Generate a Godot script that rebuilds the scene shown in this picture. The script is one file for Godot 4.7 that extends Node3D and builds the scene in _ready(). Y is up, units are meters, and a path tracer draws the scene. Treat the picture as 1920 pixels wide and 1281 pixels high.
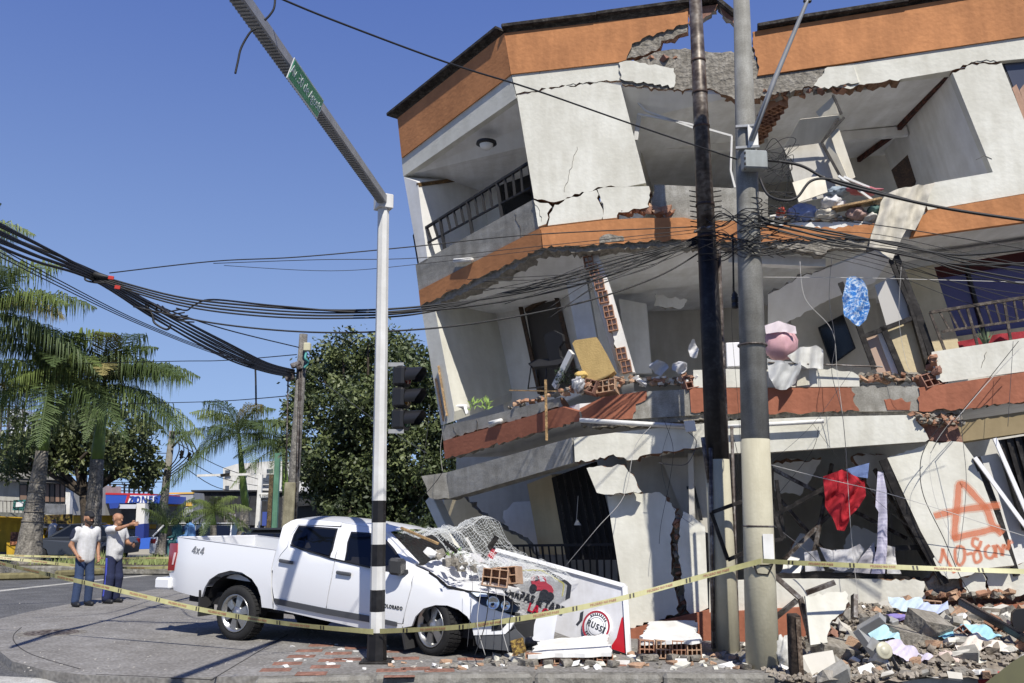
extends Node3D
# A corner building that has sunk and tilted after an earthquake, a white pickup crushed under its sign, poles, cables and rubble.
const FPX := 1750.0
var PITCH := atan(331.5 / 1750.0)
var EYE := Vector3(0, 1.65, 0)
var M := {}
var T := {}
var names := {}
var rng := RandomNumberGenerator.new()
var nz := FastNoiseLite.new()
var NF: Vector3
var PF: Vector3
var NA: Vector3
var PA: Vector3
var B: Node3D

# ---------- sight lines: where a direction meets a real plane of the place
func ray(px: float, py: float) -> Vector3:
	return Vector3((px - 960.0) / FPX, -(py - 640.5) / FPX, -1).rotated(Vector3.RIGHT, PITCH)
func hit(n: Vector3, p: Vector3, px: float, py: float) -> Vector3:
	var r := ray(px, py)
	return EYE + r * (n.dot(p - EYE) / n.dot(r))
func gr(px: float, py: float, h := 0.0) -> Vector3:
	return hit(Vector3.UP, Vector3(0, h, 0), px, py)
func dp(px: float, py: float, d: float) -> Vector3:
	var r := ray(px, py)
	return EYE + r * (d / -r.z)
func fp(px: float, py: float, k := 0.0) -> Vector3:
	return hit(NF, PF - NF * k, px, py)
func ap(px: float, py: float, k := 0.0) -> Vector3:
	return hit(NA, PA - NA * k, px, py)

# ---------- naming
func nth(i: int) -> String:
	return ["topmost", "second", "third", "fourth", "fifth", "sixth", "seventh", "eighth", "ninth", "tenth"][i]
func numbered(n: String) -> String:
	if not names.has(n):
		names[n] = 0
		return n
	names[n] += 1
	return "%s_%03d" % [n, names[n]]
func tag(o: Node3D, label: String, category: String, group := "") -> Node3D:
	o.set_meta("label", label)
	o.set_meta("category", category)
	if group != "": o.set_meta("group", group)
	return o
func thing(called: String, label: String, category: String, at := Vector3.ZERO, group := "") -> Node3D:
	var o := Node3D.new()
	o.name = numbered(called)
	add_child(o)
	o.position = at
	return tag(o, label, category, group)
func copy(src: Node3D, called: String, label: String, category: String, xf: Transform3D, group := "") -> Node3D:
	var o: Node3D = src.duplicate()
	o.name = numbered(called)
	add_child(o)
	o.transform = xf
	return tag(o, label, category, group)
func structure(o: Node3D) -> Node3D:
	o.set_meta("kind", "structure")
	return o
# one mesh; shapes are given in world space unless local
func obj(called: String, st, m, parent: Node = self, local := false) -> MeshInstance3D:
	var o := MeshInstance3D.new()
	var mesh: Mesh
	if st is SurfaceTool:
		st.generate_normals()
		mesh = st.commit()
	else:
		mesh = st
	o.mesh = mesh
	if m is Array:
		for i in m.size(): mesh.surface_set_material(i, m[i])
	else:
		o.material_override = m
	if parent == self: o.name = numbered(called)
	else: o.name = called
	parent.add_child(o, true)
	if parent != self and not local:
		o.transform = parent.global_transform.affine_inverse()
	return o

# ---------- shapes
func mb(smooth := false) -> SurfaceTool:
	var st := SurfaceTool.new()
	st.begin(Mesh.PRIMITIVE_TRIANGLES)
	st.set_smooth_group(0 if smooth else -1)
	return st
func tri(st: SurfaceTool, a: Vector3, b: Vector3, c: Vector3) -> void:
	st.add_vertex(a); st.add_vertex(b); st.add_vertex(c)
func quad(st: SurfaceTool, a: Vector3, b: Vector3, c: Vector3, d: Vector3) -> void:
	tri(st, a, b, c); tri(st, a, c, d)
# box with small chamfers; basis columns are its half axes
func bbox(st: SurfaceTool, c: Vector3, ax: Vector3, ay: Vector3, az: Vector3, ch := 0.0) -> void:
	if ch <= 0.0:
		var p := []
		for i in 8:
			p.append(c + ax * (1 if i & 1 else -1) + ay * (1 if i & 2 else -1) + az * (1 if i & 4 else -1))
		for f in [[0, 1, 3, 2], [5, 4, 6, 7], [4, 0, 2, 6], [1, 5, 7, 3], [2, 3, 7, 6], [4, 5, 1, 0]]:
			quad(st, p[f[3]], p[f[2]], p[f[1]], p[f[0]])
		return
	var l := [ax.length(), ay.length(), az.length()]
	var a := [ax, ay, az]
	var u := [ax / l[0], ay / l[1], az / l[2]]
	# faces
	for i in 3:
		var j := (i + 1) % 3
		var k := (i + 2) % 3
		for s in [-1, 1]:
			var f: Vector3 = c + a[i] * s
			var pj: Vector3 = a[j] - u[j] * ch
			var pk: Vector3 = a[k] - u[k] * ch
			if s > 0: quad(st, f - pj - pk, f - pj + pk, f + pj + pk, f + pj - pk)
			else: quad(st, f - pj - pk, f + pj - pk, f + pj + pk, f - pj + pk)
	for i in 3:
		var j := (i + 1) % 3
		var k := (i + 2) % 3
		for sj in [-1, 1]:
			for sk in [-1, 1]:
				var e: Vector3 = a[i] - u[i] * ch
				var p1: Vector3 = c + a[j] * sj + (a[k] - u[k] * ch) * sk
				var p2: Vector3 = c + (a[j] - u[j] * ch) * sj + a[k] * sk
				if sj * sk > 0: quad(st, p1 - e, p2 - e, p2 + e, p1 + e)
				else: quad(st, p1 + e, p2 + e, p2 - e, p1 - e)
	for i in 8:
		var s := Vector3(1 if i & 1 else -1, 1 if i & 2 else -1, 1 if i & 4 else -1)
		var q0: Vector3 = c + a[0] * s.x + (a[1] - u[1] * ch) * s.y + (a[2] - u[2] * ch) * s.z
		var q1: Vector3 = c + (a[0] - u[0] * ch) * s.x + a[1] * s.y + (a[2] - u[2] * ch) * s.z
		var q2: Vector3 = c + (a[0] - u[0] * ch) * s.x + (a[1] - u[1] * ch) * s.y + a[2] * s.z
		if s.x * s.y * s.z > 0: tri(st, q0, q2, q1)
		else: tri(st, q0, q1, q2)
func box(st: SurfaceTool, c: Vector3, size: Vector3, ch := 0.0, b := Basis()) -> void:
	bbox(st, c, b.x * size.x * .5, b.y * size.y * .5, b.z * size.z * .5, ch)
# square bar from a to b; up hints the height axis
func bar(st: SurfaceTool, a: Vector3, b: Vector3, w: float, h: float, up := Vector3.UP, ch := 0.0) -> void:
	var d := (b - a)
	var x := d.normalized()
	if absf(x.dot(up)) > .98: up = Vector3.BACK
	var z := x.cross(up).normalized()
	var y := z.cross(x).normalized()
	bbox(st, (a + b) * .5, d * .5, y * h * .5, z * w * .5, ch)
func tube(st: SurfaceTool, pts: Array, r, sides := 8, caps := true) -> void:
	var n := pts.size()
	var rings := []
	var prev := Vector3.UP
	for i in n:
		var d: Vector3 = (pts[mini(i + 1, n - 1)] - pts[maxi(i - 1, 0)])
		if d.length() < 1e-6: d = Vector3.UP
		d = d.normalized()
		var x := d.cross(prev)
		if x.length() < .05: x = d.cross(Vector3.RIGHT)
		if x.length() < .05: x = d.cross(Vector3.BACK)
		x = x.normalized()
		var y := x.cross(d).normalized()
		prev = y if i == 0 else y
		var rr: float = r[i] if r is Array else r
		var ring := []
		for k in sides:
			var a := TAU * k / sides
			ring.append(pts[i] + (x * cos(a) + y * sin(a)) * rr)
		rings.append(ring)
	for i in n - 1:
		for k in sides:
			var k2 := (k + 1) % sides
			quad(st, rings[i][k], rings[i][k2], rings[i + 1][k2], rings[i + 1][k])
	if caps:
		for k in range(1, sides - 1):
			tri(st, rings[0][0], rings[0][k + 1], rings[0][k])
			tri(st, rings[n - 1][0], rings[n - 1][k], rings[n - 1][k + 1])
func sag(a: Vector3, b: Vector3, s: float, n := 14) -> Array:
	var o := []
	for i in n + 1:
		var t := float(i) / n
		o.append(a.lerp(b, t) - Vector3.UP * s * 4.0 * t * (1 - t))
	return o
func spline(p: Array, each := 6) -> Array:
	var o := []
	for i in p.size() - 1:
		var p0: Vector3 = p[maxi(i - 1, 0)]
		var p3: Vector3 = p[mini(i + 2, p.size() - 1)]
		for k in each:
			o.append(p[i].cubic_interpolate(p[i + 1], p0, p3, float(k) / each))
	o.append(p[-1])
	return o
# a profile (radius, height pairs) turned about an axis
func lathe(st: SurfaceTool, c: Vector3, axis: Vector3, prof: Array, sides := 20, close := false) -> void:
	var y := axis.normalized()
	var x := y.cross(Vector3.RIGHT if absf(y.x) < .9 else Vector3.UP).normalized()
	var z := x.cross(y)
	for i in prof.size() - 1:
		for k in sides:
			var q := []
			for e in [[i, k], [i, k + 1], [i + 1, k + 1], [i + 1, k]]:
				var a: float = TAU * e[1] / sides
				q.append(c + y * prof[e[0]][1] + (x * cos(a) + z * sin(a)) * prof[e[0]][0])
			quad(st, q[0], q[1], q[2], q[3])

func v2(a: Array) -> PackedVector2Array:
	var o := PackedVector2Array()
	for i in range(0, a.size(), 2): o.append(Vector2(a[i], a[i + 1]))
	return o
# a broken edge: short uneven steps between two points
func jagged(a: Vector2, b: Vector2, amp: float, step: float) -> Array:
	var o := [a]
	var n := maxi(2, int(a.distance_to(b) / step))
	var nn := (b - a).orthogonal().normalized()
	for i in range(1, n):
		var t := (i + rng.randf_range(-.35, .35)) / n
		o.append(a.lerp(b, t) + nn * rng.randf_range(-amp, amp))
	return o
# a plate whose face is an outline on the plane (n, p), as thick as th going inward; edges listed in broken are ragged and show raw material
func plate(called: String, m, n: Vector3, p: Vector3, outline: Array, th: float, parent: Node, broken := [], raw = null, amp := 3.0, step := 7.0, inward := Vector3.ZERO) -> MeshInstance3D:
	var src := v2(outline)
	var px := PackedVector2Array()
	var rawedge := []
	for i in src.size():
		var a := src[i]
		var b := src[(i + 1) % src.size()]
		if i in broken:
			for q in jagged(a, b, amp, step):
				px.append(q); rawedge.append(true)
		else:
			px.append(a); rawedge.append(false)
	var f := []
	for q in px: f.append(hit(n, p, q.x, q.y))
	return plate3(called, m, px, f, -n * th if inward == Vector3.ZERO else inward, parent, rawedge, raw)
func plate3(called: String, m, px: PackedVector2Array, f: Array, into: Vector3, parent: Node, rawedge := [], raw = null) -> MeshInstance3D:
	var idx := Geometry2D.triangulate_polygon(px)
	if idx.is_empty():
		push_warning("no triangles: " + called)
		print("BAD POLYGON ", called, " ", px)
	var st := mb()
	var s2 := mb()
	var any := false
	var ccw := Geometry2D.is_polygon_clockwise(px)
	var back := []
	for i in f.size():
		var r: bool = rawedge.size() > 0 and rawedge[i]
		back.append(f[i] + into * (1.0 + (rng.randf_range(-.25, .12) if r else 0.0)) + (Vector3(rng.randf_range(-.03, .03), rng.randf_range(-.03, .03), 0) if r else Vector3.ZERO))
	for i in range(0, idx.size(), 3):
		tri(st, f[idx[i]], f[idx[i + 1]], f[idx[i + 2]])
		tri(st, back[idx[i]], back[idx[i + 2]], back[idx[i + 1]])
	for i in f.size():
		var j := (i + 1) % f.size()
		var use := st
		if raw != null and rawedge.size() > 0 and rawedge[i]:
			use = s2; any = true
		if not ccw: quad(use, f[i], back[i], back[j], f[j])
		else: quad(use, f[j], back[j], back[i], f[i])
	if any:
		st.generate_normals(); s2.generate_normals()
		var mesh := st.commit()
		s2.commit(mesh)
		return obj(called, mesh, [m, raw], parent)
	return obj(called, st, m, parent)
func fplate(called: String, m, outline: Array, k: float, th: float, broken := [], raw = null, parent: Node = null) -> MeshInstance3D:
	return plate(called, m, NF, PF - NF * k, outline, th, parent if parent else B, broken, raw)
func aplate(called: String, m, outline: Array, k: float, th: float, broken := [], raw = null, parent: Node = null) -> MeshInstance3D:
	return plate(called, m, NA, PA - NA * k, outline, th, parent if parent else B, broken, raw)
# a slab in plan: bottom points, thickness up
func slab(called: String, m, pts: Array, th: Vector3, parent: Node) -> MeshInstance3D:
	var px := PackedVector2Array()
	for q in pts: px.append(Vector2(q.x, q.z))
	return plate3(called, m, px, pts, th, parent)

# ---------- materials
func img(w: int, h: int, fn: Callable) -> ImageTexture:
	var im := Image.create(w, h, false, Image.FORMAT_RGB8)
	for y in h:
		for x in w: im.set_pixel(x, y, fn.call(x, y))
	return ImageTexture.create_from_image(im)
func tileable(freq: float, oct: int, sd: int, size := 384) -> Image:
	var n := FastNoiseLite.new()
	n.seed = sd
	n.frequency = freq
	n.fractal_octaves = oct
	return n.get_seamless_image(size, size)
func tone(layers: Array, lo: float, hi: float, tint := Color(1, 1, 1), size := 384) -> ImageTexture:
	# layers: [image, weight, contrast]; tint is what the dark end leans to
	var im := Image.create(size, size, false, Image.FORMAT_RGB8)
	for y in size:
		for x in size:
			var v := 0.0
			var w := 0.0
			for l in layers:
				v += clampf((l[0].get_pixel(x, y).r - .5) * l[2] + .5, 0, 1) * l[1]
				w += l[1]
			var t := lerpf(lo, hi, v / w)
			im.set_pixel(x, y, Color(t, t, t) * Color(1, 1, 1).lerp(tint, 1.0 - v / w))
	return ImageTexture.create_from_image(im)
func normal_tex(im: Image, strength: float) -> ImageTexture:
	var c: Image = im.duplicate()
	c.convert(Image.FORMAT_RGBA8)
	c.bump_map_to_normal_map(strength)
	return ImageTexture.create_from_image(c)
func mat(col: Color, rough := .8, tex = null, scale := .5, nrm = null, ns := 1.0, metal := 0.0, world := true) -> StandardMaterial3D:
	var m := StandardMaterial3D.new()
	m.albedo_color = col
	m.roughness = rough
	m.metallic = metal
	if tex != null or nrm != null:
		m.uv1_triplanar = true
		m.uv1_world_triplanar = world
		m.uv1_scale = Vector3.ONE * scale
		if tex != null: m.albedo_texture = tex
		if nrm != null:
			m.normal_enabled = true
			m.normal_texture = nrm
			m.normal_scale = ns
	return m
func materials() -> void:
	var fine := tileable(.09, 3, 3)
	var mid := tileable(.02, 4, 7)
	var big := tileable(.006, 4, 11)
	var speck := tileable(.22, 1, 17)
	var sn := FastNoiseLite.new()
	sn.seed = 31
	sn.frequency = .035
	sn.fractal_octaves = 4
	var streak := sn.get_seamless_image(384, 48)
	streak.resize(384, 384, Image.INTERPOLATE_CUBIC)
	T.plaster = tone([[mid, .35, 1.8], [big, .5, 1.8], [fine, .25, 1.2], [streak, .45, 2.0]], .86, 1.0, Color(.985, .975, .95))
	T.paint = tone([[big, .5, 1.8], [mid, .4, 1.5], [fine, .3, 1.3], [streak, .5, 2.2]], .78, 1.0, Color(.97, .95, .93))
	T.concrete = tone([[mid, .5, 1.8], [big, .4, 1.6], [speck, .35, 1.6], [streak, .4, 2.2]], .6, 1.0, Color(.96, .94, .9))
	T.grit = tone([[speck, .6, 2.2], [fine, .4, 2.0], [big, .3, 1.6]], .5, 1.0)
	T.pave = tone([[speck, .6, 2.0], [fine, .4, 1.8], [mid, .4, 1.6], [big, .3, 1.6]], .68, 1.0, Color(.97, .95, .92))
	T.rust = tone([[mid, .6, 2.6], [fine, .4, 2.0]], .35, 1.0, Color(.8, .65, .55))
	T.bark = tone([[mid, .5, 2.2], [fine, .6, 2.4]], .5, 1.0)
	T.nfine = normal_tex(fine, 4.0)
	T.nmid = normal_tex(mid, 7.0)
	T.nspeck = normal_tex(speck, 3.0)
	M.cream = mat(Color("dfded4"), .85, T.plaster, .33, T.nfine, .10)
	M.white_wall = mat(Color("eeeeec"), .85, T.plaster, .3, T.nfine, .08)
	M.cream2 = mat(Color("d8c9a6"), .85, T.plaster, .4, T.nfine, .1)
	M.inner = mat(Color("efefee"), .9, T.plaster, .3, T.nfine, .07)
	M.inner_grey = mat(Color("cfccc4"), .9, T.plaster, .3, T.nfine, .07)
	M.orange = mat(Color("c98a58"), .85, T.paint, .3, T.nfine, .16)
	M.red = mat(Color("a8694f"), .85, T.paint, .3, T.nfine, .16)
	M.concrete = mat(Color("b9b7b0"), .92, T.concrete, .45, T.nmid, .25)
	M.raw = mat(Color("a8a39a"), .95, T.concrete, 1.3, T.nmid, 1.6)
	M.rough_edge = mat(Color("a37f66"), .95, T.concrete, 1.6, T.nmid, 1.6)
	M.brick = mat(Color("b68a70"), .9, T.paint, 1.2, T.nfine, .8)
	M.brick_pale = mat(Color("c3a185"), .9, T.paint, 1.2, T.nfine, .8)
	M.brick_dark = mat(Color("9c7565"), .9, T.paint, 1.2, T.nfine, .8)
	M.tar = mat(Color("4a4845"), .9, T.rust, .8, T.nmid, .8)
	M.black = mat(Color("1c1c1e"), .45)
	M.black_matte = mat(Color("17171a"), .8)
	M.wood = mat(Color("8a6a42"), .7, T.bark, .8)
	M.wood_dark = mat(Color("57402b"), .7, T.bark, .8)
	M.wood_pale = mat(Color("c9a573"), .7, T.bark, .8)
	M.white = mat(Color("e6e6e4"), .6, T.plaster, .5)
	M.white_gloss = mat(Color("ebeaea"), .3)
	M.glass = mat(Color(.05, .06, .07), .06)
	M.metal = mat(Color("9a9a9a"), .55, T.rust, .6, null, 1, .3)
	M.steel = mat(Color("b4b5b5"), .5, T.plaster, .8, null, 1, .35)
	M.iron = mat(Color("3c3a38"), .55, T.rust, .7, null, 1, .3)
	M.dust = mat(Color("a59b8e"), .95, T.concrete, 1.3, T.nmid, 1.0)
	M.asphalt = mat(Color("777778"), .93, T.grit, .4, T.nspeck, .3)
	M.pave = mat(Color("979592"), .93, T.pave, .22, T.nspeck, .25)
	M.kerb = mat(Color("9b9993"), .93, T.concrete, .5, T.nmid, .9)
	M.cable = mat(Color("1b1b1c"), .6)
	M.wire = mat(Color("46464a"), .6)
	M.wire_pale = mat(Color("b9b7b2"), .6)

func cloth_mat(c: Color) -> StandardMaterial3D:
	return mat(c, .9, T.plaster, 1.5, T.nfine, .25)
func _ready() -> void:
	rng.seed = 4242
	nz.seed = 5
	nz.frequency = 1.0
	var cam := Camera3D.new()
	cam.name = "camera"
	cam.fov = rad_to_deg(2.0 * atan(640.5 / FPX))
	cam.position = EYE
	cam.rotation.x = PITCH
	cam.near = .05
	cam.far = 2000
	add_child(cam)
	cam.current = true
	var sun := DirectionalLight3D.new()
	sun.name = "sun"
	add_child(sun)
	var el := deg_to_rad(50)
	var az := deg_to_rad(16)
	sun.look_at_from_position(Vector3.ZERO, Vector3(-sin(az) * cos(el), -sin(el), -cos(az) * cos(el)))
	sun.light_energy = 1.5
	sun.light_color = Color(1.0, .98, .94)
	sun.light_angular_distance = .53
	sun.shadow_enabled = true
	var we := WorldEnvironment.new()
	we.name = "environment"
	var e := Environment.new()
	var sm := ProceduralSkyMaterial.new()
	sm.sky_top_color = Color(.23, .335, .625)
	sm.sky_horizon_color = Color(.63, .75, .90)
	sm.sky_curve = .22
	sm.ground_bottom_color = Color(.3, .29, .28)
	sm.ground_horizon_color = Color(.5, .5, .5)
	sm.sun_angle_max = 0
	var sky := Sky.new()
	sky.sky_material = sm
	e.background_mode = Environment.BG_SKY
	e.sky = sky
	e.background_energy_multiplier = 1.0
	e.tonemap_mode = Environment.TONE_MAPPER_LINEAR
	e.tonemap_exposure = 1.22
	e.sdfgi_enabled = true
	e.ssao_enabled = true
	e.ssil_enabled = true
	we.environment = e
	add_child(we)
	NF = Vector3(-.233, 0, .972).normalized()
	PF = gr(1190, 1195)
	var ct := fp(945, 55)
	var cb := fp(1085, 790)
	var da := ray(-563, 1230).normalized()
	NA = da.cross(cb - ct).normalized()
	if NA.z < 0: NA = -NA
	PA = ct
	materials()
	ground()
	building()
	truck()
	street()
	cables()
	tapes()
	signboard()
	truck_debris()
	household()
	rubble()
	background()
	vegetation()
	people()
func ground() -> void:
	var st := mb()
	var pts := []
	# road: one sheet to the horizon, with a shallow fall to the gutters
	quad(st, Vector3(-900, -.1, 60), Vector3(-900, -.1, -1200), Vector3(900, -.1, -1200), Vector3(900, -.1, 60))
	structure(obj("road", st, M.asphalt))
	# corner pavement of cast concrete
	var edge := [-140, 1200, -60, 1212, 0, 1222, 22, 1240, 80, 1256, 150, 1265, 300, 1272, 480, 1268, 700, 1262, 1000, 1259, 1480, 1262, 2300, 1270, 2300, 1150, 1500, 1120, 760, 1120, 460, 1090, 330, 1099, 200, 1119, 60, 1146, 0, 1160, -140, 1188]
	var px := v2(edge)
	var f := []
	for q in px: f.append(gr(q.x, q.y))
	var pv := slab("pavement", M.pave, f, Vector3(0, -.14, 0), self)
	structure(pv)
	# kerb stones along the front
	var k0 := gr(480, 1268, .012)
	var kp := [gr(480, 1268, .012), gr(700, 1262, .012), gr(1000, 1259, .012), gr(1480, 1262, .012), gr(2300, 1270, .012)]
	var kb := Node3D.new()
	kb.name = "kerb"
	add_child(kb)
	structure(kb)
	kb.position = k0
	for i in kp.size() - 1:
		var a: Vector3 = kp[i]
		var b: Vector3 = kp[i + 1]
		var n := maxi(1, roundi(a.distance_to(b) / 1.7))
		for j in n:
			var s2 := mb()
			var p: Vector3 = a.lerp(b, (j + .01) / n)
			var q: Vector3 = a.lerp(b, (j + .99) / n)
			var off := Vector3(0, -.09 + rng.randf_range(-.012, .008), .07 + rng.randf_range(-.012, .012))
			bar(s2, p + off, q + off, .18, .18, Vector3.UP, .035)
			obj("kerb_stone", s2, M.kerb, kb)
	# red pavers still set in the pavement
	M.paver = mat(Color("ab7d6c"), .9, T.concrete, 1.0, T.nspeck, .6)
	for t in [[860, 935], [800, 962], [760, 990], [690, 1026], [632, 1058], [945, 975], [915, 1010], [880, 1042], [810, 1076], [1040, 948], [990, 1005], [1200, 965], [1210, 1060], [1330, 1052], [1450, 1060], [1280, 1000], [1250, 1085]]:
		var c := gr(280 + t[0] / 2.667, 860 + t[1] / 2.667)
		var s2 := mb()
		box(s2, c + Vector3(0, .0, 0), Vector3(.33, .012, .21), .004, Basis(Vector3.UP, .1 + rng.randf_range(-.03, .03)))
		obj("paver", s2, M.paver, pv)
	for a in range(6):
		for b2 in range(3):
			var c := gr(760 + a * 130 + rng.randf_range(-12, 12), 1247 - b2 * 11)
			var s2 := mb()
			box(s2, c, Vector3(.36, .01, .2), .003, Basis(Vector3.UP, .05))
			if rng.randf() < .25: obj("paver", s2, M.paver, pv)
	# expansion joints and long cracks: real slots filled with tar
	M.joint = mat(Color("3f3d3b"), .95)
	for j in [[[40, 1177], [26, 1190], [28, 1206], [60, 1228], [150, 1255]], [[180, 1265], [400, 1275]], [[395, 1276], [480, 1225], [540, 1190]]]:
		var ps := []
		for q in j: ps.append(gr(q[0], q[1], .0))
		var s2 := mb()
		var sp := spline(ps, 5)
		for i in sp.size() - 1:
			bar(s2, sp[i], sp[i + 1], .012, .009)
		obj("joint", s2, M.joint, pv)
	var gt := mb()
	for i in 420:
		var p := gr(rng.randf_range(20, 1450), 1130 + 130 * pow(rng.randf(), .7))
		var s := rng.randf_range(.004, .016)
		chunk(gt, p + Vector3(0, .002, 0), Vector3(s * 1.5, s * .7, s), Basis(Vector3.UP, rng.randf() * 6))
	var gto := obj("pavement_grit", gt, mat(Color("aaa69f"), .95))
	gto.set_meta("kind", "stuff")
	tag(gto, "pale grit scattered thinly over the pavement", "grit")
	# manhole cover
	var mc := thing("manhole_cover", "round iron manhole cover set in the pavement corner", "manhole cover", gr(97, 1187))
	var s3 := mb()
	lathe(s3, Vector3(0, 0, 0), Vector3.UP, [[.0, .008], [.36, .008], [.37, .003], [.37, -.02]], 28)
	obj("lid", s3, mat(Color("8d8984"), .8, T.rust, 1.2), mc, true)
	s3 = mb()
	lathe(s3, Vector3(0, 0, 0), Vector3.UP, [[.385, -.02], [.385, .006], [.47, .006], [.48, -.01]], 28)
	obj("rim", s3, mat(Color("9a968f"), .9, T.concrete, 1.0), mc, true)
	# crosswalk bars painted on the road
	M.marking = mat(Color("cfcfca"), .85, T.pave, .5)
	for q in [[-200, 1238, -60, 1238, 0, 1250, -40, 1256, -200, 1254], [-200, 1268, 0, 1268, 80, 1272, 130, 1288, 60, 1294, -200, 1294]]:
		var s4 := []
		for v in v2(q): s4.append(gr(v.x, v.y, -.096))
		structure(slab("crosswalk_marking", M.marking, s4, Vector3(0, -.003, 0), self))
	# white edge line on the road behind
	var le := []
	for v in v2([-60, 1116, 100, 1098, 330, 1074, 330, 1072, 100, 1096, -60, 1113]): le.append(gr(v.x, v.y, -.096))
	structure(slab("edge_line", M.marking, le, Vector3(0, -.003, 0), self))
# hollow clay block: outer shell and 2 x 3 cells open on the +z face (local), size x,y,z
func brick_mesh(s: Vector3, cx := 3, cy := 2) -> ArrayMesh:
	var st := mb()
	var h := s * .5
	var dep := s.z * .55
	var xs := []
	var ys := []
	var w := .012
	for i in cx:
		xs.append(-h.x + w + i * (s.x - w) / cx); xs.append(-h.x + (i + 1) * (s.x - w) / cx)
	for i in cy:
		ys.append(-h.y + w + i * (s.y - w) / cy); ys.append(-h.y + (i + 1) * (s.y - w) / cy)
	var gx := [-h.x] + xs + [h.x]
	var gy := [-h.y] + ys + [h.y]
	for i in gx.size() - 1:
		for j in gy.size() - 1:
			var hole := i % 2 == 1 and j % 2 == 1
			var z := h.z - (dep if hole else 0.0)
			var a := Vector3(gx[i], gy[j], z)
			var b := Vector3(gx[i + 1], gy[j], z)
			var c := Vector3(gx[i + 1], gy[j + 1], z)
			var d := Vector3(gx[i], gy[j + 1], z)
			quad(st, a, d, c, b)
			if hole:
				var o := Vector3(0, 0, dep)
				quad(st, a, b, b + o, a + o); quad(st, b, c, c + o, b + o); quad(st, c, d, d + o, c + o); quad(st, d, a, a + o, d + o)
	var p := [Vector3(-h.x, -h.y, h.z), Vector3(h.x, -h.y, h.z), Vector3(h.x, h.y, h.z), Vector3(-h.x, h.y, h.z)]
	var o2 := Vector3(0, 0, -s.z)
	for i in 4: quad(st, p[i], p[(i + 1) % 4], p[(i + 1) % 4] + o2, p[i] + o2)
	quad(st, p[0] + o2, p[1] + o2, p[2] + o2, p[3] + o2)
	st.generate_normals()
	return st.commit()
func facade_basis(n: Vector3, roll: float) -> Basis:
	var z := n.normalized()
	var x := Vector3.UP.cross(z).normalized()
	return Basis(x, z.cross(x), z).rotated(z, roll)
func brick_at(p: Vector3, roll: float, parent: Node, m = null, mesh: Mesh = null, n := Vector3.ZERO) -> MeshInstance3D:
	var o := MeshInstance3D.new()
	o.mesh = mesh if mesh else T.brick_mesh
	o.material_override = m if m else [M.brick, M.brick_pale, M.brick_dark][rng.randi() % 3]
	o.name = "brick"
	parent.add_child(o, true)
	o.global_transform = Transform3D(facade_basis(n if n != Vector3.ZERO else NF, roll), p)
	return o
# rows of broken clay shards along a line on the facade
func shards(a: Vector3, b: Vector3, n: int, size: float, parent: Node, m: Array, spread := .08) -> void:
	for i in n:
		var st := mb()
		chunk(st, a.lerp(b, rng.randf()) + Vector3(rng.randf_range(-spread, spread), rng.randf_range(0, spread), rng.randf_range(-spread, spread)), Vector3(size * rng.randf_range(.5, 1.5), size * rng.randf_range(.25, .6), size * rng.randf_range(.4, .9)), Basis.from_euler(Vector3(rng.randf_range(-.6, .6), rng.randf() * 3, rng.randf_range(-.6, .6))))
		obj("brick_fragment", st, m[rng.randi() % m.size()], parent)
# an uneven broken lump
func chunk(st: SurfaceTool, c: Vector3, s: Vector3, b: Basis, rough := .22) -> void:
	var p := []
	for i in 8:
		var v := Vector3(1 if i & 1 else -1, 1 if i & 2 else -1, 1 if i & 4 else -1)
		v += Vector3(rng.randf_range(-rough, rough), rng.randf_range(-rough, rough), rng.randf_range(-rough, rough)) * 1.6
		p.append(v)
	for f in [[0, 1, 3, 2], [5, 4, 6, 7], [4, 0, 2, 6], [1, 5, 7, 3], [2, 3, 7, 6], [4, 5, 1, 0]]:
		var q := []
		var mid := Vector3.ZERO
		for k in 4:
			q.append(p[f[3 - k]]); mid += p[f[3 - k]] * .25
		mid *= 1.0 + rng.randf_range(-.05, .14)
		for k in 4:
			tri(st, c + b * (q[k] * s * .5), c + b * (q[(k + 1) % 4] * s * .5), c + b * (mid * s * .5))
func railing(called: String, top: Array, bottom: Array, foot: Array, n: int, m, parent: Node, r := .018) -> Node3D:
	# top/bottom/foot: two points each
	var st := mb()
	bar(st, top[0], top[1], .05, .04)
	var o := obj(called, st, m, parent)
	st = mb()
	bar(st, bottom[0], bottom[1], .03, .03)
	obj("rail", st, m, o)
	for i in n + 1:
		var t := float(i) / n
		st = mb()
		var post := i % 4 == 0
		var lo: Vector3 = (foot[0] as Vector3).lerp(foot[1], t) if post else (bottom[0] as Vector3).lerp(bottom[1], t)
		bar(st, lo, (top[0] as Vector3).lerp(top[1], t), r * (1.9 if post else 1.4), r * (1.9 if post else 1.4), NF)
		obj("baluster", st, m, o)
	return o

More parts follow.
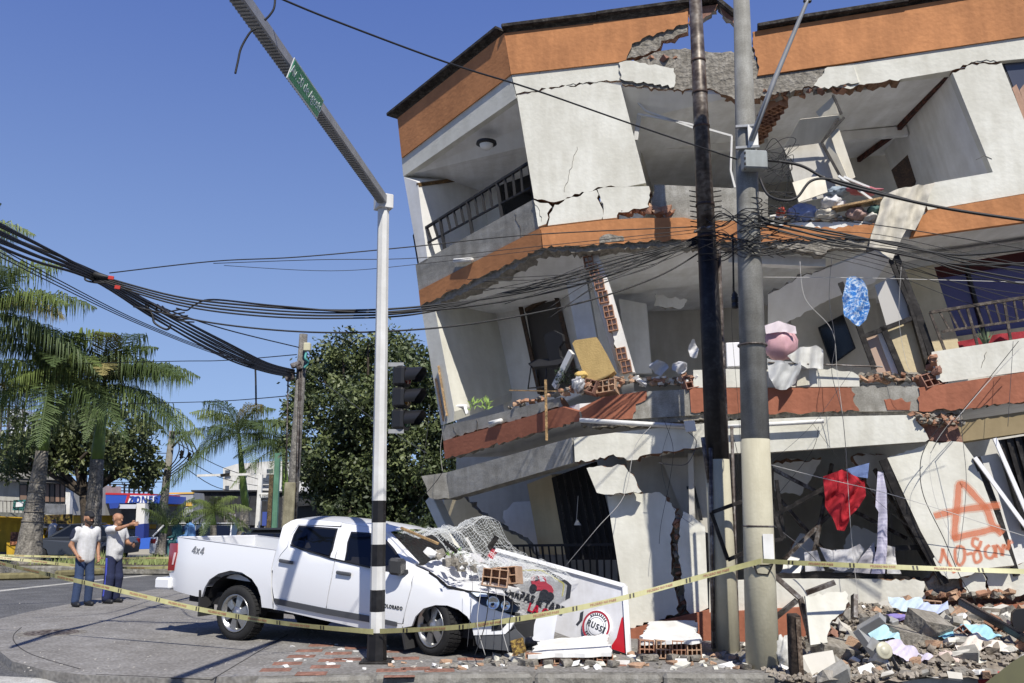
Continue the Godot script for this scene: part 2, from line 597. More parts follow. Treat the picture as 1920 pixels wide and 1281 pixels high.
func building() -> void:
	T.brick_mesh = brick_mesh(Vector3(.15, .19, .12), 2, 2)
	T.brick_wide = brick_mesh(Vector3(.30, .20, .20), 3, 2)
	B = thing("collapsed_building", "tilted corner apartment building with orange bands and a crushed ground floor", "building", PF)
	var INF := -NF
	# ----- floor slabs (ceiling below, floor above), front edge just behind the painted bands
	var u := Vector3.UP
	for l in [
		["roof_slab", [ap(757, 330, .04), fp(967, 183, .04), fp(1165, 162, .05), fp(1380, 180, .05), fp(1611, 157, .05), fp(1785, 131, .05), fp(2060, 90, .05)], .2],
		["floor_slab", [ap(788, 572, .04), fp(1018, 462, .04), fp(1277, 449, .04), fp(1635, 445, .04), fp(1707, 444, .04), fp(2060, 392, .04)], .24],
		["floor_slab", [ap(833, 858, .04), fp(1087, 787, .04), fp(1300, 771, .04), fp(1612, 768, .04), fp(1807, 764, .04), fp(2060, 726, .04)], .24]]:
		var front: Array = l[1]
		var r: Vector3 = front[-1]
		var a: Vector3 = front[0]
		var pts := front.duplicate()
		pts.append(r + INF * 5.6)
		var back: Vector3 = a - Vector3(NA.x, 0, NA.z).normalized() * 2.3
		pts.append(Vector3(back.x, a.y + .12, back.z))
		slab(l[0], M.inner, pts, u * l[2], B)
	# outer back and side walls that close the house
	for w in [[fp(2060, 90, 5.5), ap(860, 600, 2.2)]]:
		var p: Vector3 = w[0]
		var q: Vector3 = w[1]
		var st := mb()
		var y1 := 8.2
		var d := (p - q).cross(u).normalized() * .15
		bbox(st, Vector3((p.x + q.x) / 2, y1 / 2, (p.z + q.z) / 2), Vector3(p.x - q.x, 0, p.z - q.z) * .5, u * y1 * .5, Vector3(d.x, 0, d.z) * .5)
		obj("back_wall", st, M.inner_grey, B)
	# ================= top band
	var p0 := aplate("parapet", M.orange, [745, 222, 946, 62, 958, 139, 753, 296], -.03, .16)
	fplate("parapet", M.orange, [946, 62, 1262, 26, 1290, 15, 1290, 44, 1232, 62, 1185, 82, 1174, 112, 1161, 116, 958, 139], -.03, .16, [3, 4, 5], M.raw)
	fplate("parapet", M.orange, [1411, 60, 1425, 57, 1790, -3, 1990, -34, 1990, 58, 1920, 68, 1420, 142, 1424, 126, 1412, 88], -.03, .16, [7, 8], M.raw)
	for c in [[ap(738, 219, .05), ap(944, 57, .05)], [fp(944, 57, .05), fp(1120, 35, .05)], [fp(1120, 34, .05), fp(1292, 11, .05)], [fp(1292, 10, .05), fp(1346, 5, .05)], [fp(1348, 9, .05), fp(1377, 33, .05)], [fp(1420, 57, .05), fp(1500, 43, .05)], [fp(1500, 41, .05), fp(1700, 10, .05)], [fp(1700, 8, .05), fp(1990, -42, .05)]]:
		var st := mb()
		bar(st, c[0], c[1], .34, .07, u, .012)
		obj("parapet_cap", st, M.tar, B)
	fplate("broken_brickwork", M.brick_dark, [1290, 16, 1346, 8, 1343, 20, 1318, 36, 1290, 44], .0, .12, [1, 2, 3, 4], M.raw)
	fplate("broken_brickwork", M.brick_dark, [1350, 14, 1376, 30, 1376, 44, 1362, 34], .0, .12, [0, 1, 2, 3], M.raw)
	fplate("broken_concrete", M.raw, [1174, 110, 1186, 80, 1232, 60, 1290, 42, 1288, 60, 1262, 73, 1240, 76, 1236, 90, 1215, 100, 1190, 108], .01, .14, [0, 1, 2, 3, 4, 5, 6, 7, 8, 9], M.rough_edge)
	fplate("broken_concrete", M.raw, [1164, 122, 1200, 112, 1236, 96, 1291, 92, 1322, 96, 1377, 99, 1412, 88, 1424, 134, 1450, 140, 1549, 127, 1536, 160, 1480, 170, 1415, 185, 1377, 186, 1325, 166, 1264, 169, 1166, 158], .0, .2, [0, 1, 2, 3, 4, 5, 6, 9, 10, 11, 12, 13, 14, 15], M.rough_edge)
	fplate("broken_plaster", M.cream, [1160, 118, 1175, 114, 1200, 118, 1264, 128, 1264, 163, 1180, 152, 1164, 148], -.03, .03, [1, 2, 3, 4, 5, 6], M.raw)
	fplate("broken_plaster", M.cream, [1552, 126, 1600, 122, 1610, 155, 1540, 166, 1526, 160], -.024, .03, [2, 3, 4], M.raw)
	shards(fp(1200, 116, .05), fp(1275, 114, .05), 9, .12, B, [M.brick_dark, M.brick], .05)
	shards(fp(1430, 183, .1), fp(1600, 168, .1), 34, .11, B, [M.brick_dark, M.brick, M.raw], .06)
	# white beam above the left balcony and the white wall at the corner
	aplate("beam", M.cream, [753, 297, 958, 140, 968, 184, 756, 331], .0, .22)
	fplate("beam", M.cream, [959, 140, 1161, 117, 1164, 151, 1130, 152, 1040, 163, 968, 176], .0, .2, [2, 3, 4], M.rough_edge)
	fplate("wall", M.cream, [969, 178, 1041, 165, 1130, 154, 1164, 160, 1211, 343, 1176, 350, 1140, 349, 1116, 354, 1063, 370, 1052, 376, 1030, 378, 1001, 372], .0, .2, [0, 1, 5, 6, 7, 8, 9, 10], M.rough_edge)
	fplate("wall", M.cream, [1001, 375, 1028, 381, 1035, 388, 1026, 400, 1024, 420, 1009, 425], .0, .2, [0, 1, 2, 3], M.rough_edge)
	fplate("wall", M.cream, [1040, 384, 1056, 378, 1066, 372, 1118, 356, 1123, 378, 1130, 392, 1128, 411, 1027, 423, 1030, 402], .0, .2, [0, 1, 2, 3, 4, 5, 7, 8], M.rough_edge)
	fplate("wall", M.cream, [1120, 355, 1141, 351, 1217, 349, 1217, 388, 1200, 392, 1160, 398, 1157, 408, 1130, 411, 1132, 392, 1126, 376], .0, .2, [0, 2, 3, 4, 5, 7, 8, 9], M.rough_edge)
	shards(fp(1160, 403, .1), fp(1215, 398, .1), 12, .1, B, [M.brick, M.brick_pale], .04)
	shards(fp(1220, 396, .08), fp(1258, 404, .08), 7, .17, B, [M.brick, M.brick_pale], .03)
	fplate("sill_wall", M.concrete, [1226, 346, 1395, 354, 1440, 362, 1440, 416, 1250, 410, 1218, 392, 1222, 372], .06, .14, [4, 5, 6], M.rough_edge)
	# right hand white wall
	fplate("wall", M.cream, [1549, 127, 1920, 68, 1990, 57, 1990, 103, 1877, 114, 1860, 118, 1822, 116, 1800, 128, 1785, 132, 1690, 148, 1611, 158, 1600, 165, 1532, 160], .0, .2, [4, 5, 6, 7, 9, 10, 11], M.rough_edge)
	fplate("wall", M.cream, [1786, 136, 1801, 131, 1823, 120, 1860, 121, 1878, 118, 1966, 340, 1990, 340, 1990, 351, 1920, 363, 1740, 394, 1735, 362, 1752, 342, 1862, 323], .0, .2, [0, 1, 2, 3, 9, 10], M.rough_edge)
	var wn := fplate("window", M.black, [1878, 118, 1990, 101, 1990, 338, 1966, 340], .1, .04)
	fplate("pane", mat(Color("4b4f5c"), .08), [1884, 121, 1990, 105, 1990, 334, 1968, 336], .09, .01, [], null, wn)
	for i in 5:
		fplate("curtain", cloth_mat(Color("b08f7c")), [1898 + i * 14, 165 + i * 4, 1906 + i * 14, 158, 1952 + i * 14, 260, 1948 + i * 14, 300], .085 - .001 * i, .004, [], null, wn)
	# ================= upper left balcony
	plate("end_wall", M.white_wall, NA, PA, [757, 332, 783, 341, 795, 440, 802, 488, 786, 497], .2, B, [], null, 3, 7, ap(902, 332, 1.9) - ap(783, 345))
	aplate("balcony_wall", M.white_wall, [890, 336, 1010, 262, 1040, 440, 915, 520], 1.9, .12)
	var d1 := aplate("door", M.black, [928, 320, 990, 282, 1020, 430, 955, 470], 1.86, .05)
	aplate("pane", mat(Color("1a1b1e"), .1), [936, 322, 984, 293, 1010, 420, 958, 450], 1.85, .01, [], null, d1)
	for t in [[ap(783, 347), ap(902, 331, 1.84)], [ap(902, 331, 1.84), ap(1000, 270, 1.84)]]:
		var st := mb()
		bar(st, t[0], t[1], .05, .07)
		obj("ceiling_trim", st, M.wood, B)
	aplate("balcony_parapet", M.concrete, [779, 497, 1000, 374, 1011, 428, 785, 545], .0, .14)
	railing("railing", [ap(777, 441, .07), ap(992, 305, .07)], [ap(786, 464, .07), ap(995, 352, .07)], [ap(786, 495, .07), ap(1002, 376, .07)], 16, M.black_matte, B, .028)
	var lamp := obj("ceiling_lamp", _lamp(_ceiling_point(912, 268)), [M.black, mat(Color("e8e6e0"), .3)], B)
	# ================= band under the top floor
	aplate("floor_band", M.orange, [785, 545, 1012, 428, 1017, 464, 788, 574], -.03, .1, [2], M.raw)
	fplate("floor_band", M.orange, [1014, 427, 1130, 413, 1195, 409, 1283, 408, 1300, 412, 1300, 448, 1277, 449, 1150, 456, 1018, 464], -.03, .1, [6, 7], M.raw)
	fplate("floor_band", M.orange, [1300, 413, 1440, 420, 1560, 428, 1642, 420, 1634, 446, 1560, 448, 1430, 455, 1300, 450], -.03, .1, [0, 1, 2, 3, 4, 5, 6], M.raw)
	fplate("floor_band", M.orange, [1740, 395, 1920, 364, 1990, 352, 1990, 405, 1920, 416, 1707, 445, 1715, 420], -.03, .1, [5, 6], M.raw)
	fplate("band_patch", M.raw, [1124, 446, 1145, 440, 1168, 444, 1170, 452, 1124, 455], -.036, .01, [0, 1, 2], M.raw)
	fplate("band_patch", M.raw, [1440, 452, 1470, 440, 1520, 450, 1560, 446, 1630, 452, 1640, 470, 1560, 466, 1540, 478, 1500, 470, 1450, 466], .0, .16, [0, 1, 2, 3, 4, 5, 6, 7, 8, 9], M.raw)
	# concrete soffit edge, broken
	fplate("slab_edge", M.raw, [1018, 463, 1277, 450, 1440, 455, 1440, 464, 1277, 461, 1150, 466, 1100, 472, 1020, 470], .03, .3, [3, 4, 5, 6], M.raw)
	aplate("slab_edge", M.raw, [788, 573, 1017, 463, 1020, 472, 920, 525, 792, 584], .03, .3, [2, 3], M.raw)
	# ================= rooms behind the top right opening
	plate("room_wall", M.inner, NF, PF - NF * .2, [1778, 133, 1790, 131, 1866, 324, 1856, 330], .2, B, [], null, 3, 7, fp(1640, 262, 3.2) - fp(1771, 146, .2))
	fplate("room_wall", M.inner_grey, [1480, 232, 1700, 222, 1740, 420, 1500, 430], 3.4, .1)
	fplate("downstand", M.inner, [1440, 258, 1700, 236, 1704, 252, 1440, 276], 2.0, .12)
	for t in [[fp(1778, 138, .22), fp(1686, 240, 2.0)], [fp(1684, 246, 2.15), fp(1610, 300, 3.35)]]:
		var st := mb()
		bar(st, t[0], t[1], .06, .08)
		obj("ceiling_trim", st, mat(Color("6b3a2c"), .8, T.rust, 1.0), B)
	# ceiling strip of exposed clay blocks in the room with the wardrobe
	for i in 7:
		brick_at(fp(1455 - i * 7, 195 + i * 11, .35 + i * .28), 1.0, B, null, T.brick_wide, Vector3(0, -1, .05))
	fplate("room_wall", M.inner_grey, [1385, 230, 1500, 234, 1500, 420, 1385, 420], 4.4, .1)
	# opening next to the poles; inner wall and closed room added to darken it
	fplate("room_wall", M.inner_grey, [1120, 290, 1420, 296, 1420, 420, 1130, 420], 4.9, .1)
	fplate("room_wall", M.inner, [1120, 255, 1420, 262, 1420, 284, 1384, 283, 1386, 420, 1376, 420, 1374, 283, 1200, 277, 1206, 420, 1130, 420], 2.0, .12)  # added wall, its opening shaped so the space behind falls dark
	for q in [[1196, 280, 1204, 280, 1208, 420, 1200, 420], [1376, 283, 1384, 283, 1388, 420, 1380, 420]]:
		plate("closing_wall", M.inner_grey, NF, PF - NF * 2.1, q, .2, B, [], null, 3, 7, -NF * 2.8)  # added sides that shut light out of the inner room
	var wf := fplate("window_frame", mat(Color("c4c3bf"), .7), [1195, 212, 1203, 213, 1196, 262, 1188, 262], .4, .03)
	for t in [[[1196, 214], [1290, 232]], [[1290, 232], [1372, 255]], [[1372, 255], [1370, 320]], [[1370, 320], [1378, 352]], [[1168, 162], [1210, 208]], [[1210, 208], [1300, 240]]]:
		var st := mb()
		bar(st, fp(t[0][0], t[0][1], .3), fp(t[1][0], t[1][1], .3), .03, .03)
		obj("bent_bar", st, mat(Color("c4c3bf"), .7), wf)
	fplate("ceiling_board", M.inner, [1190, 172, 1260, 178, 1290, 190, 1280, 205, 1250, 200, 1240, 210, 1212, 206], .5, .02, [1, 2, 3, 4, 5], M.raw)
	# ================= middle floor, left
	plate("end_wall", M.cream, NA, PA, [791, 584, 814, 572, 852, 772, 850, 790, 827, 798], .2, B, [], null, 3, 7, ap(925, 577, 1.9) - ap(816, 595))
	aplate("balcony_wall", M.inner, [915, 580, 1100, 475, 1180, 700, 950, 800], 1.9, .12)
	var d2 := aplate("door", mat(Color("3e3a38"), .6), [986, 582, 1042, 550, 1076, 690, 1080, 722, 1012, 742], 1.84, .05)
	for t in [[[971, 552], [1012, 738]], [[986, 582], [1042, 551]], [[1042, 551], [1078, 700]]]:
		var st := mb()
		bar(st, ap(t[0][0], t[0][1], 1.75), ap(t[1][0], t[1][1], 1.75), .06, .07)
		obj("door_frame", st, M.wood_dark, d2)
	var pw := fplate("partition", M.inner, [1091, 472, 1120, 474, 1140, 525, 1190, 698, 1163, 700, 1150, 632, 1118, 535], .28, .16, [0, 4, 5, 6], M.raw)
	plate("partition", M.inner, NF, PF - NF * .45, [1094, 474, 1118, 474, 1186, 697, 1160, 700], .2, B, [], null, 3, 7, -NF * 2.6 + Vector3(-.25, 0, 0))
	for q in [[1104, 492], [1114, 508], [1124, 533], [1132, 558], [1142, 585], [1149, 610], [1166, 664], [1175, 688]]:
		brick_at(fp(q[0], q[1], .28), .16, pw, M.brick)
	fplate("column", M.inner, [1060, 520, 1095, 500, 1120, 640, 1085, 650], 1.1, .25)
	# ================= middle floor, centre and right
	fplate("room_wall", M.inner, [1160, 560, 1212, 570, 1222, 700, 1180, 700], 2.4, .12)
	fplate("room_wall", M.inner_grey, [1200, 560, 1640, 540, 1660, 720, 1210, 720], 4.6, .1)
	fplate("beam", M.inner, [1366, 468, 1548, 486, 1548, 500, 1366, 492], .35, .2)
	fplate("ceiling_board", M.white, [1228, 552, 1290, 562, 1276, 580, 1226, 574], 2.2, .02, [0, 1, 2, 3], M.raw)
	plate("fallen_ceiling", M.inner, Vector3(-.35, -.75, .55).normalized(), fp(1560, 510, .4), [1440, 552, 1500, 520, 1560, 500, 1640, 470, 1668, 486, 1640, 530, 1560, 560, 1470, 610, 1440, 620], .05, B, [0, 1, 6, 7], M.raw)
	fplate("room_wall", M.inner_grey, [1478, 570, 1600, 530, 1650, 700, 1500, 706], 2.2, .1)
	var fr := fplate("door", mat(Color("bdbab4"), .4), [1640, 535, 1688, 512, 1716, 590, 1662, 610], .3, .02)
	fplate("pane", M.cream2, [1662, 617, 1720, 598, 1742, 706, 1696, 710], .3, .03, [], null, fr)
	fplate("pane", M.white_gloss, [1646, 627, 1656, 623, 1688, 707, 1676, 708], .28, .03, [], null, fr)
	fplate("pane", mat(Color("b59d8b"), .2), [1620, 636, 1645, 628, 1674, 707, 1648, 706], .31, .02, [], null, fr)
	for t in [[[1576, 530], [1606, 600], .09], [[1606, 600], [1640, 692], .09], [[1618, 632], [1718, 594], .08], [[1655, 612], [1695, 708], .1], [[1680, 480], [1716, 572], .1], [[1716, 572], [1748, 668], .12], [[1667, 480], [1706, 572], .07], [[1706, 572], [1740, 690], .08]]:
		var st := mb()
		bar(st, fp(t[0][0], t[0][1], .2), fp(t[1][0], t[1][1], .2), .06, t[2] * .8)
		obj("door_frame", st, M.iron, fr)
	# right balcony
	fplate("column", M.cream2, [1694, 500, 1748, 490, 1802, 655, 1746, 676], 1.0, .2)
	fplate("room_wall", mat(Color("5a2a2a"), .8), [1740, 478, 1990, 430, 1990, 700, 1780, 700], 1.5, .08)
	var w2 := fplate("window", mat(Color("4a3c66"), .08), [1752, 524, 1990, 482, 1990, 612, 1790, 636], 1.4, .03)
	for t in [[[1812, 500], [1846, 630]], [[1935, 478], [1960, 600]]]:
		var st := mb()
		bar(st, fp(t[0][0], t[0][1], 1.36), fp(t[1][0], t[1][1], 1.36), .05, .05)
		obj("mullion", st, M.iron, w2)
	fplate("sill", M.cream2, [1786, 632, 1990, 604, 1990, 614, 1790, 641], 1.34, .08, [], null, w2)
	fplate("balcony_parapet", M.cream, [1747, 660, 1920, 634, 1990, 624, 1990, 686, 1920, 697, 1768, 717, 1756, 712, 1750, 690], -.0, .14, [5, 6, 7], M.rough_edge)
	railing("railing", [fp(1744, 586, .07), fp(1990, 547, .07)], [fp(1766, 622, .07), fp(1990, 590, .07)], [fp(1772, 658, .07), fp(1990, 624, .07)], 14, mat(Color("6f675c"), .6, T.rust, 1.0), B)
	fplate("beam", M.inner_grey, [1690, 492, 1990, 440, 1990, 454, 1694, 506], .95, .2)
	shards(fp(1748, 672, .02), fp(1760, 700, .02), 10, .12, B, [M.brick, M.brick_dark], .05)
	# ================= band under the middle floor
	aplate("balcony_parapet", M.concrete, [827, 799, 893, 785, 1050, 745, 1056, 762, 831, 826], .0, .14, [2, 3], M.rough_edge)
	aplate("floor_band", M.red, [831, 827, 1054, 763, 1086, 772, 1087, 789, 834, 861], -.03, .1, [2, 3], M.raw)
	fplate("floor_band", M.red, [1087, 766, 1132, 744, 1212, 733, 1211, 750, 1192, 758, 1186, 785, 1087, 790], -.03, .1, [2, 3, 4], M.raw)
	fplate("floor_band", M.concrete, [1186, 735, 1292, 730, 1310, 728, 1312, 778, 1186, 786], -.01, .1)
	fplate("floor_band", M.red, [1293, 728, 1597, 727, 1604, 740, 1600, 752, 1612, 771, 1460, 775, 1296, 773], -.03, .1, [1, 2, 3, 4, 5], M.raw)
	fplate("floor_band", M.concrete, [1590, 726, 1724, 726, 1726, 771, 1590, 772], -.01, .1, [0], M.raw)
	fplate("band_patch", M.red, [1660, 752, 1668, 748, 1708, 753, 1706, 769, 1664, 769], -.02, .01, [0, 1])
	fplate("floor_band", M.red, [1722, 727, 1768, 721, 1920, 698, 1990, 687, 1990, 742, 1920, 753, 1807, 767, 1724, 771], -.03, .1, [5, 6, 7], M.raw)
	fplate("sill_wall", M.cream, [1300, 694, 1366, 692, 1480, 694, 1560, 690, 1600, 698, 1612, 708, 1612, 725, 1300, 727], .0, .14, [2, 3, 4, 5], M.rough_edge)
	fplate("slab_edge", M.raw, [1087, 788, 1300, 774, 1612, 771, 1806, 767, 1806, 776, 1612, 782, 1300, 788, 1180, 800, 1090, 800], .03, .3, [4, 5, 6, 7], M.raw)
	# bricks and dust on the middle floor's edge
	shards(ap(960, 765, .1), ap(1050, 742, .1), 16, .1, B, [M.brick, M.raw, M.brick_pale], .06)
	shards(fp(1060, 742, .15), fp(1170, 722, .15), 80, .11, B, [M.brick, M.brick_pale, M.brick_pale, M.raw], .1)
	shards(fp(1180, 722, .15), fp(1310, 716, .15), 60, .1, B, [M.brick, M.raw, M.inner, M.brick_pale], .1)
	shards(fp(1610, 716, .15), fp(1770, 714, .15), 76, .1, B, [M.brick, M.raw, M.brick_pale], .09)
	for q in [[1105, 726, -.3], [1140, 728, .1], [1300, 720, .2], [1745, 716, .3]]:
		brick_at(fp(q[0], q[1], .1), q[2], B, null, T.brick_wide, NF + Vector3(rng.randf_range(-.5, .5), .3, 0))
	# rubble on the top floor's edge
	shards(fp(1440, 414, .12), fp(1640, 418, .12), 64, .1, B, [M.raw, M.inner, M.brick_pale], .07)
	# ================= ground floor
	aplate("beam", M.concrete, [838, 886, 1072, 821, 1074, 868, 840, 936], -.12, .5)
	plate("beam", M.concrete, Vector3(-.55, 0, .83).normalized(), ap(838, 886, -.1), [790, 893, 839, 886, 841, 935, 806, 934, 800, 915], .45, B, [2, 3], M.raw)
	fplate("lintel", M.cream, [1076, 821, 1180, 808, 1330, 793, 1330, 836, 1282, 841, 1240, 850, 1215, 852, 1184, 863, 1150, 852, 1120, 862, 1078, 866], -.12, .25, [3, 4, 5, 6, 7, 8, 9], M.rough_edge)
	fplate("lintel", M.cream, [1320, 792, 1371, 789, 1520, 782, 1713, 778, 1742, 824, 1736, 828, 1444, 848, 1330, 851], -.06, .25, [3], M.rough_edge)
	fplate("wall", M.cream, [1100, 878, 1170, 873, 1186, 890, 1203, 922, 1170, 926, 1119, 924], -.16, .16, [0, 1, 2, 3, 4], M.rough_edge)
	plate("wall", M.cream, (NF + Vector3(-.1, .12, 0)).normalized(), fp(1220, 1165, -.12), [1138, 930, 1180, 926, 1237, 923, 1268, 955, 1256, 1003, 1259, 1070, 1272, 1150, 1182, 1178, 1176, 1130, 1163, 1090], .18, B, [0, 1, 2, 3, 4, 5, 6], M.rough_edge)
	plate("wall", M.cream, (NF + Vector3(.12, .05, 0)).normalized(), fp(1305, 1150, -.08), [1281, 959, 1298, 967, 1322, 988, 1328, 1140, 1292, 1157, 1283, 1114, 1274, 1045, 1273, 1000], .18, B, [0, 1, 4, 5, 6, 7], M.rough_edge)
	shards(fp(1268, 970, .05), fp(1276, 1150, .05), 22, .1, B, [M.brick, M.raw, M.brick_dark], .03)
	fplate("plinth", M.red, [1176, 1182, 1240, 1164, 1330, 1144, 1330, 1222, 1176, 1226], -.16, .2)
	fplate("plinth", M.red, [1330, 1150, 1500, 1140, 1780, 1138, 1990, 1126, 1990, 1215, 1330, 1225], -.16, .2, [1, 2], M.rough_edge)
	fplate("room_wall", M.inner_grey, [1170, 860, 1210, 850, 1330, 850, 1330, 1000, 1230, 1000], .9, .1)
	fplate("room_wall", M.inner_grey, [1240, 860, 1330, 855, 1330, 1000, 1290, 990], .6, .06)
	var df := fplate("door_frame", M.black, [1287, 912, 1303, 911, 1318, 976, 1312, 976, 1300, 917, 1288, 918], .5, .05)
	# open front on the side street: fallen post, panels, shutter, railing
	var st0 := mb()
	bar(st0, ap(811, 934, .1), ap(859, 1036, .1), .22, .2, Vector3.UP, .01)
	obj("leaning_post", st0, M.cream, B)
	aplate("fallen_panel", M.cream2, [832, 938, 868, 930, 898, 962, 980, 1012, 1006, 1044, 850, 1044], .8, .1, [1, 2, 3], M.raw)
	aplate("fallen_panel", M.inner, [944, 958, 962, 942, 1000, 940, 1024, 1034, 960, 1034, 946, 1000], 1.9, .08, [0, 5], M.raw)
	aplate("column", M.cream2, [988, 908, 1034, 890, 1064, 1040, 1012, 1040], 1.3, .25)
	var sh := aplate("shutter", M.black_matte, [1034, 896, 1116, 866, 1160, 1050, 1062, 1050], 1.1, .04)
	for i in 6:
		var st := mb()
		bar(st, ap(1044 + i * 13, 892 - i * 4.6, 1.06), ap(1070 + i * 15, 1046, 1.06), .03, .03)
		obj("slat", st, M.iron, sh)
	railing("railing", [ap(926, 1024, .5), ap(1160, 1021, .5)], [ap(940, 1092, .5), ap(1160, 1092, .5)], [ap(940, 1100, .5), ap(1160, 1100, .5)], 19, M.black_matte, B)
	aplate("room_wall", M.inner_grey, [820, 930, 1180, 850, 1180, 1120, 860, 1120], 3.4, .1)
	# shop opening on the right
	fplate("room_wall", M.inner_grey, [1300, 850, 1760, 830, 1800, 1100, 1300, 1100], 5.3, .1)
	for q in [[1290, 850, 1300, 850, 1306, 1130, 1296, 1130], [1770, 830, 1782, 830, 1790, 1120, 1780, 1120]]:
		plate("closing_wall", M.inner_grey, NF, PF - NF * .3, q, .2, B, [], null, 3, 7, -NF * 5.0)
	fplate("sill_wall", M.cream, [1330, 1092, 1456, 1086, 1650, 1086, 1733, 1090, 1735, 1124, 1600, 1134, 1456, 1142, 1330, 1150], -.06, .2, [2, 3], M.rough_edge)
	for t in [[[1440, 1079], [1600, 1077], .05], [[1600, 1077], [1725, 1086], .05], [[1440, 1084], [1700, 1085], .03], [[1456, 965], [1546, 915], .06], [[1456, 900], [1470, 1010], .03], [[1640, 1030], [1730, 1026], .07]]:
		var st := mb()
		bar(st, fp(t[0][0], t[0][1], .1), fp(t[1][0], t[1][1], .1), .05, t[2])
		obj("window_frame", st, M.iron, B)
	# fallen pieces inside the shop
	for q in [[[1460, 1076, 1500, 1000, 1530, 1012, 1500, 1078], .9, Vector3(.3, .35, 0)], [[1560, 1076, 1600, 985, 1650, 1000, 1640, 1076], 1.6, Vector3(-.4, .4, 0)], [[1450, 870, 1540, 862, 1500, 930, 1452, 920], 1.2, Vector3(0, -.6, 0)], [[1600, 856, 1660, 852, 1690, 930, 1650, 950], .8, Vector3(.5, -.3, 0)]]:
		plate("fallen_panel", M.inner, (NF + q[2]).normalized(), fp(q[0][0], q[0][1], q[1]), q[0], .08, B, [0, 1, 2, 3], M.rough_edge)
	for q in [[1470, 1050, 1620, 900], [1450, 880, 1700, 1010], [1520, 1070, 1560, 870], [1640, 880, 1740, 1060], [1456, 930, 1560, 1050]]:
		var st := mb()
		bar(st, fp(q[0], q[1], .5), fp(q[2], q[3], 1.1), .04, .05)
		obj("fallen_batten", st, M.metal, B)
	# the big panel leaning out with sprayed marks
	var np := (NF + Vector3(-.12, .16, 0)).normalized()
	var pp := fp(1790, 1085, -.25)
	var gp := plate("leaning_wall", M.cream, np, pp, [1664, 859, 1700, 845, 1749, 828, 1806, 830, 1826, 858, 1879, 1000, 1902, 1060, 1847, 1066, 1812, 1080, 1778, 1086, 1760, 1070], .14, B, [0, 1, 2, 7, 8, 9], M.rough_edge)
	graffiti(gp, np, pp)
	for t in [[[1655, 862], [1700, 965], .1, -.1], [[1700, 965], [1772, 1095], .1, -.15], [[1830, 858], [1868, 960], .1, -.05], [[1868, 960], [1905, 1080], .1, -.1]]:
		var st := mb()
		bar(st, fp(t[0][0], t[0][1], t[3]), fp(t[1][0], t[1][1], t[3]), .07, t[2])
		obj("window_frame", st, M.iron, B)
	for t in [[[1828, 858], [1925, 990]], [[1865, 822], [1925, 960]]]:
		var st := mb()
		bar(st, fp(t[0][0], t[0][1], -.15), fp(t[1][0], t[1][1], -.15), .04, .05)
		obj("white_pipe", st, M.white_gloss, B)
	fplate("wall", M.white_wall, [1836, 856, 1870, 850, 1905, 900, 1990, 900, 1990, 1070, 1905, 1070], .35, .1)
	fplate("wall", M.cream, [1845, 1070, 1905, 1058, 1990, 1050, 1990, 1110, 1900, 1118, 1860, 1112], -.1, .16, [0, 1, 3, 4, 5], M.rough_edge)
	fplate("wall", M.cream, [1800, 1084, 1842, 1070, 1855, 1116, 1835, 1120, 1812, 1112], -.14, .16, [0, 1, 2, 3, 4], M.rough_edge)
	var rs := fplate("roller_shutter", M.iron, [1868, 826, 1990, 806, 1990, 1000, 1918, 995], .22, .05)
	for i in 8:
		var st := mb()
		bar(st, fp(1872 + i * 16, 826 - i * 2.6, .2), fp(1922 + i * 16, 994, .2), .04, .05)
		obj("slat", st, M.iron, rs)
	fplate("broken_concrete", M.raw, [1735, 1092, 1770, 1070, 1812, 1084, 1830, 1120, 1800, 1128, 1760, 1118, 1740, 1124], -.04, .25, [0, 1, 2, 3, 4, 5, 6], M.rough_edge)
	fplate("broken_brickwork", M.brick_dark, [1735, 1100, 1990, 1090, 1990, 1134, 1740, 1138], .06, .2)
	shards(fp(1740, 1120, -.1), fp(1900, 1118, -.1), 44, .11, B, [M.brick, M.raw, M.brick_pale], .06)
	fplate("broken_brickwork", M.brick_dark, [1716, 782, 1790, 778, 1806, 830, 1742, 826], .05, .2)
	shards(fp(1720, 790, -.02), fp(1795, 800, -.02), 60, .09, B, [M.brick, M.brick_pale, M.raw], .1)
	fplate("beam", mat(Color("9a8a6a"), .9, T.plaster, .4), [1790, 790, 1990, 762, 1990, 802, 1806, 828], .1, .2, [3], M.rough_edge)
	# conduit along the first floor
	for t in [[[1087, 788], [1290, 800], .035], [[1330, 802], [1545, 790], .03], [[852, 489], [885, 487], .04], [[919, 794], [940, 789], .04]]:
		var st := mb(true)
		tube(st, [fp(t[0][0], t[0][1], -.18) if t[0][0] > 1000 else ap(t[0][0], t[0][1], -.06), fp(t[1][0], t[1][1], -.18) if t[0][0] > 1000 else ap(t[1][0], t[1][1], -.06)], t[2], 8)
		obj("pipe", st, M.white, B)
	cracks()
	fplate("junction_box", M.white, [1282, 790, 1302, 788, 1306, 808, 1286, 810], -.3, .1)

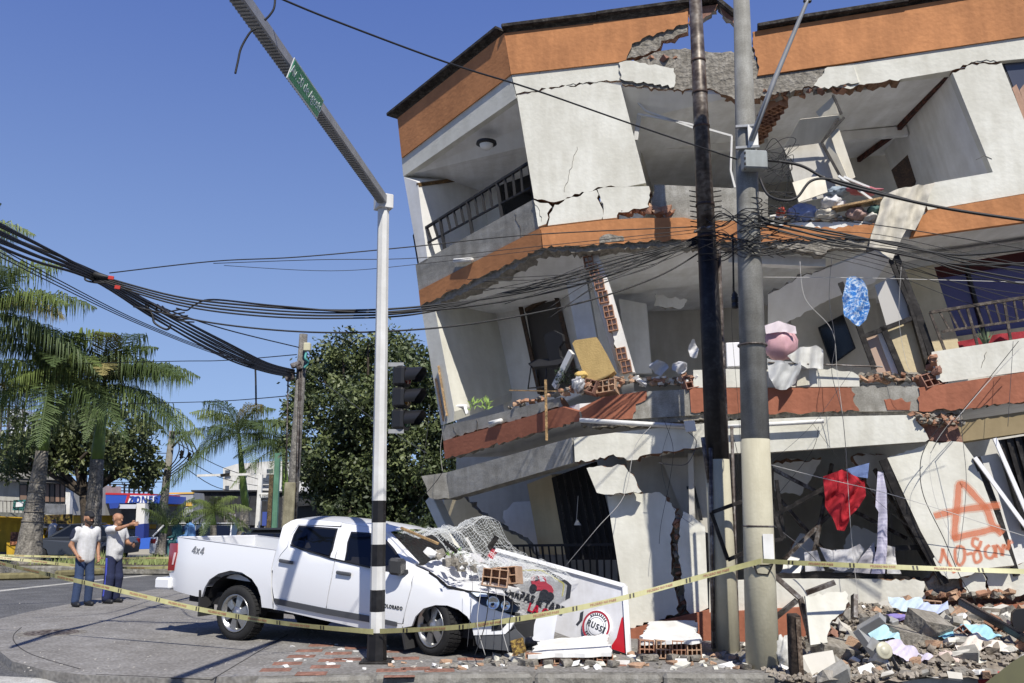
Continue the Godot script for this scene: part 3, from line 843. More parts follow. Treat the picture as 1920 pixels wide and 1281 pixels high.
# hairline cracks where the paint has opened and the mortar shows
func crack(pts: Array, side: bool, w := .006) -> void:
	var p := []
	for i in pts.size() - 1:
		for q in jagged(Vector2(pts[i][0], pts[i][1]), Vector2(pts[i + 1][0], pts[i + 1][1]), 2.2, 6.0): p.append(q)
	p.append(Vector2(pts[-1][0], pts[-1][1]))
	var st := mb()
	for i in p.size() - 1:
		var a := ap(p[i].x, p[i].y, -.003) if side else fp(p[i].x, p[i].y, -.003)
		var b := ap(p[i + 1].x, p[i + 1].y, -.003) if side else fp(p[i + 1].x, p[i + 1].y, -.003)
		bar(st, a, b, .004, w * rng.randf_range(.5, 1.5), NA if side else NF)
	obj("crack", st, M.mortar, B)
func cracks() -> void:
	M.mortar = mat(Color("6e675e"), .95, T.concrete, 2.0)
	for c in [[[1082, 275], [1066, 330], [1058, 360]], [[1062, 160], [1130, 152]], [[1010, 120], [1012, 138]], [[1000, 375], [1012, 395], [1015, 415]], [[1830, 300], [1845, 292], [1860, 298]], [[1820, 118], [1850, 112], [1876, 116]], [[1200, 800], [1204, 830]], [[1500, 800], [1540, 815], [1600, 818], [1640, 808], [1700, 822]], [[1290, 1040], [1300, 1090], [1294, 1140]], [[1190, 1150], [1230, 1145], [1262, 1160]], [[1780, 880], [1800, 960], [1770, 1010]], [[1850, 660], [1840, 690]]]:
		crack(c, false, .008)
	for c in [[[965, 400], [972, 420], [978, 445]], [[893, 786], [897, 812]], [[850, 800], [856, 822]], [[870, 905], [876, 925]]]:
		crack(c, true, .008)

func _ceiling_point(px: float, py: float) -> Vector3:
	var a := ap(757, 330, .04)
	var b := fp(967, 183, .04)
	var c := a - Vector3(NA.x, 0, NA.z).normalized() * 2.3
	c.y = a.y + .12
	var n := (b - a).cross(c - a).normalized()
	return EYE + (hit(n, a, px, py) - EYE) * .965
func _lamp(p: Vector3) -> ArrayMesh:
	var st := mb(true)
	lathe(st, p, Vector3.DOWN, [[.02, -.06], [.17, -.02], [.18, .02], [.12, .03]], 20)
	st.generate_normals()
	var mesh := st.commit()
	st = mb(true)
	lathe(st, p, Vector3.DOWN, [[.12, .02], [.11, .07], [.07, .11], [.0, .12]], 20)
	st.generate_normals()
	st.commit(mesh)
	return mesh

# sprayed strokes: thin soft-edged paint ribbons lying on the panel
func graffiti(panel: Node3D, n: Vector3, p: Vector3) -> void:
	var core := mat(Color(.88, .46, .27, .5), .8)
	core.transparency = BaseMaterial3D.TRANSPARENCY_ALPHA
	var halo := mat(Color(.86, .55, .40, .25), .8)
	halo.transparency = BaseMaterial3D.TRANSPARENCY_ALPHA
	var strokes := [
		[[1790, 1012], [1791, 985], [1796, 940], [1798, 912], [1803, 907], [1812, 912], [1830, 932], [1850, 955], [1862, 985], [1880, 1002]],
		[[1752, 968], [1775, 962], [1810, 955], [1850, 950], [1876, 947]],
		[[1786, 1011], [1810, 1004], [1840, 998], [1862, 992], [1876, 992]],
		[[1768, 1028], [1766, 1045], [1762, 1056]], [[1768, 1030], [1776, 1050], [1790, 1075]],
		[[1800, 1024], [1792, 1030], [1792, 1050], [1800, 1060], [1808, 1050], [1808, 1030], [1800, 1024]],
		[[1812, 1040], [1824, 1037]],
		[[1836, 1012], [1826, 1010], [1824, 1022], [1834, 1030], [1840, 1048], [1830, 1055], [1826, 1040], [1836, 1026], [1840, 1014]],
		[[1856, 1022], [1848, 1030], [1850, 1044], [1860, 1046], [1866, 1034], [1862, 1022]],
		[[1868, 1046], [1868, 1024], [1876, 1030], [1880, 1042], [1882, 1022], [1890, 1030], [1893, 1014], [1898, 1020]]]
	for s in strokes:
		var pts := []
		for q in s: pts.append(hit(n, p + n * .003, q[0], q[1]))
		var sp := spline(pts, 5)
		var big: bool = s.size() > 4 and s[0][1] < 1013 and s[0][0] != 1836
		for layer in 2:
			var st := mb(true)
			var l := []
			var r := []
			for i in sp.size():
				var w: float = (.036 if big else .016) * (1.0 if layer == 0 else 1.6) * (1.0 + .18 * nz.get_noise_1d(i * .35 + s[0][0]))
				var d: Vector3 = (sp[mini(i + 1, sp.size() - 1)] - sp[maxi(i - 1, 0)]).normalized()
				var sd := d.cross(n).normalized() * w
				l.append(sp[i] + sd + n * .001 * layer)
				r.append(sp[i] - sd + n * .001 * layer)
			for i in sp.size() - 1: quad(st, l[i], r[i], r[i + 1], l[i + 1])
			obj("graffiti_stroke", st, core if layer == 0 else halo, panel)
# ---------- the pickup; traced on its side plane, then given its real width
var TR: Vector3
var TX: Vector3
var TN: Vector3
const TW := 1.86
func belt(u: float) -> float:
	return 1.30 - .192 * (u - .951)
func zside(u: float, v: float) -> float:
	var b := belt(u) if u > .7 else 1.36 - .086 * (u + 1.2)
	var z := -.055 * pow((v - (b - .42)) / .5, 2.0)
	if v > b and u > .7: z -= .03 + .36 * (v - b)
	if u > 3.55: z -= .30 * pow((u - 3.55) / .9, 2.0)
	if u < -.9: z -= .10 * pow((-.9 - u) / .5, 2.0)
	return z
func tq(zx: float, zy: float, extra := 0.0, flat := false) -> Vector3:
	var lz := 0.0
	var p := Vector3.ZERO
	for i in 4:
		var h := hit(TN, TR + TN * lz, 280 + zx / 2.667, 860 + zy / 2.667) - TR
		p = Vector3(h.dot(TX), h.y, lz)
		if flat: return p
		lz = zside(p.x, p.y) + extra
	p.z = lz
	return p
func uv_outline(a: Array) -> PackedVector2Array:
	var o := PackedVector2Array()
	for i in range(0, a.size(), 2):
		var p := tq(a[i], a[i + 1])
		o.append(Vector2(p.x, p.y))
	return o
# a body panel: the outline cut into cells and laid on the curved side
func shell(st: SurfaceTool, ol: PackedVector2Array, extra: float, mirror := false, cell := .1, fn = null) -> void:
	var lo := Vector2(INF, INF)
	var hi := -lo
	for p in ol:
		lo = lo.min(p); hi = hi.max(p)
	var x := lo.x
	while x < hi.x:
		var y := lo.y
		while y < hi.y:
			var c := PackedVector2Array([Vector2(x, y), Vector2(x + cell, y), Vector2(x + cell, y + cell), Vector2(x, y + cell)])
			for poly in Geometry2D.intersect_polygons(c, ol):
				var idx := Geometry2D.triangulate_polygon(poly)
				for i in range(0, idx.size(), 3):
					var t := []
					for k in 3:
						var q: Vector2 = poly[idx[i + k]]
						var z := zside(q.x, q.y) + extra
						t.append(Vector3(q.x, q.y, -TW - z if mirror else z))
					var cw: float = (poly[idx[i + 1]] - poly[idx[i]]).cross(poly[idx[i + 2]] - poly[idx[i]])
					if (cw > 0) != mirror: tri(st, t[0], t[2], t[1])
					else: tri(st, t[0], t[1], t[2])
			y += cell
		x += cell
	# turned-in edge
	for i in ol.size():
		var a := ol[i]
		var b := ol[(i + 1) % ol.size()]
		var n := maxi(1, int(a.distance_to(b) / cell))
		for k in n:
			var p := a.lerp(b, float(k) / n)
			var q := a.lerp(b, float(k + 1) / n)
			var za := zside(p.x, p.y) + extra
			var zb := zside(q.x, q.y) + extra
			var s := [Vector3(p.x, p.y, za), Vector3(q.x, q.y, zb), Vector3(q.x, q.y, zb - .03), Vector3(p.x, p.y, za - .03)]
			if mirror:
				for j in 4: s[j].z = -TW - s[j].z
			quad(st, s[0], s[1], s[2], s[3])
func wheel(parent: Node3D, c: Vector3, steer: float, r: float, side := 1.0) -> Node3D:
	var w := Node3D.new()
	w.name = "wheel"
	parent.add_child(w, true)
	w.transform = Transform3D(Basis(Vector3.UP, steer), c)
	var st := mb(true)
	var hw := .125
	lathe(st, Vector3.ZERO, Vector3.BACK * side, [[.22, -hw], [r * .93, -hw], [r, -hw * .8], [r, hw * .78], [r * .985, hw * .88], [r * .93, hw], [.30, hw + .012], [.255, hw - .005], [.23, hw - .03]], 36)
	obj("tyre", st, mat(Color("29292a"), .85, T.grit, 2.0, T.nfine, .6, 0.0, false), w, true)
	# tread blocks
	st = mb()
	for k in 40:
		var a := TAU * k / 40
		for s in [-1, 0, 1]:
			var e := Vector3(cos(a + s * .04), sin(a + s * .04), 0)
			bbox(st, e * (r + .002) + Vector3(0, 0, s * .07), e * .006, Vector3(-e.y, e.x, 0) * .018, Vector3(0, 0, .03))
	obj("tread", st, mat(Color("242425"), .9), w, true)
	var rim := mat(Color("b9babb"), .32, T.plaster, 2.0, null, 1, .85, false)
	st = mb(true)
	lathe(st, Vector3.ZERO, Vector3.BACK * side, [[.25, hw - .01], [.255, hw + .006], [.235, hw + .004], [.225, hw - .05], [.21, hw - .06]], 32)
	var rm := obj("rim", st, rim, w, true)
	st = mb(true)
	lathe(st, Vector3.ZERO, Vector3.BACK * side, [[.0, hw - .0], [.045, hw - .002], [.055, hw - .02], [.085, hw - .025], [.10, hw - .04], [.10, hw - .08]], 24)
	obj("hub", st, rim, rm, true)
	st = mb()
	for k in 6:
		var a := TAU * (k + .25) / 6
		var e := Vector3(cos(a), sin(a), 0)
		var t := Vector3(-e.y, e.x, 0)
		var z0: float = (hw - .022) * side
		var z1: float = (hw - .03) * side
		quad(st, e * .085 + t * .038 + Vector3(0, 0, z0), e * .085 - t * .038 + Vector3(0, 0, z0), e * .225 - t * .062 + Vector3(0, 0, z1), e * .225 + t * .062 + Vector3(0, 0, z1))
		for s in [-1, 1]:
			quad(st, e * .085 + t * .038 * s + Vector3(0, 0, z0), e * .225 + t * .062 * s + Vector3(0, 0, z1), e * .225 + t * .062 * s + Vector3(0, 0, z1 - .05 * side), e * .085 + t * .038 * s + Vector3(0, 0, z0 - .05 * side))
	obj("spokes", st, rim, rm, true)
	st = mb()
	lathe(st, Vector3.ZERO, Vector3.BACK * side, [[.0, hw - .07], [.23, hw - .07]], 24)
	obj("brake_shield", st, M.black_matte, rm, true)
	return w
func text3(called: String, s: String, size: float, m, parent: Node3D, xf: Transform3D, depth := .004, bold := false, local := true) -> MeshInstance3D:
	var t := TextMesh.new()
	t.text = s
	var f := SystemFont.new()
	f.font_names = PackedStringArray(["Droid Sans"])
	if bold: f.font_weight = 700
	t.font = f
	t.font_size = 48
	t.pixel_size = size / 36.0
	t.depth = depth
	t.curve_step = 2.0
	var o := MeshInstance3D.new()
	o.mesh = t
	o.material_override = m
	o.name = called
	parent.add_child(o, true)
	if local: o.transform = xf
	else: o.global_transform = xf
	return o

func truck() -> void:
	TR = gr(437, 1202)
	var fw := gr(828, 1234)
	TX = (fw - TR).normalized()
	TN = Vector3(-TX.z, 0, TX.x)
	var t := thing("pickup_truck", "white double cab pickup with a crushed bonnet under netting and debris", "pickup truck")
	t.transform = Transform3D(Basis(TX, Vector3.UP, TN), TR)
	var paint := mat(Color("dfe0e2"), .28)
	paint.clearcoat_enabled = true
	paint.clearcoat = .5
	paint.clearcoat_roughness = .08
	paint.roughness = .35
	var grey := mat(Color("4a4c50"), .55)
	var dark = M.black_matte
	var glass := mat(Color("0d1014"), .05)
	var panels := {
		"bed_side": [140, 394, 632, 460, 608, 556, 607, 640, 618, 752, 562, 744, 556, 690, 541, 645, 512, 602, 462, 570, 405, 560, 345, 575, 300, 605, 276, 645, 262, 692, 235, 690, 122, 658, 97, 575, 122, 560, 143, 425],
		"cab_pillar": [634, 462, 651, 400, 680, 342, 708, 312, 735, 303, 850, 309, 962, 321, 955, 338, 745, 330, 700, 395, 690, 440, 655, 480, 620, 560, 612, 558],
		"door": [617, 560, 657, 482, 692, 442, 702, 397, 747, 332, 963, 345, 928, 500, 909, 600, 880, 768, 624, 700, 614, 640],
		"fender": [1335, 540, 1430, 584, 1450, 620, 1500, 653, 1600, 668, 1662, 730, 1760, 765, 1826, 790, 1826, 812, 1808, 850, 1780, 878, 1622, 884, 1612, 825, 1590, 790, 1545, 755, 1490, 735, 1430, 733, 1370, 750, 1330, 790, 1312, 838, 1268, 846, 1276, 790, 1314, 640],
		"rocker": [624, 704, 880, 772, 1268, 800, 1262, 846, 1250, 856, 1100, 862, 860, 812, 620, 756]}
	panels["rocker"] = [624, 704, 880, 773, 1100, 812, 1266, 830, 1262, 850, 1246, 858, 1100, 858, 860, 806, 620, 754]
	var fdoor := [967, 345, 1100, 352, 1180, 378, 1260, 448, 1333, 538, 1310, 640, 1272, 790, 1264, 826, 1100, 808, 884, 769, 913, 600, 932, 500]
	for k in panels:
		var st := mb(true)
		shell(st, uv_outline(panels[k]), 0.0)
		obj(k, st, paint, t, true)
	var st := mb(true)
	shell(st, uv_outline(fdoor), 0.0)
	var fd := obj("door", st, paint, t, true)
	# far side, seen through the glass and over the bed
	for k in ["bed_side", "fender", "rocker"]:
		st = mb(true)
		shell(st, uv_outline(panels[k]), 0.0, true)
		obj(k, st, paint, t, true)
	st = mb(true)
	shell(st, uv_outline([617, 560, 690, 442, 1333, 538, 1272, 790, 1264, 826, 624, 700]), 0.0, true)
	obj("door", st, paint, t, true)
	# glass: black surround, then the pane
	var w1 := [748, 334, 944, 349, 906, 496, 840, 478, 760, 458, 722, 441, 708, 424, 722, 380]
	var w2 := [1010, 365, 1105, 371, 1178, 398, 1225, 450, 1262, 505, 1262, 575, 1180, 558, 1100, 541, 976, 512, 990, 420]
	for w in [w1, w2]:
		st = mb(true)
		shell(st, uv_outline(w), .004)
		var wo := obj("window", st, M.black, t, true)
		st = mb(true)
		var inner: Array = Geometry2D.offset_polygon(uv_outline(w), -.022)
		shell(st, inner[0], .007)
		obj("pane", st, glass, wo, true)
	st = mb()
	var strip := tq(906, 497)
	for s in [[705, 432, 906, 499], [906, 499, 1180, 562]]:
		bar(st, tq(s[0], s[1], .01), tq(s[2], s[3], .01), .012, .02)
	obj("belt_moulding", st, M.black, t, true)
	# roof
	var edge := [[708, 312], [735, 303], [850, 309], [962, 321], [1100, 342], [1180, 372]]
	st = mb(true)
	var rows := []
	for e in edge:
		var p := tq(e[0], e[1])
		var row := []
		for k in 13:
			var f := k / 12.0
			row.append(Vector3(p.x, p.y + .045 * sin(PI * f), lerpf(p.z, -TW - p.z, f)))
		rows.append(row)
	for i in rows.size() - 1:
		for k in 12: quad(st, rows[i][k], rows[i + 1][k], rows[i + 1][k + 1], rows[i][k + 1])
	obj("roof", st, paint, t, true)
	st = mb(true)
	shell(st, uv_outline([960, 322, 1100, 343, 1180, 373, 1184, 382, 1100, 356, 960, 349]), -.004)
	obj("roof_rail", st, paint, t, true)
	st = mb()
	for s in [[708, 312, 680, 342], [680, 342, 651, 400], [651, 400, 634, 462]]:
		var a := tq(s[0], s[1]); var b := tq(s[2], s[3])
		quad(st, a, b, Vector3(b.x, b.y, -TW - b.z), Vector3(a.x, a.y, -TW - a.z))
	obj("cab_back", st, paint, t, true)
	# windscreen and pillars
	var wa := tq(1184, 376); var wb := tq(1333, 536)
	st = mb()
	quad(st, wa, wb, Vector3(wb.x, wb.y, -TW - wb.z), Vector3(wa.x, wa.y, -TW - wa.z))
	obj("windscreen", st, mat(Color("2b3033"), .2, T.grit, 1.0, T.nmid, .6), t, true)
	st = mb()
	bar(st, wa + Vector3(.0, .015, -.03), wb + Vector3(.0, .015, -.03), .07, .05, Vector3.UP, .01)
	obj("windscreen_pillar", st, paint, t, true)
	# crumpled bonnet
	var hp := [[1340, 540], [1400, 566], [1440, 592], [1500, 640], [1600, 664], [1700, 676], [1800, 692]]
	st = mb(true)
	rows = []
	for i in hp.size() * 2 - 1:
		var p := tq(hp[i / 2][0], hp[i / 2][1])
		if i % 2: p = p.lerp(tq(hp[i / 2 + 1][0], hp[i / 2 + 1][1]), .5)
		var row := []
		for k in 17:
			var f := k / 16.0
			var lift := .10 * sin(PI * minf(f * 1.6, 1.0) * .5) + .05 * sin(PI * f)
			var dent := nz.get_noise_2d(p.x * 1.6 + 7, f * 3.0) * .17 * sin(PI * minf(f * 1.3, 1.0))
			row.append(Vector3(lerpf(p.x, 2.97 + (p.x - 2.97) * .3, f * (1.6 - .6 * f)) + .05 * nz.get_noise_2d(f * 4, p.x), p.y + lift + dent + (.0 if k else .012), lerpf(p.z, -TW - p.z, f)))
		rows.append(row)
	for i in rows.size() - 1:
		for k in 16: quad(st, rows[i][k], rows[i + 1][k], rows[i + 1][k + 1], rows[i][k + 1])
	obj("bonnet", st, paint, t, true)
	st = mb()
	for i in 5:
		bar(st, tq(hp[i + 1][0], hp[i + 1][1] + 3, .006), tq(hp[i + 2][0] if i < 5 else 0, hp[i + 2][1] + 3, .006), .02, .022)
	obj("bonnet_gap", st, M.black_matte, t, true)
	# headlight: housing, reflectors, lens edge
	st = mb(true)
	shell(st, uv_outline([1600, 666, 1700, 673, 1795, 690, 1855, 742, 1842, 768, 1760, 767, 1664, 731]), .012)
	var hl := obj("headlight", st, mat(Color("2c3036"), .08), t, true)
	for q in [[1722, 722, .07], [1785, 735, .05]]:
		st = mb(true)
		var c := tq(q[0], q[1], .0)
		lathe(st, c + Vector3(.0, 0, .008), Vector3(.35, .1, 1), [[.0, .0], [q[2] * .6, .006], [q[2], .022], [q[2] * 1.1, .02]], 18)
		obj("reflector", st, mat(Color("d9dcdf"), .12, null, 1, null, 1, .9), hl, true)
	st = mb(true)
	shell(st, uv_outline([1612, 668, 1690, 674, 1700, 690, 1640, 690]), .016)
	obj("indicator", st, mat(Color("c8d2dc"), .1), hl, true)
	# nose: lofted across the width
	var near := tq(1838, 770)
	for sec in [["grille", .40, .70, dark, .02], ["bumper", .27, .41, paint, .08], ["lower_bumper", .10, .28, grey, .05]]:
		st = mb(true)
		var prev := []
		for k in 17:
			var f := k / 16.0
			var u: float = near.x - .06 + sec[4] * (1.0 - f) * .5 - 1.9 * f + .5 * f * f + nz.get_noise_2d(f * 5, sec[1]) * .04
			var zz := lerpf(near.z + .0, -TW - near.z, f)
			var cur := []
			for j in 5:
				var g := j / 4.0
				cur.append(Vector3(u + .03 * sin(PI * g), lerpf(sec[1], sec[2], g), zz))
			if prev:
				for j in 4: quad(st, prev[j], cur[j], cur[j + 1], prev[j + 1])
			prev = cur
		obj(sec[0], st, sec[3], t, true)
	st = mb()
	for j in 4:
		st = mb()
		bar(st, Vector3(near.x + .01, .46 + j * .06, near.z - .1), Vector3(near.x - .74, .46 + j * .06, -TW * .45), .03, .02)
		obj("grille_bar", st, M.steel, t, true)
	# lower grey corner of the bumper, and the fog lamp recess
	st = mb(true)
	shell(st, uv_outline([1624, 886, 1780, 880, 1826, 852, 1874, 900, 1868, 960, 1800, 962, 1650, 950, 1634, 930]), -.01)
	obj("bumper_corner", st, grey, t, true)
	st = mb(true)
	shell(st, uv_outline([1716, 806, 1782, 800, 1786, 830, 1760, 858, 1712, 862]), .006)
	obj("fog_lamp_recess", st, M.black, t, true)
	st = mb()
	var pc := tq(1846, 940, .04)
	box(st, Vector3.ZERO, Vector3(.16, .17, .012), .003)
	var pl := obj("number_plate", st, mat(Color("b39a4a"), .5, T.rust, 2.0, null, 1, 0, false), t, true)
	pl.transform = Transform3D(Basis.from_euler(Vector3(-.1, .6, .25)), pc)
	# bed
	st = mb()
	var b0 := tq(140, 394); var b1 := tq(632, 460)
	for s in [0, 1]:
		var z0: float = (b0.z if s == 0 else -TW - b0.z)
		var z1: float = (b1.z if s == 0 else -TW - b1.z)
		var o := Vector3(0, 0, -.09 if s == 0 else .09)
		var a := Vector3(b0.x, b0.y, z0); var b := Vector3(b1.x, b1.y, z1)
		quad(st, a + Vector3.UP * .006, b + Vector3.UP * .006, b + o + Vector3.UP * .006, a + o + Vector3.UP * .006)
		quad(st, a + o, b + o, b + o - Vector3(0, .48, 0), a + o - Vector3(0, .48, 0))
	var fl0 := Vector3(b0.x, b0.y - .48, b0.z - .09); var fl1 := Vector3(b1.x, b1.y - .48, b1.z - .09)
	quad(st, fl0, fl1, Vector3(fl1.x, fl1.y, -TW - fl1.z), Vector3(fl0.x, fl0.y, -TW - fl0.z))
	quad(st, Vector3(b1.x - .02, b1.y - .03, b1.z), fl1 + Vector3(-.02, 0, .09), Vector3(fl1.x - .02, fl1.y, -TW - b1.z), Vector3(b1.x - .02, b1.y - .03, -TW - b1.z))
	obj("bed_liner", st, mat(Color("c3c5c8"), .5), t, true)
	st = mb()
	bbox(st, Vector3(b0.x + .02, b0.y - .32, -TW * .5), Vector3(.03, 0, 0), Vector3(0, .33, 0), Vector3(0, 0, TW * .5 - .12), .012)
	obj("tailgate", st, paint, t, true)
	# tail light, rear bumper, arch liners, underside
	st = mb(true)
	shell(st, uv_outline([104, 424, 143, 424, 141, 470, 124, 560, 92, 560, 97, 500]), .012, false, .06)
	var tl := obj("tail_light", st, mat(Color("9c1414"), .12), t, true)
	st = mb(true)
	shell(st, uv_outline([128, 470, 137, 470, 124, 530, 116, 530]), .018, false, .06)
	obj("reverse_lens", st, mat(Color("e8c8c4"), .15), tl, true)
	st = mb()
	var rb := tq(86, 622)
	bbox(st, Vector3(rb.x + .04, rb.y + .0, -TW * .5), Vector3(.16, 0, 0), Vector3(.0, .085, 0), Vector3(0, 0, TW * .5 - .03), .03)
	obj("rear_bumper", st, paint, t, true)
	st = mb()
	for e in [[405, 700, .50, .43], [1435, 850, .50, .40]]:
		st = mb()
		var c := tq(e[0], e[1], 0.0, true)
		for s in 10:
			var a0 := PI * s / 10 - .2
			var a1 := PI * (s + 1) / 10 - .2 + (.4 / 10) * (s + 1) * 0.0
			var p := Vector3(c.x + cos(a0) * e[2], c.y - .1 + sin(a0) * e[3], -.05)
			var q := Vector3(c.x + cos(a1) * e[2], c.y - .1 + sin(a1) * e[3], -.05)
			quad(st, p, q, q + Vector3(0, 0, -.45), p + Vector3(0, 0, -.45))
		quad(st, Vector3(c.x - .55, c.y - .3, -.48), Vector3(c.x + .55, c.y - .3, -.48), Vector3(c.x + .55, c.y + .35, -.48), Vector3(c.x - .55, c.y + .35, -.48))
		obj("arch_liner", st, dark, t, true)
	st = mb()
	bbox(st, Vector3(1.5, .42, -TW * .5), Vector3(2.6, -.14, 0), Vector3(0, .09, 0), Vector3(0, 0, .72))
	bbox(st, Vector3(1.7, .75, -TW * .5), Vector3(.8, -.1, 0), Vector3(0, .25, 0), Vector3(0, 0, .70))
	obj("underbody", st, dark, t, true)
	st = mb()
	box(st, tq(285, 720, -.1) + Vector3(0, .0, 0), Vector3(.03, .36, .28))
	obj("mud_flap", st, mat(Color("2a2a2b"), .8), t, true)
	st = mb()
	box(st, tq(1300, 900, -.12), Vector3(.03, .24, .25), 0, Basis(Vector3.BACK, .25))
	obj("mud_flap", st, mat(Color("2a2a2b"), .8), t, true)
	# cladding, handles, mirror, door marks
	st = mb(true)
	shell(st, uv_outline([630, 698, 880, 748, 1100, 786, 1240, 818, 1240, 838, 1100, 818, 880, 778, 634, 728]), .022)
	obj("side_moulding", st, grey, t, true)
	for h in [[648, 505, 718, 520], [934, 565, 1008, 578]]:
		st = mb()
		bar(st, tq(h[0], h[1] + 4, .03), tq(h[2], h[3] + 2, .03), .035, .045, Vector3.UP, .012)
		obj("door_handle", st, grey, fd if h[0] > 900 else t, true)
	st = mb()
	var mp := tq(1240, 540, .16)
	bbox(st, mp, Vector3(.07, -.01, -.03), Vector3(0, .10, 0), Vector3(.02, 0, .11), .03)
	bar(st, mp + Vector3(.03, -.08, -.05), tq(1290, 565, .0), .05, .05)
	obj("mirror", st, mat(Color("2f3032"), .5), t, true)
	var tm := mat(Color("7c7e82"), .4)
	for q in [["4x4", 243, 461, .11], ["COLORADO", 1213, 742, .045]]:
		var c := tq(q[1], q[2], .006)
		text3("lettering", q[0], q[3], tm if q[0] == "4x4" else M.black, t, Transform3D(Basis(Vector3(1, -.09, 0).normalized(), Vector3(.25 if q[0] == "4x4" else 0.0, 1, 0), Vector3.BACK), c), .004, true)
	wheel(t, Vector3(-.02, .362, -.15), 0.0, .362)
	wheel(t, tq(1432, 862, -.2) * Vector3(1, 0, 1) + Vector3(.03, .35, 0), -.3, .352)
	wheel(t, Vector3(-.02, .362, -TW + .15), 0.0, .362, -1.0)
	wheel(t, Vector3(3.3, .352, -TW + .2), -.3, .352, -1.0)
func octo(st: SurfaceTool, a: Vector3, b: Vector3, ra: float, rb: float, sides := 8) -> void:
	tube(st, [a, b], [ra, rb], sides)
func street() -> void:
	# ----- white traffic light mast with black bands, arm and street sign
	var base := gr(706, 1242)
	var d0 := -base.z
	var top := dp(719, 384, d0)
	var mast := thing("traffic_mast", "white octagonal traffic mast with black bands in front of the pickup", "traffic mast", base)
	var H := top.y
	var at := func(py: float) -> Vector3:
		var q: Vector3 = hit(Vector3.BACK, base, 712, py)
		return base.lerp(top, clampf(q.y / H, 0, 1))
	var wm := mat(Color("dcdcda"), .55, T.plaster, .6, null, 1)
	var bm := mat(Color("222224"), .55, T.rust, .5)
	var ys := [1239, 1186, 1147, 1106, 1062, 1021, 980, 939, 384]
	for i in 8:
		var a: Vector3 = at.call(ys[i])
		var b: Vector3 = at.call(ys[i + 1])
		var st := mb()
		octo(st, a, b, .092 - .02 * a.y / H + (.028 if i == 0 else 0.0), .092 - .02 * b.y / H + (.02 if i == 0 else 0.0))
		obj("base_sleeve" if i == 0 else ("black_band" if i % 2 == 0 else "white_band"), st, bm if i % 2 == 0 else wm, mast)
	var st := mb()
	box(st, base + Vector3(0, .012, 0), Vector3(.36, .03, .36), .006)
	obj("base_plate", st, M.iron, mast)
	st = mb()
	for k in 4:
		var a := PI * .25 + k * PI * .5
		bar(st, base + Vector3(cos(a) * .1, .02, sin(a) * .1), base + Vector3(cos(a) * .16, .02, sin(a) * .16) + Vector3(0, .12, 0) * 0.0, .02, .16)
	var s0 := mb()
	lathe(s0, base + Vector3(0, -.03, .0), Vector3.UP, [[.0, .025], [.30, .03], [.34, .0], [.38, -.05]], 9)
	obj("concrete_foot", s0, M.kerb, mast)
	st = mb()
	box(st, top + Vector3(0, .03, .0), Vector3(.2, .19, .2), .01, Basis(Vector3.UP, .5))
	obj("flange", st, wm, mast)
	# arm: level, coming toward the viewer over the crossing
	var armp := gr(452, 0, H + .05)
	var dirv := (armp - top) * Vector3(1, 0, 1)
	dirv = dirv.normalized()
	var a0 := top + Vector3(0, .05, 0)
	var a1 := a0 + dirv * (armp.distance_to(a0) + 1.2)
	var galv := mat(Color("a0a2a5"), .55, T.plaster, .9, null, 1, .25)
	st = mb()
	bar(st, a0, a1, .12, .12, Vector3.UP, .012)
	var arm := obj("arm", st, galv, mast)
	st = mb()
	var n := 110
	for i in n:
		var p := a0.lerp(a1, (i + .5) / n) - Vector3(0, .066, 0)
		bar(st, p - dirv.cross(Vector3.UP) * .05, p + dirv.cross(Vector3.UP) * .05, .012, .008)
	obj("weld_rib", st, galv, arm).set_meta("kind", "stuff")
	# street name plate
	var pn := dirv.cross(Vector3.UP).normalized()
	if pn.dot(EYE - a0) < 0: pn = -pn
	var mida := a0.lerp(armp, .6)
	var iv := ray(537, 143) - ray(552, 104)
	var rc := ray(571, 165)
	var ev := (iv - rc * (iv.dot(dirv) / rc.dot(dirv))).normalized()
	pn = ev.cross(dirv).normalized()
	if pn.dot(EYE - mida) < 0: pn = -pn
	var pp := a0 + pn * .13
	var c0 := hit(pn, pp, 552, 104); var c1 := hit(pn, pp, 605, 190); var c2 := hit(pn, pp, 595, 227); var c3 := hit(pn, pp, 537, 143)
	var sx := -dirv
	var w := (c1 - c0).dot(sx); var hgt := (c0.distance_to(c3) + c1.distance_to(c2)) * .5
	var cc := (c0 + c1 + c2 + c3) * .25
	var sg := thing("street_sign", "green street name plate on the mast arm", "street sign", cc)
	var sb := Basis(sx, pn.cross(sx), pn)
	if sb.y.y < 0: sb = Basis(-sx, pn.cross(-sx), pn)
	st = mb()
	box(st, cc, Vector3(absf(w), hgt, .01), .002, sb)
	obj("plate", st, mat(Color("d4d8d4"), .4), sg)
	st = mb()
	box(st, cc + sb.z * .004, Vector3(absf(w) - .03, hgt - .03, .01), .002, sb)
	obj("green_field", st, mat(Color("36b07a"), .35, T.plaster, .8), sg)
	text3("lettering", "Av. 30 de Agosto", absf(w) / 9.9, mat(Color("e6ece6"), .4), sg, Transform3D(sb, cc + sb.z * .012), .003, false, false)
	for s in [-1, 1]:
		st = mb()
		box(st, cc + sb.z * .012 + sx * s * (absf(w) * .5 - .06) + Vector3(0, .06, 0), Vector3(.02, .02, .01))
		obj("bolt", st, M.iron, sg)
	# ----- signal head beside the mast
	var sc := dp(765, 746, d0 + .05)
	var sig := thing("traffic_light", "black three lamp traffic light on the white mast, seen from the side", "traffic light", sc)
	var fb := Basis(Vector3.UP, -.35)
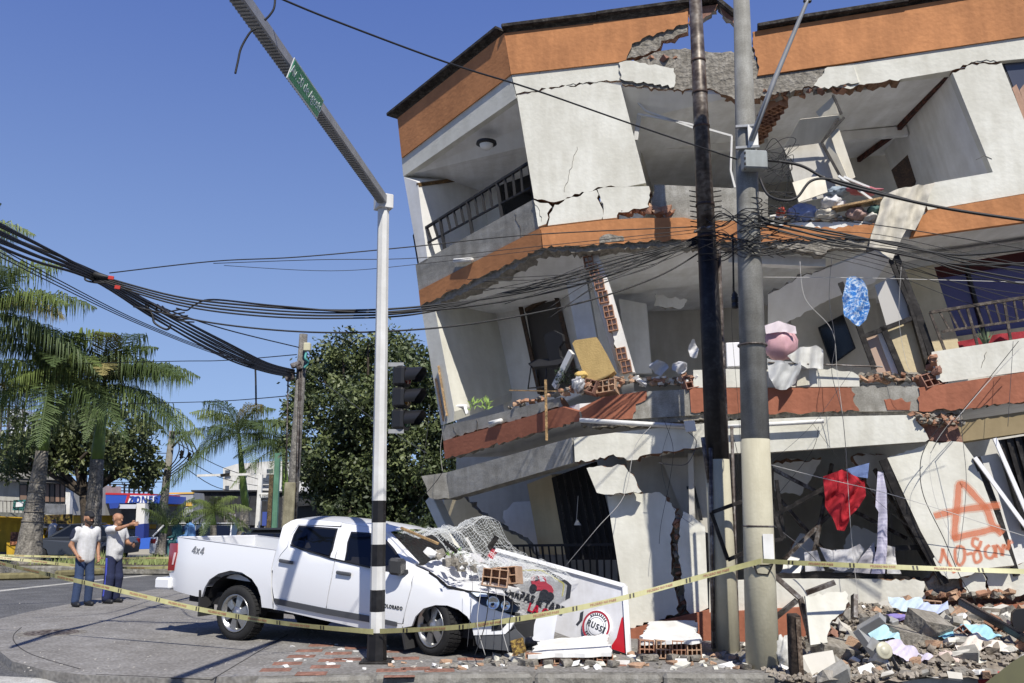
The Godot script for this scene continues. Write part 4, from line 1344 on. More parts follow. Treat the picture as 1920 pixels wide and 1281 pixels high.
	for i in 3:
		var c := sc + Vector3(0, (1 - i) * .268, 0)
		st = mb()
		box(st, c + fb * Vector3(-.09, 0, 0), Vector3(.16, .25, .25), .03, fb)
		var bd := obj("lamp_housing", st, M.black, sig)
		st = mb(true)
		var vis := []
		for k in 15:
			var a := deg_to_rad(-35 + k * 250 / 14.0)
			vis.append(Vector3(0, sin(a) * .108, cos(a) * .108))
		for k in 14:
			var l0 := .11 + .10 * clampf(vis[k].y * 8 + .6, .2, 1)
			var l1 := .11 + .10 * clampf(vis[k + 1].y * 8 + .6, .2, 1)
			quad(st, c + fb * vis[k], c + fb * vis[k + 1], c + fb * (vis[k + 1] + Vector3(l1, 0, 0)), c + fb * (vis[k] + Vector3(l0, 0, 0)))
		obj("visor", st, M.black, bd)
		st = mb(true)
		lathe(st, c + fb * Vector3(-.005, 0, 0), fb.x, [[.1, 0], [.06, .015], [.0, .02]], 18)
		obj("lens", st, mat([Color("5a1512"), Color("6a4a10"), Color("123f2a")][i], .15), bd)
	for py in [684, 809]:
		st = mb()
		bar(st, dp(728, py, d0), dp(757, py, d0 + .02), .04, .05)
		obj("bracket", st, galv, sig)

	# ----- big round concrete pole by the shop opening
	base = gr(1430, 1252)
	d0 = -base.z
	top = dp(1389, -40, d0)
	var cp := thing("concrete_pole", "thick round concrete utility pole painted cream below, nearest the shop opening", "utility pole", base)
	var split := hit(Vector3.BACK, base, 1415, 824).y / top.y
	var mid := base.lerp(top, split)
	var pcream := mat(Color("bdb8a2"), .8, T.plaster, .6, T.nfine, .15)
	st = mb(true)
	tube(st, [base - Vector3(0, .1, 0), mid], [.186, .165], 28)
	obj("painted_base", st, pcream, cp)
	st = mb(true)
	tube(st, [mid, mid.lerp(top, .5), top], [.1645, .135, .098], 28)
	obj("shaft", st, mat(Color("a3a39e"), .85, T.concrete, .5, T.nmid, .15), cp)
	for py in [987, 648]:
		var c := base.lerp(top, hit(Vector3.BACK, base, 1420, py).y / top.y)
		st = mb(true)
		lathe(st, c, top - base, [[.168, -.012], [.176, -.01], [.176, .01], [.168, .012]], 28)
		obj("strap", st, M.metal, cp)
	st = mb()
	box(st, dp(1441, 1025, d0 - .17), Vector3(.14, .28, .004), 0, Basis(Vector3.UP, .35))
	obj("paper_notice", st, M.white, cp)
	# painted number plate mark
	st = mb()
	var lm := [[1411, 1052], [1420, 1076], [1440, 1078], [1449, 1058], [1440, 1060], [1425, 1060]]
	for i in lm.size() - 1:
		bar(st, dp(lm[i][0], lm[i][1], d0 - .178), dp(lm[i + 1][0], lm[i + 1][1], d0 - .178), .02, .014)
	obj("paint_mark", st, M.iron, cp)
	# junction box, mounting plate, lamp arm
	var bx := thing("junction_box", "grey cable junction box strapped to the thick concrete pole", "junction box", dp(1413, 302, d0 - .2))
	st = mb()
	box(st, dp(1414, 302, d0 - .22), Vector3(.29, .23, .16), .015, Basis(Vector3.UP, .1))
	obj("case", st, mat(Color("9aa0a0"), .5, T.plaster, 1.0), bx)
	for i in 4:
		st = mb()
		box(st, dp(1397, 287 + i * 10, d0 - .305), Vector3(.02, .03, .02), .004)
		obj("latch", st, M.iron, bx)
	var la := thing("street_lamp", "slanting grey street lamp arm and head bolted high on the concrete pole", "street lamp", dp(1412, 262, d0 - .18))
	st = mb()
	var mpl := dp(1412, 256, d0 - .17)
	box(st, mpl, Vector3(.13, .30, .012), .003, Basis(Vector3.UP, .15))
	obj("mounting_plate", st, M.white, la)
	st = mb(true)
	tube(st, [dp(1409, 262, d0 - .22), dp(1452, 150, d0 - .3), dp(1512, 6, d0 - .5), dp(1524, -25, d0 - .53)], [.035, .032, .024, .024], 10)
	obj("tube", st, galv, la)
	for py in [238, 278]:
		st = mb()
		bar(st, dp(1380, py, d0 - .1), dp(1424, py - 3, d0 - .2), .05, .03)
		obj("clamp", st, M.steel, la)
	st = mb()
	box(st, dp(1514, 2, d0 - .5), Vector3(.10, .05, .05), .015)
	obj("lamp_head", st, M.black, la)

	# ----- thinner steel pole behind it
	base = gr(1362, 1222)
	d0 = -base.z
	top = dp(1302, -40, d0)
	var sp := thing("steel_pole", "dark steel utility pole with a cream base beside the concrete pole", "utility pole", base)
	var ss := hit(Vector3.BACK, base, 1350, 862).y / top.y
	mid = base.lerp(top, ss)
	var s3 := hit(Vector3.BACK, base, 1330, 440).y / top.y
	st = mb(true)
	tube(st, [base - Vector3(0, .05, 0), mid], [.175, .155], 24)
	obj("painted_base", st, pcream, sp)
	st = mb(true)
	tube(st, [mid, base.lerp(top, s3)], [.152, .125], 24)
	obj("lower_shaft", st, mat(Color("353536"), .6, T.rust, .5, null, 1, .2), sp)
	st = mb(true)
	tube(st, [base.lerp(top, s3), top], [.125, .085], 24)
	obj("upper_shaft", st, mat(Color("8a847b"), .45, T.rust, .35, null, 1, .25), sp)
	for py in [115, 175, 238, 385, 445]:
		var f := hit(Vector3.BACK, base, 1320, py).y / top.y
		var c := base.lerp(top, f)
		var r := lerpf(.13, .085, (f - s3) / (1 - s3)) if f > s3 else .13
		st = mb(true)
		lathe(st, c, top - base, [[r - .01, -.02], [r + .006, -.016], [r + .006, .016], [r - .01, .02]], 24)
		obj("weld_collar", st, mat(Color("6b5544"), .6, T.rust, .6), sp)
	# step pegs
	for i in 8:
		var c := base.lerp(top, hit(Vector3.BACK, base, 1330, 360 + i * 9.5).y / top.y)
		for s in [-1, 1]:
			st = mb()
			bar(st, c + Vector3(s * .12, 0, 0), c + Vector3(s * .22, 0, .05), .012, .012)
			obj("step_peg", st, M.iron, sp)
	for q in [[1332, 840, 1338, 1216, .028, .12], [1347, 460, 1378, 1216, .03, -.05], [1318, 820, 1330, 905, .03, .1], [1372, 800, 1384, 1216, .022, -.08]]:
		st = mb(true)
		tube(st, [dp(q[0], q[1], d0 - q[5]), dp(q[2], q[3], d0 - q[5])], q[4], 10)
		obj("conduit", st, M.metal, sp)
	# bent window frame hooked on the poles
	var wf := thing("bent_window_frame", "bent dark metal window frame hanging between the two poles", "window frame", dp(1380, 1000, d0 - .5))
	for q in [[1333, 961, 1365, 1050], [1335, 961, 1398, 938], [1365, 1050, 1400, 1035], [1440, 930, 1468, 1010], [1468, 1010, 1450, 1014]]:
		st = mb()
		bar(st, dp(q[0], q[1], d0 - .35), dp(q[2], q[3], d0 - .35), .04, .045)
		obj("frame_bar", st, M.iron, wf)
	# ----- wooden post stump by the kerb and bollard stump
	var ps := thing("timber_post", "short charred timber post standing at the kerb by the rubble", "post", gr(1490, 1262))
	st = mb()
	bar(st, gr(1492, 1268) + Vector3(0, -.05, 0), dp(1488, 1152, 10.35), .115, .14, Vector3.BACK, .01)
	obj("post", st, mat(Color("4a4038"), .9, T.rust, .8, T.nmid, .8), ps)
	st = mb()
	bar(st, gr(1492, 1268) + Vector3(.04, -.02, .075), dp(1496, 1158, 10.27), .05, .02, Vector3.BACK)
	obj("split_face", st, mat(Color("8a7d6e"), .9, T.rust, .8), ps)

func wire(called: String, label: String, pts: Array, r: float, group := "", m = null) -> Node3D:
	var p := []
	for q in pts: p.append(dp(q[0], q[1], q[2]))
	var st := mb(true)
	tube(st, spline(p, 7), r, 6)
	var o := obj(called, st, m if m else M.cable)
	return tag(o, label, "cable", group)
func cables() -> void:
	var g1 := "cables of the bundle above the palms"
	# thick bundle from the upper left to the timber pole
	var ends := [[-40, 396, 415], [-40, 408, 428], [-40, 420, 440], [-40, 428, 447], [-40, 436, 456], [-40, 444, 462]]
	for i in 10:
		wire("bundle_cable", "%s black cable in the thick bundle sloping down to the timber pole" % nth(i), [[-60, 388 + i * 5.5, 9], [60, 452 + i * 4 - 3 * (i % 3), 10.5], [175, 512 + i * 1.5, 12], [290, 574 + i * 3 - 4 * (i % 2), 14.5], [420, 640 + i * 3.4, 18], [500, 680 + i * 2, 20], [552, 694 + i * 1.5, 22]], .017 - .002 * (i % 3), g1)
	for i in 3:
		wire("thin_cable", "%s thin cable hanging under the thick bundle near the palms" % nth(i), [[-60, 432 + i * 9, 9], [100, 520 + i * 6, 11], [270, 606 + i * 3, 14], [430, 668 + i * 2, 18], [556, 700, 22]], .007, "thin cables under the bundle")
	# cables from the joint toward the building corner poles
	for i in 4:
		wire("service_cable", "%s black cable sagging from the red tagged joint to the steel pole" % nth(i), [[175, 514 + i * 3, 12], [330, 556 + i * 5, 12], [480, 574 + i * 6, 12], [640, 582 + i * 5, 12], [800, 574 + i * 4, 12.1], [1000, 545 - i * 4, 12.2], [1180, 498 - i * 6, 12.3], [1320, 438 + i * 5, 12.4]], .014 - .002 * (i % 2), "cables from the joint to the steel pole")
	wire("sagging_cable", "lowest long cable sagging across the middle floor to the steel pole", [[250, 575, 12], [400, 606, 12], [560, 622, 12], [710, 622, 12], [880, 608, 12.1], [1080, 570, 12.2], [1230, 520, 12.3], [1318, 470, 12.4]], .012)
	wire("thin_wire", "thin wire crossing the sky from the joint to the balcony railing", [[205, 512, 12], [400, 490, 12], [560, 482, 12], [780, 462, 12.2], [1000, 440, 12.3], [1310, 425, 12.4]], .008)
	wire("thin_wire", "thin wire just below the first sky wire, crossing to the orange band", [[400, 494, 12], [600, 487, 12], [780, 484, 12.2], [1010, 462, 12.3], [1310, 430, 12.4]], .005)
	wire("thin_wire", "faint low wire crossing the sky to the slab corner", [[420, 498, 12], [620, 508, 12], [780, 496, 12.2], [1000, 470, 12.3], [1310, 436, 12.4]], .004)
	wire("span_wire", "single dark wire running down across the top of the sky to the concrete pole", [[500, -14, 7], [620, 36, 7.4], [840, 118, 8.2], [1000, 168, 9], [1200, 238, 10], [1385, 300, 11]], .009)
	# the joint itself: tape wraps and red tags
	var j := thing("cable_joint", "black taped cable joint with two red tags above the palms", "cable joint", dp(180, 515, 12))
	var st := mb(true)
	tube(st, [dp(164, 517, 12), dp(180, 516, 12), dp(205, 522, 12)], [.03, .05, .03], 10)
	obj("tape_wrap", st, M.cable, j)
	st = mb(true)
	tube(st, spline([dp(162, 515, 12), dp(160, 525, 12), dp(180, 530, 12), dp(205, 530, 12)], 5), .014, 6)
	obj("loop", st, M.cable, j)
	for q in [[208, 521], [220, 539]]:
		st = mb()
		box(st, dp(q[0], q[1], 11.9), Vector3(.075, .05, .02), .005, Basis(Vector3.BACK, -.15))
		obj("red_tag", st, mat(Color("b3372c"), .5), j)
	var j2 := thing("splice_tangle", "tangled black splice loop hanging on the bundle in mid span", "cable splice", dp(300, 590, 14.5))
	st = mb(true)
	tube(st, spline([dp(270, 566, 14.3), dp(285, 590, 14.3), dp(290, 606, 14.3), dp(312, 618, 14.3), dp(320, 610, 14.3)], 6), .018, 6)
	obj("loop", st, M.cable, j2)
	for i in 5:
		st = mb(true)
		tube(st, spline([dp(268 + i * 9, 562 + i * 3, 14.4), dp(290 + i * 8, 572 + i * 5, 14.2), dp(300 + i * 10, 586 + i * 4, 14.4), dp(340 + i * 6, 580 + i * 6, 14.4)], 5), .012, 6)
		obj("strand", st, M.cable, j2)
	wire("splice_lead", "heavy cable leaving the splice tangle and dipping toward the white mast", [[330, 578, 14], [350, 582, 14], [365, 572, 13], [400, 562, 12.4], [520, 574, 12], [700, 586, 12], [900, 572, 12.1], [1100, 530, 12.2], [1320, 452, 12.4]], .013)
	wire("drop_cable", "black drop cable hanging straight down behind the middle palm", [[465, 664, 20], [476, 672, 20], [479, 700, 20], [480, 760, 20]], .02)
	# distant sky wires on the left
	for q in [[[300, 678, 26], [420, 676, 24], [556, 665, 22], "upper faint wire ending at the timber pole"], [[290, 756, 30], [420, 752, 26], [545, 742, 22], "lower faint wire ending at the timber pole"]]:
		wire("distant_wire", q[3], [[q[0][0] - 320, q[0][1] + 8, 34], q[0], q[1], q[2]], .012)
	wire("pole_wire", "dark wire rising left from the box on the timber pole", [[0, 438, 12], [180, 510, 13], [300, 575, 16], [420, 617, 19], [562, 652, 22]], .014)
	wire("pole_wire", "thin wire leaving the timber pole behind the mast to the building", [[568, 690, 22], [640, 742, 20], [720, 800, 18], [800, 850, 16.5]], .005, "", M.wire)
	wire("broken_cable", "broken cable end dangling from the mast arm", [[516, -8, 6.2], [514, 14, 6.2], [506, 28, 6.2], [496, 38, 6.2]], .008)
	wire("broken_cable", "frayed cable hanging below the mast arm at the top", [[480, 54, 6.3], [468, 62, 6.3], [452, 90, 6.3], [446, 115, 6.3], [441, 138, 6.3]], .008)
	# right hand cables
	var gl := "cables from the concrete pole to the right"
	wire("heavy_cable", "thickest black cable sweeping right from the junction box past the wardrobe", [[1436, 300, 10.8], [1500, 310, 10.7], [1560, 340, 10.6], [1660, 366, 10.4], [1780, 392, 10.2], [1940, 416, 10]], .018)
	wire("heavy_cable", "looping black cable hanging between the concrete pole and the wardrobe", [[1425, 335, 10.8], [1440, 365, 10.7], [1470, 376, 10.6], [1495, 370, 10.6], [1520, 340, 10.6], [1555, 336, 10.6], [1620, 352, 10.5], [1720, 380, 10.3]], .016)
	for i in 6:
		wire("right_cable", "%s black cable running from the concrete pole past the right balcony" % nth(i), [[1420, 404 + i * 4, 10.9], [1470, 420 + i * 4 - 6 * (i % 2), 10.8], [1560, 434 + i * 5, 10.7], [1690, 462 + i * 5 - 8 * (i % 3), 10.5], [1800, 478 + i * 6, 10.3], [1940, 492 + i * 9 - 26 * (i % 3 == 0 as int), 10]], .013 - .002 * (i % 3), gl)
	wire("right_cable", "thin cable crossing the right hand orange band", [[1440, 400, 10.9], [1560, 412, 10.8], [1700, 430, 10.6], [1940, 470, 10.2]], .006)
	wire("right_cable", "thin pale wire level across the right balcony", [[1430, 520, 11], [1600, 521, 11], [1800, 526, 11], [1940, 530, 11]], .004, "", M.wire_pale)
	# tangle at the poles
	var tg := thing("cable_tangle", "snarl of black cables wrapped round both poles", "cable tangle", dp(1380, 430, 11))
	for i in 32:
		var y := rng.randf_range(398, 482)
		var d := rng.randf_range(10.75, 12.3)
		st = mb(true)
		var x0 := rng.randf_range(1300, 1340)
		tube(st, spline([dp(x0, y + rng.randf_range(-8, 22), 12.3), dp(1355 + rng.randf_range(-12, 12), y + rng.randf_range(-16, 20), (d + 12.0) / 2), dp(1392, y + rng.randf_range(-18, 18), 10.85), dp(1425, y + rng.randf_range(-14, 14), 10.85), dp(1450 + rng.randf_range(0, 60), y + rng.randf_range(-22, 16), 10.9)], 6), rng.randf_range(.003, .009), 5)
		obj("strand", st, M.cable, tg)
	for i in 18:
		var y := rng.randf_range(280, 385)
		st = mb(true)
		tube(st, spline([dp(1432 + rng.randf_range(0, 10), y, 10.8), dp(1460 + rng.randf_range(-14, 14), y + rng.randf_range(-24, 24), 10.75), dp(1480 + rng.randf_range(-20, 20), y + rng.randf_range(-30, 30), 10.75), dp(1452 + rng.randf_range(-20, 30), y + rng.randf_range(0, 50), 10.8)], 6), rng.randf_range(.003, .006), 5)
		obj("strand", st, M.cable, tg)
	for i in 9:
		st = mb(true)
		var y := 380.0 + i * 9 + rng.randf_range(-3, 3)
		var b := dp(1407, y, 11.0)
		lathe(st, b, Vector3(.01, 1, 0), [[.135, -.006], [.148, 0], [.135, .006]], 18)
		obj("wire_wrap", st, [M.cable, M.metal][i % 2], tg)
	st = mb(true)
	tube(st, [dp(1374, 440, 11.2), dp(1376, 560, 11.2)], .012, 6)
	obj("hanging_lead", st, M.cable, tg)
	st = mb(true)
	lathe(st, dp(1378, 562, 11.2), Vector3.UP, [[.0, -.12], [.04, -.11], [.045, -.05], [.03, -.04], [.045, -.03], [.045, .03], [.03, .04], [.04, .06], [.0, .12]], 12)
	obj("insulator", st, M.black, tg)
	for q in [[1308, 432], [1316, 428], [1330, 426]]:
		st = mb()
		box(st, dp(q[0], q[1], 12.0), Vector3(.10, .03, .03), .006, Basis(Vector3.BACK, .4))
		obj("clamp", st, M.metal, tg)
	for i in 9:
		wire("slack_wire", "thin slack wire sagging from the poles across the middle floor", [[1000 + rng.randf_range(-180, 60), 590 - i * 9 + rng.randf_range(-12, 12), 12.1], [1120, 545 - i * 6 + rng.randf_range(-12, 12), 12.15], [1230, 500 - i * 5 + rng.randf_range(-10, 10), 12.2], [1320, 440 + rng.randf_range(-14, 26), 12.3]], .005, "slack wires across the middle floor")
	for i in 7:
		wire("slack_wire", "%s thin slack wire running right from the cable snarl" % nth(i), [[1425, 410 + i * 9, 10.9], [1520, 424 + i * 10 + rng.randf_range(-8, 8), 10.9], [1650, 452 + i * 9 + rng.randf_range(-12, 12), 10.8], [1800, 480 + i * 14 + rng.randf_range(-10, 10), 10.6], [1940, 500 + i * 18, 10.4]], .004, "slack wires right of the snarl")
	# loose wires hanging over the facade, each its own
	var lw := [
		[[1260, 790], [1240, 860], [1250, 920], [1268, 960], [1300, 985]], [[1246, 790], [1262, 840], [1256, 900], [1240, 980], [1236, 1020]], [[1220, 800], [1190, 840], [1170, 930], [1120, 990], [1060, 1062]],
		[[1290, 810], [1306, 830], [1290, 868], [1262, 872], [1235, 868]], [[1378, 470], [1372, 600], [1384, 760], [1390, 900], [1376, 960]], [[1500, 490], [1510, 560], [1560, 620], [1570, 700], [1584, 820], [1596, 1000], [1610, 1120], [1630, 1190]],
		[[1560, 480], [1555, 560], [1566, 640], [1560, 700], [1580, 780], [1590, 900]], [[1770, 790], [1740, 830], [1726, 870], [1732, 930], [1770, 1010], [1800, 1080], [1830, 1130]], [[1790, 780], [1746, 850], [1752, 930], [1785, 1010], [1806, 1070]],
		[[1800, 770], [1806, 830], [1812, 900], [1806, 980], [1794, 1060]], [[1910, 640], [1830, 740], [1770, 810], [1745, 850]], [[1916, 650], [1850, 720], [1790, 790]], [[1440, 870], [1520, 800], [1600, 690]], [[1440, 950], [1520, 850], [1535, 800]],
		[[1446, 872], [1540, 896], [1680, 930], [1920, 1005]], [[1450, 985], [1520, 1040], [1540, 1070]], [[1524, 795], [1580, 870], [1640, 935], [1720, 1000]], [[830, 886], [826, 840], [836, 770], [840, 700]], [[790, 890], [800, 820], [806, 760]],
		[[745, 1010], [770, 960], [820, 900], [836, 870]], [[1690, 500], [1686, 600], [1700, 680], [1712, 700]], [[1900, 640], [1895, 720], [1890, 800]], [[1370, 800], [1384, 860], [1380, 910], [1402, 950]]]
	for i in lw.size():
		var p := []
		for q in lw[i]: p.append(fp(q[0], q[1], -.35 - .03 * (i % 5)) if q[0] > 1060 else ap(q[0], q[1], -.4))
		st = mb(true)
		tube(st, spline(p, 7), .0025 + .001 * (i % 4), 5)
		tag(obj("loose_wire", st, [M.wire, M.cable, M.wire_pale][i % 3]), "thin loose wire dangling across the broken facade", "wire", "loose wires hanging over the facade")

func tapes() -> void:
	var tm := mat(Color("b8b582"), .45, T.plaster, 1.0)
	var red := mat(Color("9a6450"), .6)
	var blk := mat(Color("33302a"), .6)
	var runs := [
		["yellow barrier tape from the left edge down to the white mast", [[-60, 1040, 14], [40, 1066, 13.6], [200, 1102, 13], [380, 1144, 12.4], [540, 1170, 11.8], [700, 1185, 11.26]], .062],
		["yellow barrier tape from the white mast up to the concrete pole", [[712, 1184, 11.24], [860, 1176, 11.1], [1000, 1156, 11.0], [1150, 1126, 10.9], [1300, 1086, 10.85], [1428, 1052, 10.78]], .062],
		["yellow barrier tape from the concrete pole to the right edge", [[1430, 1052, 10.78], [1500, 1056, 10.7], [1640, 1062, 10.6], [1800, 1068, 10.4], [1990, 1074, 10.2]], .055],
		["thin yellow barrier tape stretched behind the two men", [[-60, 1040, 24], [100, 1044, 24], [220, 1047, 24], [330, 1046, 24]], .05],
		["sagging yellow barrier tape passing just behind the men at thigh height", [[-60, 1040, 19], [60, 1052, 19.5], [160, 1062, 20], [260, 1065, 20], [320, 1064, 20]], .06]]
	for ri in runs.size():
		var r: Array = runs[ri]
		var p := []
		for q in r[1]: p.append(dp(q[0], q[1], q[2]))
		var sp := spline(p, 8)
		var t := thing("barrier_tape", r[0], "barrier tape", sp[0])
		var st := mb(true)
		var w: float = r[2] * .5
		var len := 0.0
		var cum := [0.0]
		for i in sp.size() - 1:
			len += sp[i].distance_to(sp[i + 1]); cum.append(len)
		var up := func(s: float) -> Vector3:
			return Vector3(0, 1, 0).rotated(Vector3.RIGHT, .45 * sin(s * 1.3 + ri))
		for i in sp.size() - 1:
			var u0: Vector3 = up.call(cum[i]) * w
			var u1: Vector3 = up.call(cum[i + 1]) * w
			quad(st, sp[i] + u0, sp[i + 1] + u1, sp[i + 1] - u1, sp[i] - u0)
		obj("ribbon", st, tm, t)
		# print: words between pairs of black bars
		var s := .3
		var k := 0
		while s < len - .5:
			var pos := func(x: float) -> Array:
				var i := 0
				while i < cum.size() - 2 and cum[i + 1] < x: i += 1
				var f: float = (x - cum[i]) / maxf(.001, cum[i + 1] - cum[i])
				return [sp[i].lerp(sp[i + 1], f), (sp[i + 1] - sp[i]).normalized()]
			var e: Array = pos.call(s)
			var y: Vector3 = up.call(s)
			var z: Vector3 = e[1].cross(y).normalized()
			if k % 2 == 0:
				var b := mb()
				for o in [-.025, .015]:
					b = mb()
					var c: Vector3 = e[0] + e[1] * o + z * .003
					quad(b, c + y * w * .8, c + e[1] * .018 + y * w * .8, c + e[1] * .018 - y * w * .8, c - y * w * .8)
					obj("printed_bar", b, blk, t)
				s += .33
			else:
				text3("print", "PELIGRO NO PASE", w * .85, red, t, Transform3D(Basis(e[1], y, z), e[0] + z * .004), .001, true, false)
				s += .33
			k += 1
# ---------- cloth: an outline cut into cells on the plane (n, p) and pushed into folds
func drape(called: String, outline: Array, n: Vector3, p: Vector3, amp: float, freq: float, ang: float, m, parent: Node = self, cell := 5.0) -> MeshInstance3D:
	var st := mb(true)
	var ol := v2(outline)
	var lo := Vector2(INF, INF)
	var hi := -lo
	for q in ol:
		lo = lo.min(q); hi = hi.max(q)
	var off := rng.randf() * 50.0
	var dirv := Vector2(cos(ang), sin(ang))
	var f := func(q: Vector2) -> Vector3:
		var s := q.dot(dirv) * freq
		var a1 := q.dot(dirv)
		var a2 := q.dot(dirv.orthogonal())
		var d := sin(s + 2.6 * nz.get_noise_2d(q.x * .01 + off, q.y * .01)) * .6 + nz.get_noise_2d(a1 * .045 + off, a2 * .008) * .8 + nz.get_noise_2d(a1 * .09 + off, a2 * .02) * .25
		return hit(n, p, q.x, q.y) + n * (d * amp)
	var x := lo.x
	while x < hi.x:
		var y := lo.y
		while y < hi.y:
			var c := PackedVector2Array([Vector2(x, y), Vector2(x + cell, y), Vector2(x + cell, y + cell), Vector2(x, y + cell)])
			for poly in Geometry2D.intersect_polygons(c, ol):
				var idx := Geometry2D.triangulate_polygon(poly)
				for i in range(0, idx.size(), 3):
					tri(st, f.call(poly[idx[i]]), f.call(poly[idx[i + 1]]), f.call(poly[idx[i + 2]]))
			y += cell
		x += cell
	return obj(called, st, m, parent)
func cloth(called: String, label: String, cat: String, outline: Array, k: float, amp: float, freq: float, ang: float, m) -> Node3D:
	return tag(drape(called, outline, NF, PF - NF * k, amp, freq, ang, m), label, cat)
# crumpled lump of cloth or a stuffed bag
func bundle(called: String, label: String, cat: String, c: Vector3, s: Vector3, m, rough := .35, basis := Basis()) -> Node3D:
	var st := mb(true)
	var off := rng.randf() * 40
	var N := 30
	var pt := func(i: int, j: int) -> Vector3:
		var th := PI * i / 14.0
		var ph := TAU * (j % N) / N
		var d := Vector3(sin(th) * cos(ph), cos(th), sin(th) * sin(ph))
		var r := 1.0 + rough * nz.get_noise_3d(d.x * 1.4 + off, d.y * 1.4, d.z * 1.4) * 1.1 + rough * .22 * nz.get_noise_3d(d.x * 2.6 + off, d.y * 2.6, d.z * 2.6) + rough * .12 * sin(ph * 5.0 + 3.0 * nz.get_noise_2d(d.y * 1.5, off))
		return c + basis * (d * r * s * .5)
	for i in 14:
		for j in N: quad(st, pt.call(i, j), pt.call(i, j + 1), pt.call(i + 1, j + 1), pt.call(i + 1, j))
	return tag(obj(called, st, m), label, cat)

func signboard() -> void:
	var q := func(zx: float, zy: float) -> Array: return [860 + zx / 4.255, 980 + zy / 4.255]
	var foot := gr(1178, 1229)
	var n := Vector3(-.50, .22, .84).normalized()
	var t := thing("fallen_sign", "fallen white shop sign board with red corners leaning beside the truck's nose", "shop sign", foot)
	var zo := func(a: Array) -> Array:
		var o := []
		for i in range(0, a.size(), 2): o.append_array(q.call(a[i], a[i + 1]))
		return o
	var wm := mat(Color("d9dadf"), .35, T.plaster, .7)
	plate("panel", wm, n, foot, zo.call([300, 222, 1325, 510, 1355, 1052, 1200, 1004, 940, 935, 540, 790, 180, 660, 230, 300]), .1, t)
	var redm := mat(Color("b3202c"), .3)
	plate("red_corner", redm, n, foot + n * .004, zo.call([212, 262, 252, 203, 322, 226, 268, 292]), .003, t)
	plate("red_corner", redm, n, foot + n * .004, zo.call([1205, 1003, 1260, 920, 1300, 760, 1314, 752, 1337, 1046]), .003, t)
	for e in [[300, 218, 1328, 506], [1326, 506, 1358, 1054]]:
		var st := mb()
		var a: Array = q.call(e[0], e[1]); var b: Array = q.call(e[2], e[3])
		bar(st, hit(n, foot + n * .012, a[0], a[1]), hit(n, foot + n * .012, b[0], b[1]), .05, .05, n)
		obj("edge_trim", st, mat(Color("eeeeef"), .3), t)
	plate("emblem_field", mat(Color("d3d6da"), .4, T.pave, 1.0), n, foot + n * .003, zo.call([420, 390, 670, 378, 860, 490, 890, 500, 860, 620, 780, 660, 560, 740, 470, 640]), .002, t)
	var dk := mat(Color("34363c"), .4)
	plate("emblem_border", dk, n, foot + n * .006, zo.call([668, 376, 700, 374, 870, 470, 900, 500, 888, 600, 850, 620, 866, 500, 850, 486]), .003, t)
	plate("emblem_border", dk, n, foot + n * .006, zo.call([970, 720, 996, 706, 988, 780, 950, 824, 935, 812, 962, 780]), .003, t)
	var yl := mat(Color("b5b06a"), .4)
	plate("emblem_line", yl, n, foot + n * .006, zo.call([420, 378, 660, 372, 700, 396, 836, 478, 846, 500, 830, 590, 822, 590, 834, 500, 826, 486, 655, 384, 420, 390]), .003, t)
	# red off-road car drawn on the sign, raised letters board
	plate("car_body", mat(Color("b0404e"), .4), n, foot + n * .014, zo.call([576, 440, 600, 420, 664, 424, 690, 440, 700, 480, 740, 505, 756, 540, 748, 566, 700, 560, 650, 540, 600, 545, 584, 520]), .01, t)
	plate("car_window", mat(Color("3d3f48"), .2), n, foot + n * .017, zo.call([606, 430, 632, 428, 640, 462, 610, 470]), .003, t)
	plate("car_window", mat(Color("c9ccd2"), .2), n, foot + n * .017, zo.call([640, 430, 664, 432, 690, 470, 650, 470]), .003, t)
	for c in [[596, 526, .055], [684, 580, .075], [730, 590, .055]]:
		var a: Array = q.call(c[0], c[1])
		var st := mb()
		lathe(st, hit(n, foot + n * .014, a[0], a[1]), n, [[.0, .01], [c[2] * .5, .01], [c[2] * .5, .006], [c[2], .008], [c[2], -.01]], 18)
		obj("car_wheel", st, dk, t)
	# lettering follows the board's slope
	var A: Array = q.call(415, 560); var Z: Array = q.call(770, 690)
	var x := (hit(n, foot, Z[0], Z[1]) - hit(n, foot, A[0], A[1]))
	var wid := x.length()
	x = x.normalized()
	var sb := Basis(x, n.cross(x), n)
	var ce: Array = q.call(596, 615)
	text3("lettering", "CARPAS & TAPI", wid / 7.2, dk, t, Transform3D(sb, hit(n, foot + n * .016, ce[0], ce[1])), .016, true, false)
	ce = q.call(630, 700)
	text3("lettering", "LA C", wid / 6.4, mat(Color("b5203a"), .4), t, Transform3D(sb, hit(n, foot + n * .016, ce[0], ce[1])), .016, true, false)
	var bc: Array = q.call(1110, 832)
	var c0 := hit(n, foot, bc[0], bc[1])
	var st := mb(true)
	lathe(st, c0, n, [[.0, .05], [.195, .05], [.2, .045], [.2, .0]], 40)
	var bd := obj("round_badge", st, mat(Color("e6e6e8"), .3), t)
	st = mb()
	for k in 48:
		var a := TAU * k / 48
		var a2 := TAU * (k + 1) / 48
		var u := sb.x * cos(a) + sb.y * sin(a); var v := sb.x * cos(a2) + sb.y * sin(a2)
		var o := c0 + n * .053
		quad(st, o + u * .192, o + v * .192, o + v * .166, o + u * .166)
	obj("badge_ring", st, mat(Color("9c2f3c"), .4), bd)
	for r in [[.135, .128], [.11, .105]]:
		st = mb()
		for k in 40:
			var a := TAU * k / 40
			var a2 := TAU * (k + 1) / 40
			var o := c0 + n * .053
			quad(st, o + (sb.x * cos(a) + sb.y * sin(a)) * r[0], o + (sb.x * cos(a2) + sb.y * sin(a2)) * r[0], o + (sb.x * cos(a2) + sb.y * sin(a2)) * r[1], o + (sb.x * cos(a) + sb.y * sin(a)) * r[1])
		obj("badge_ring", st, dk, bd)
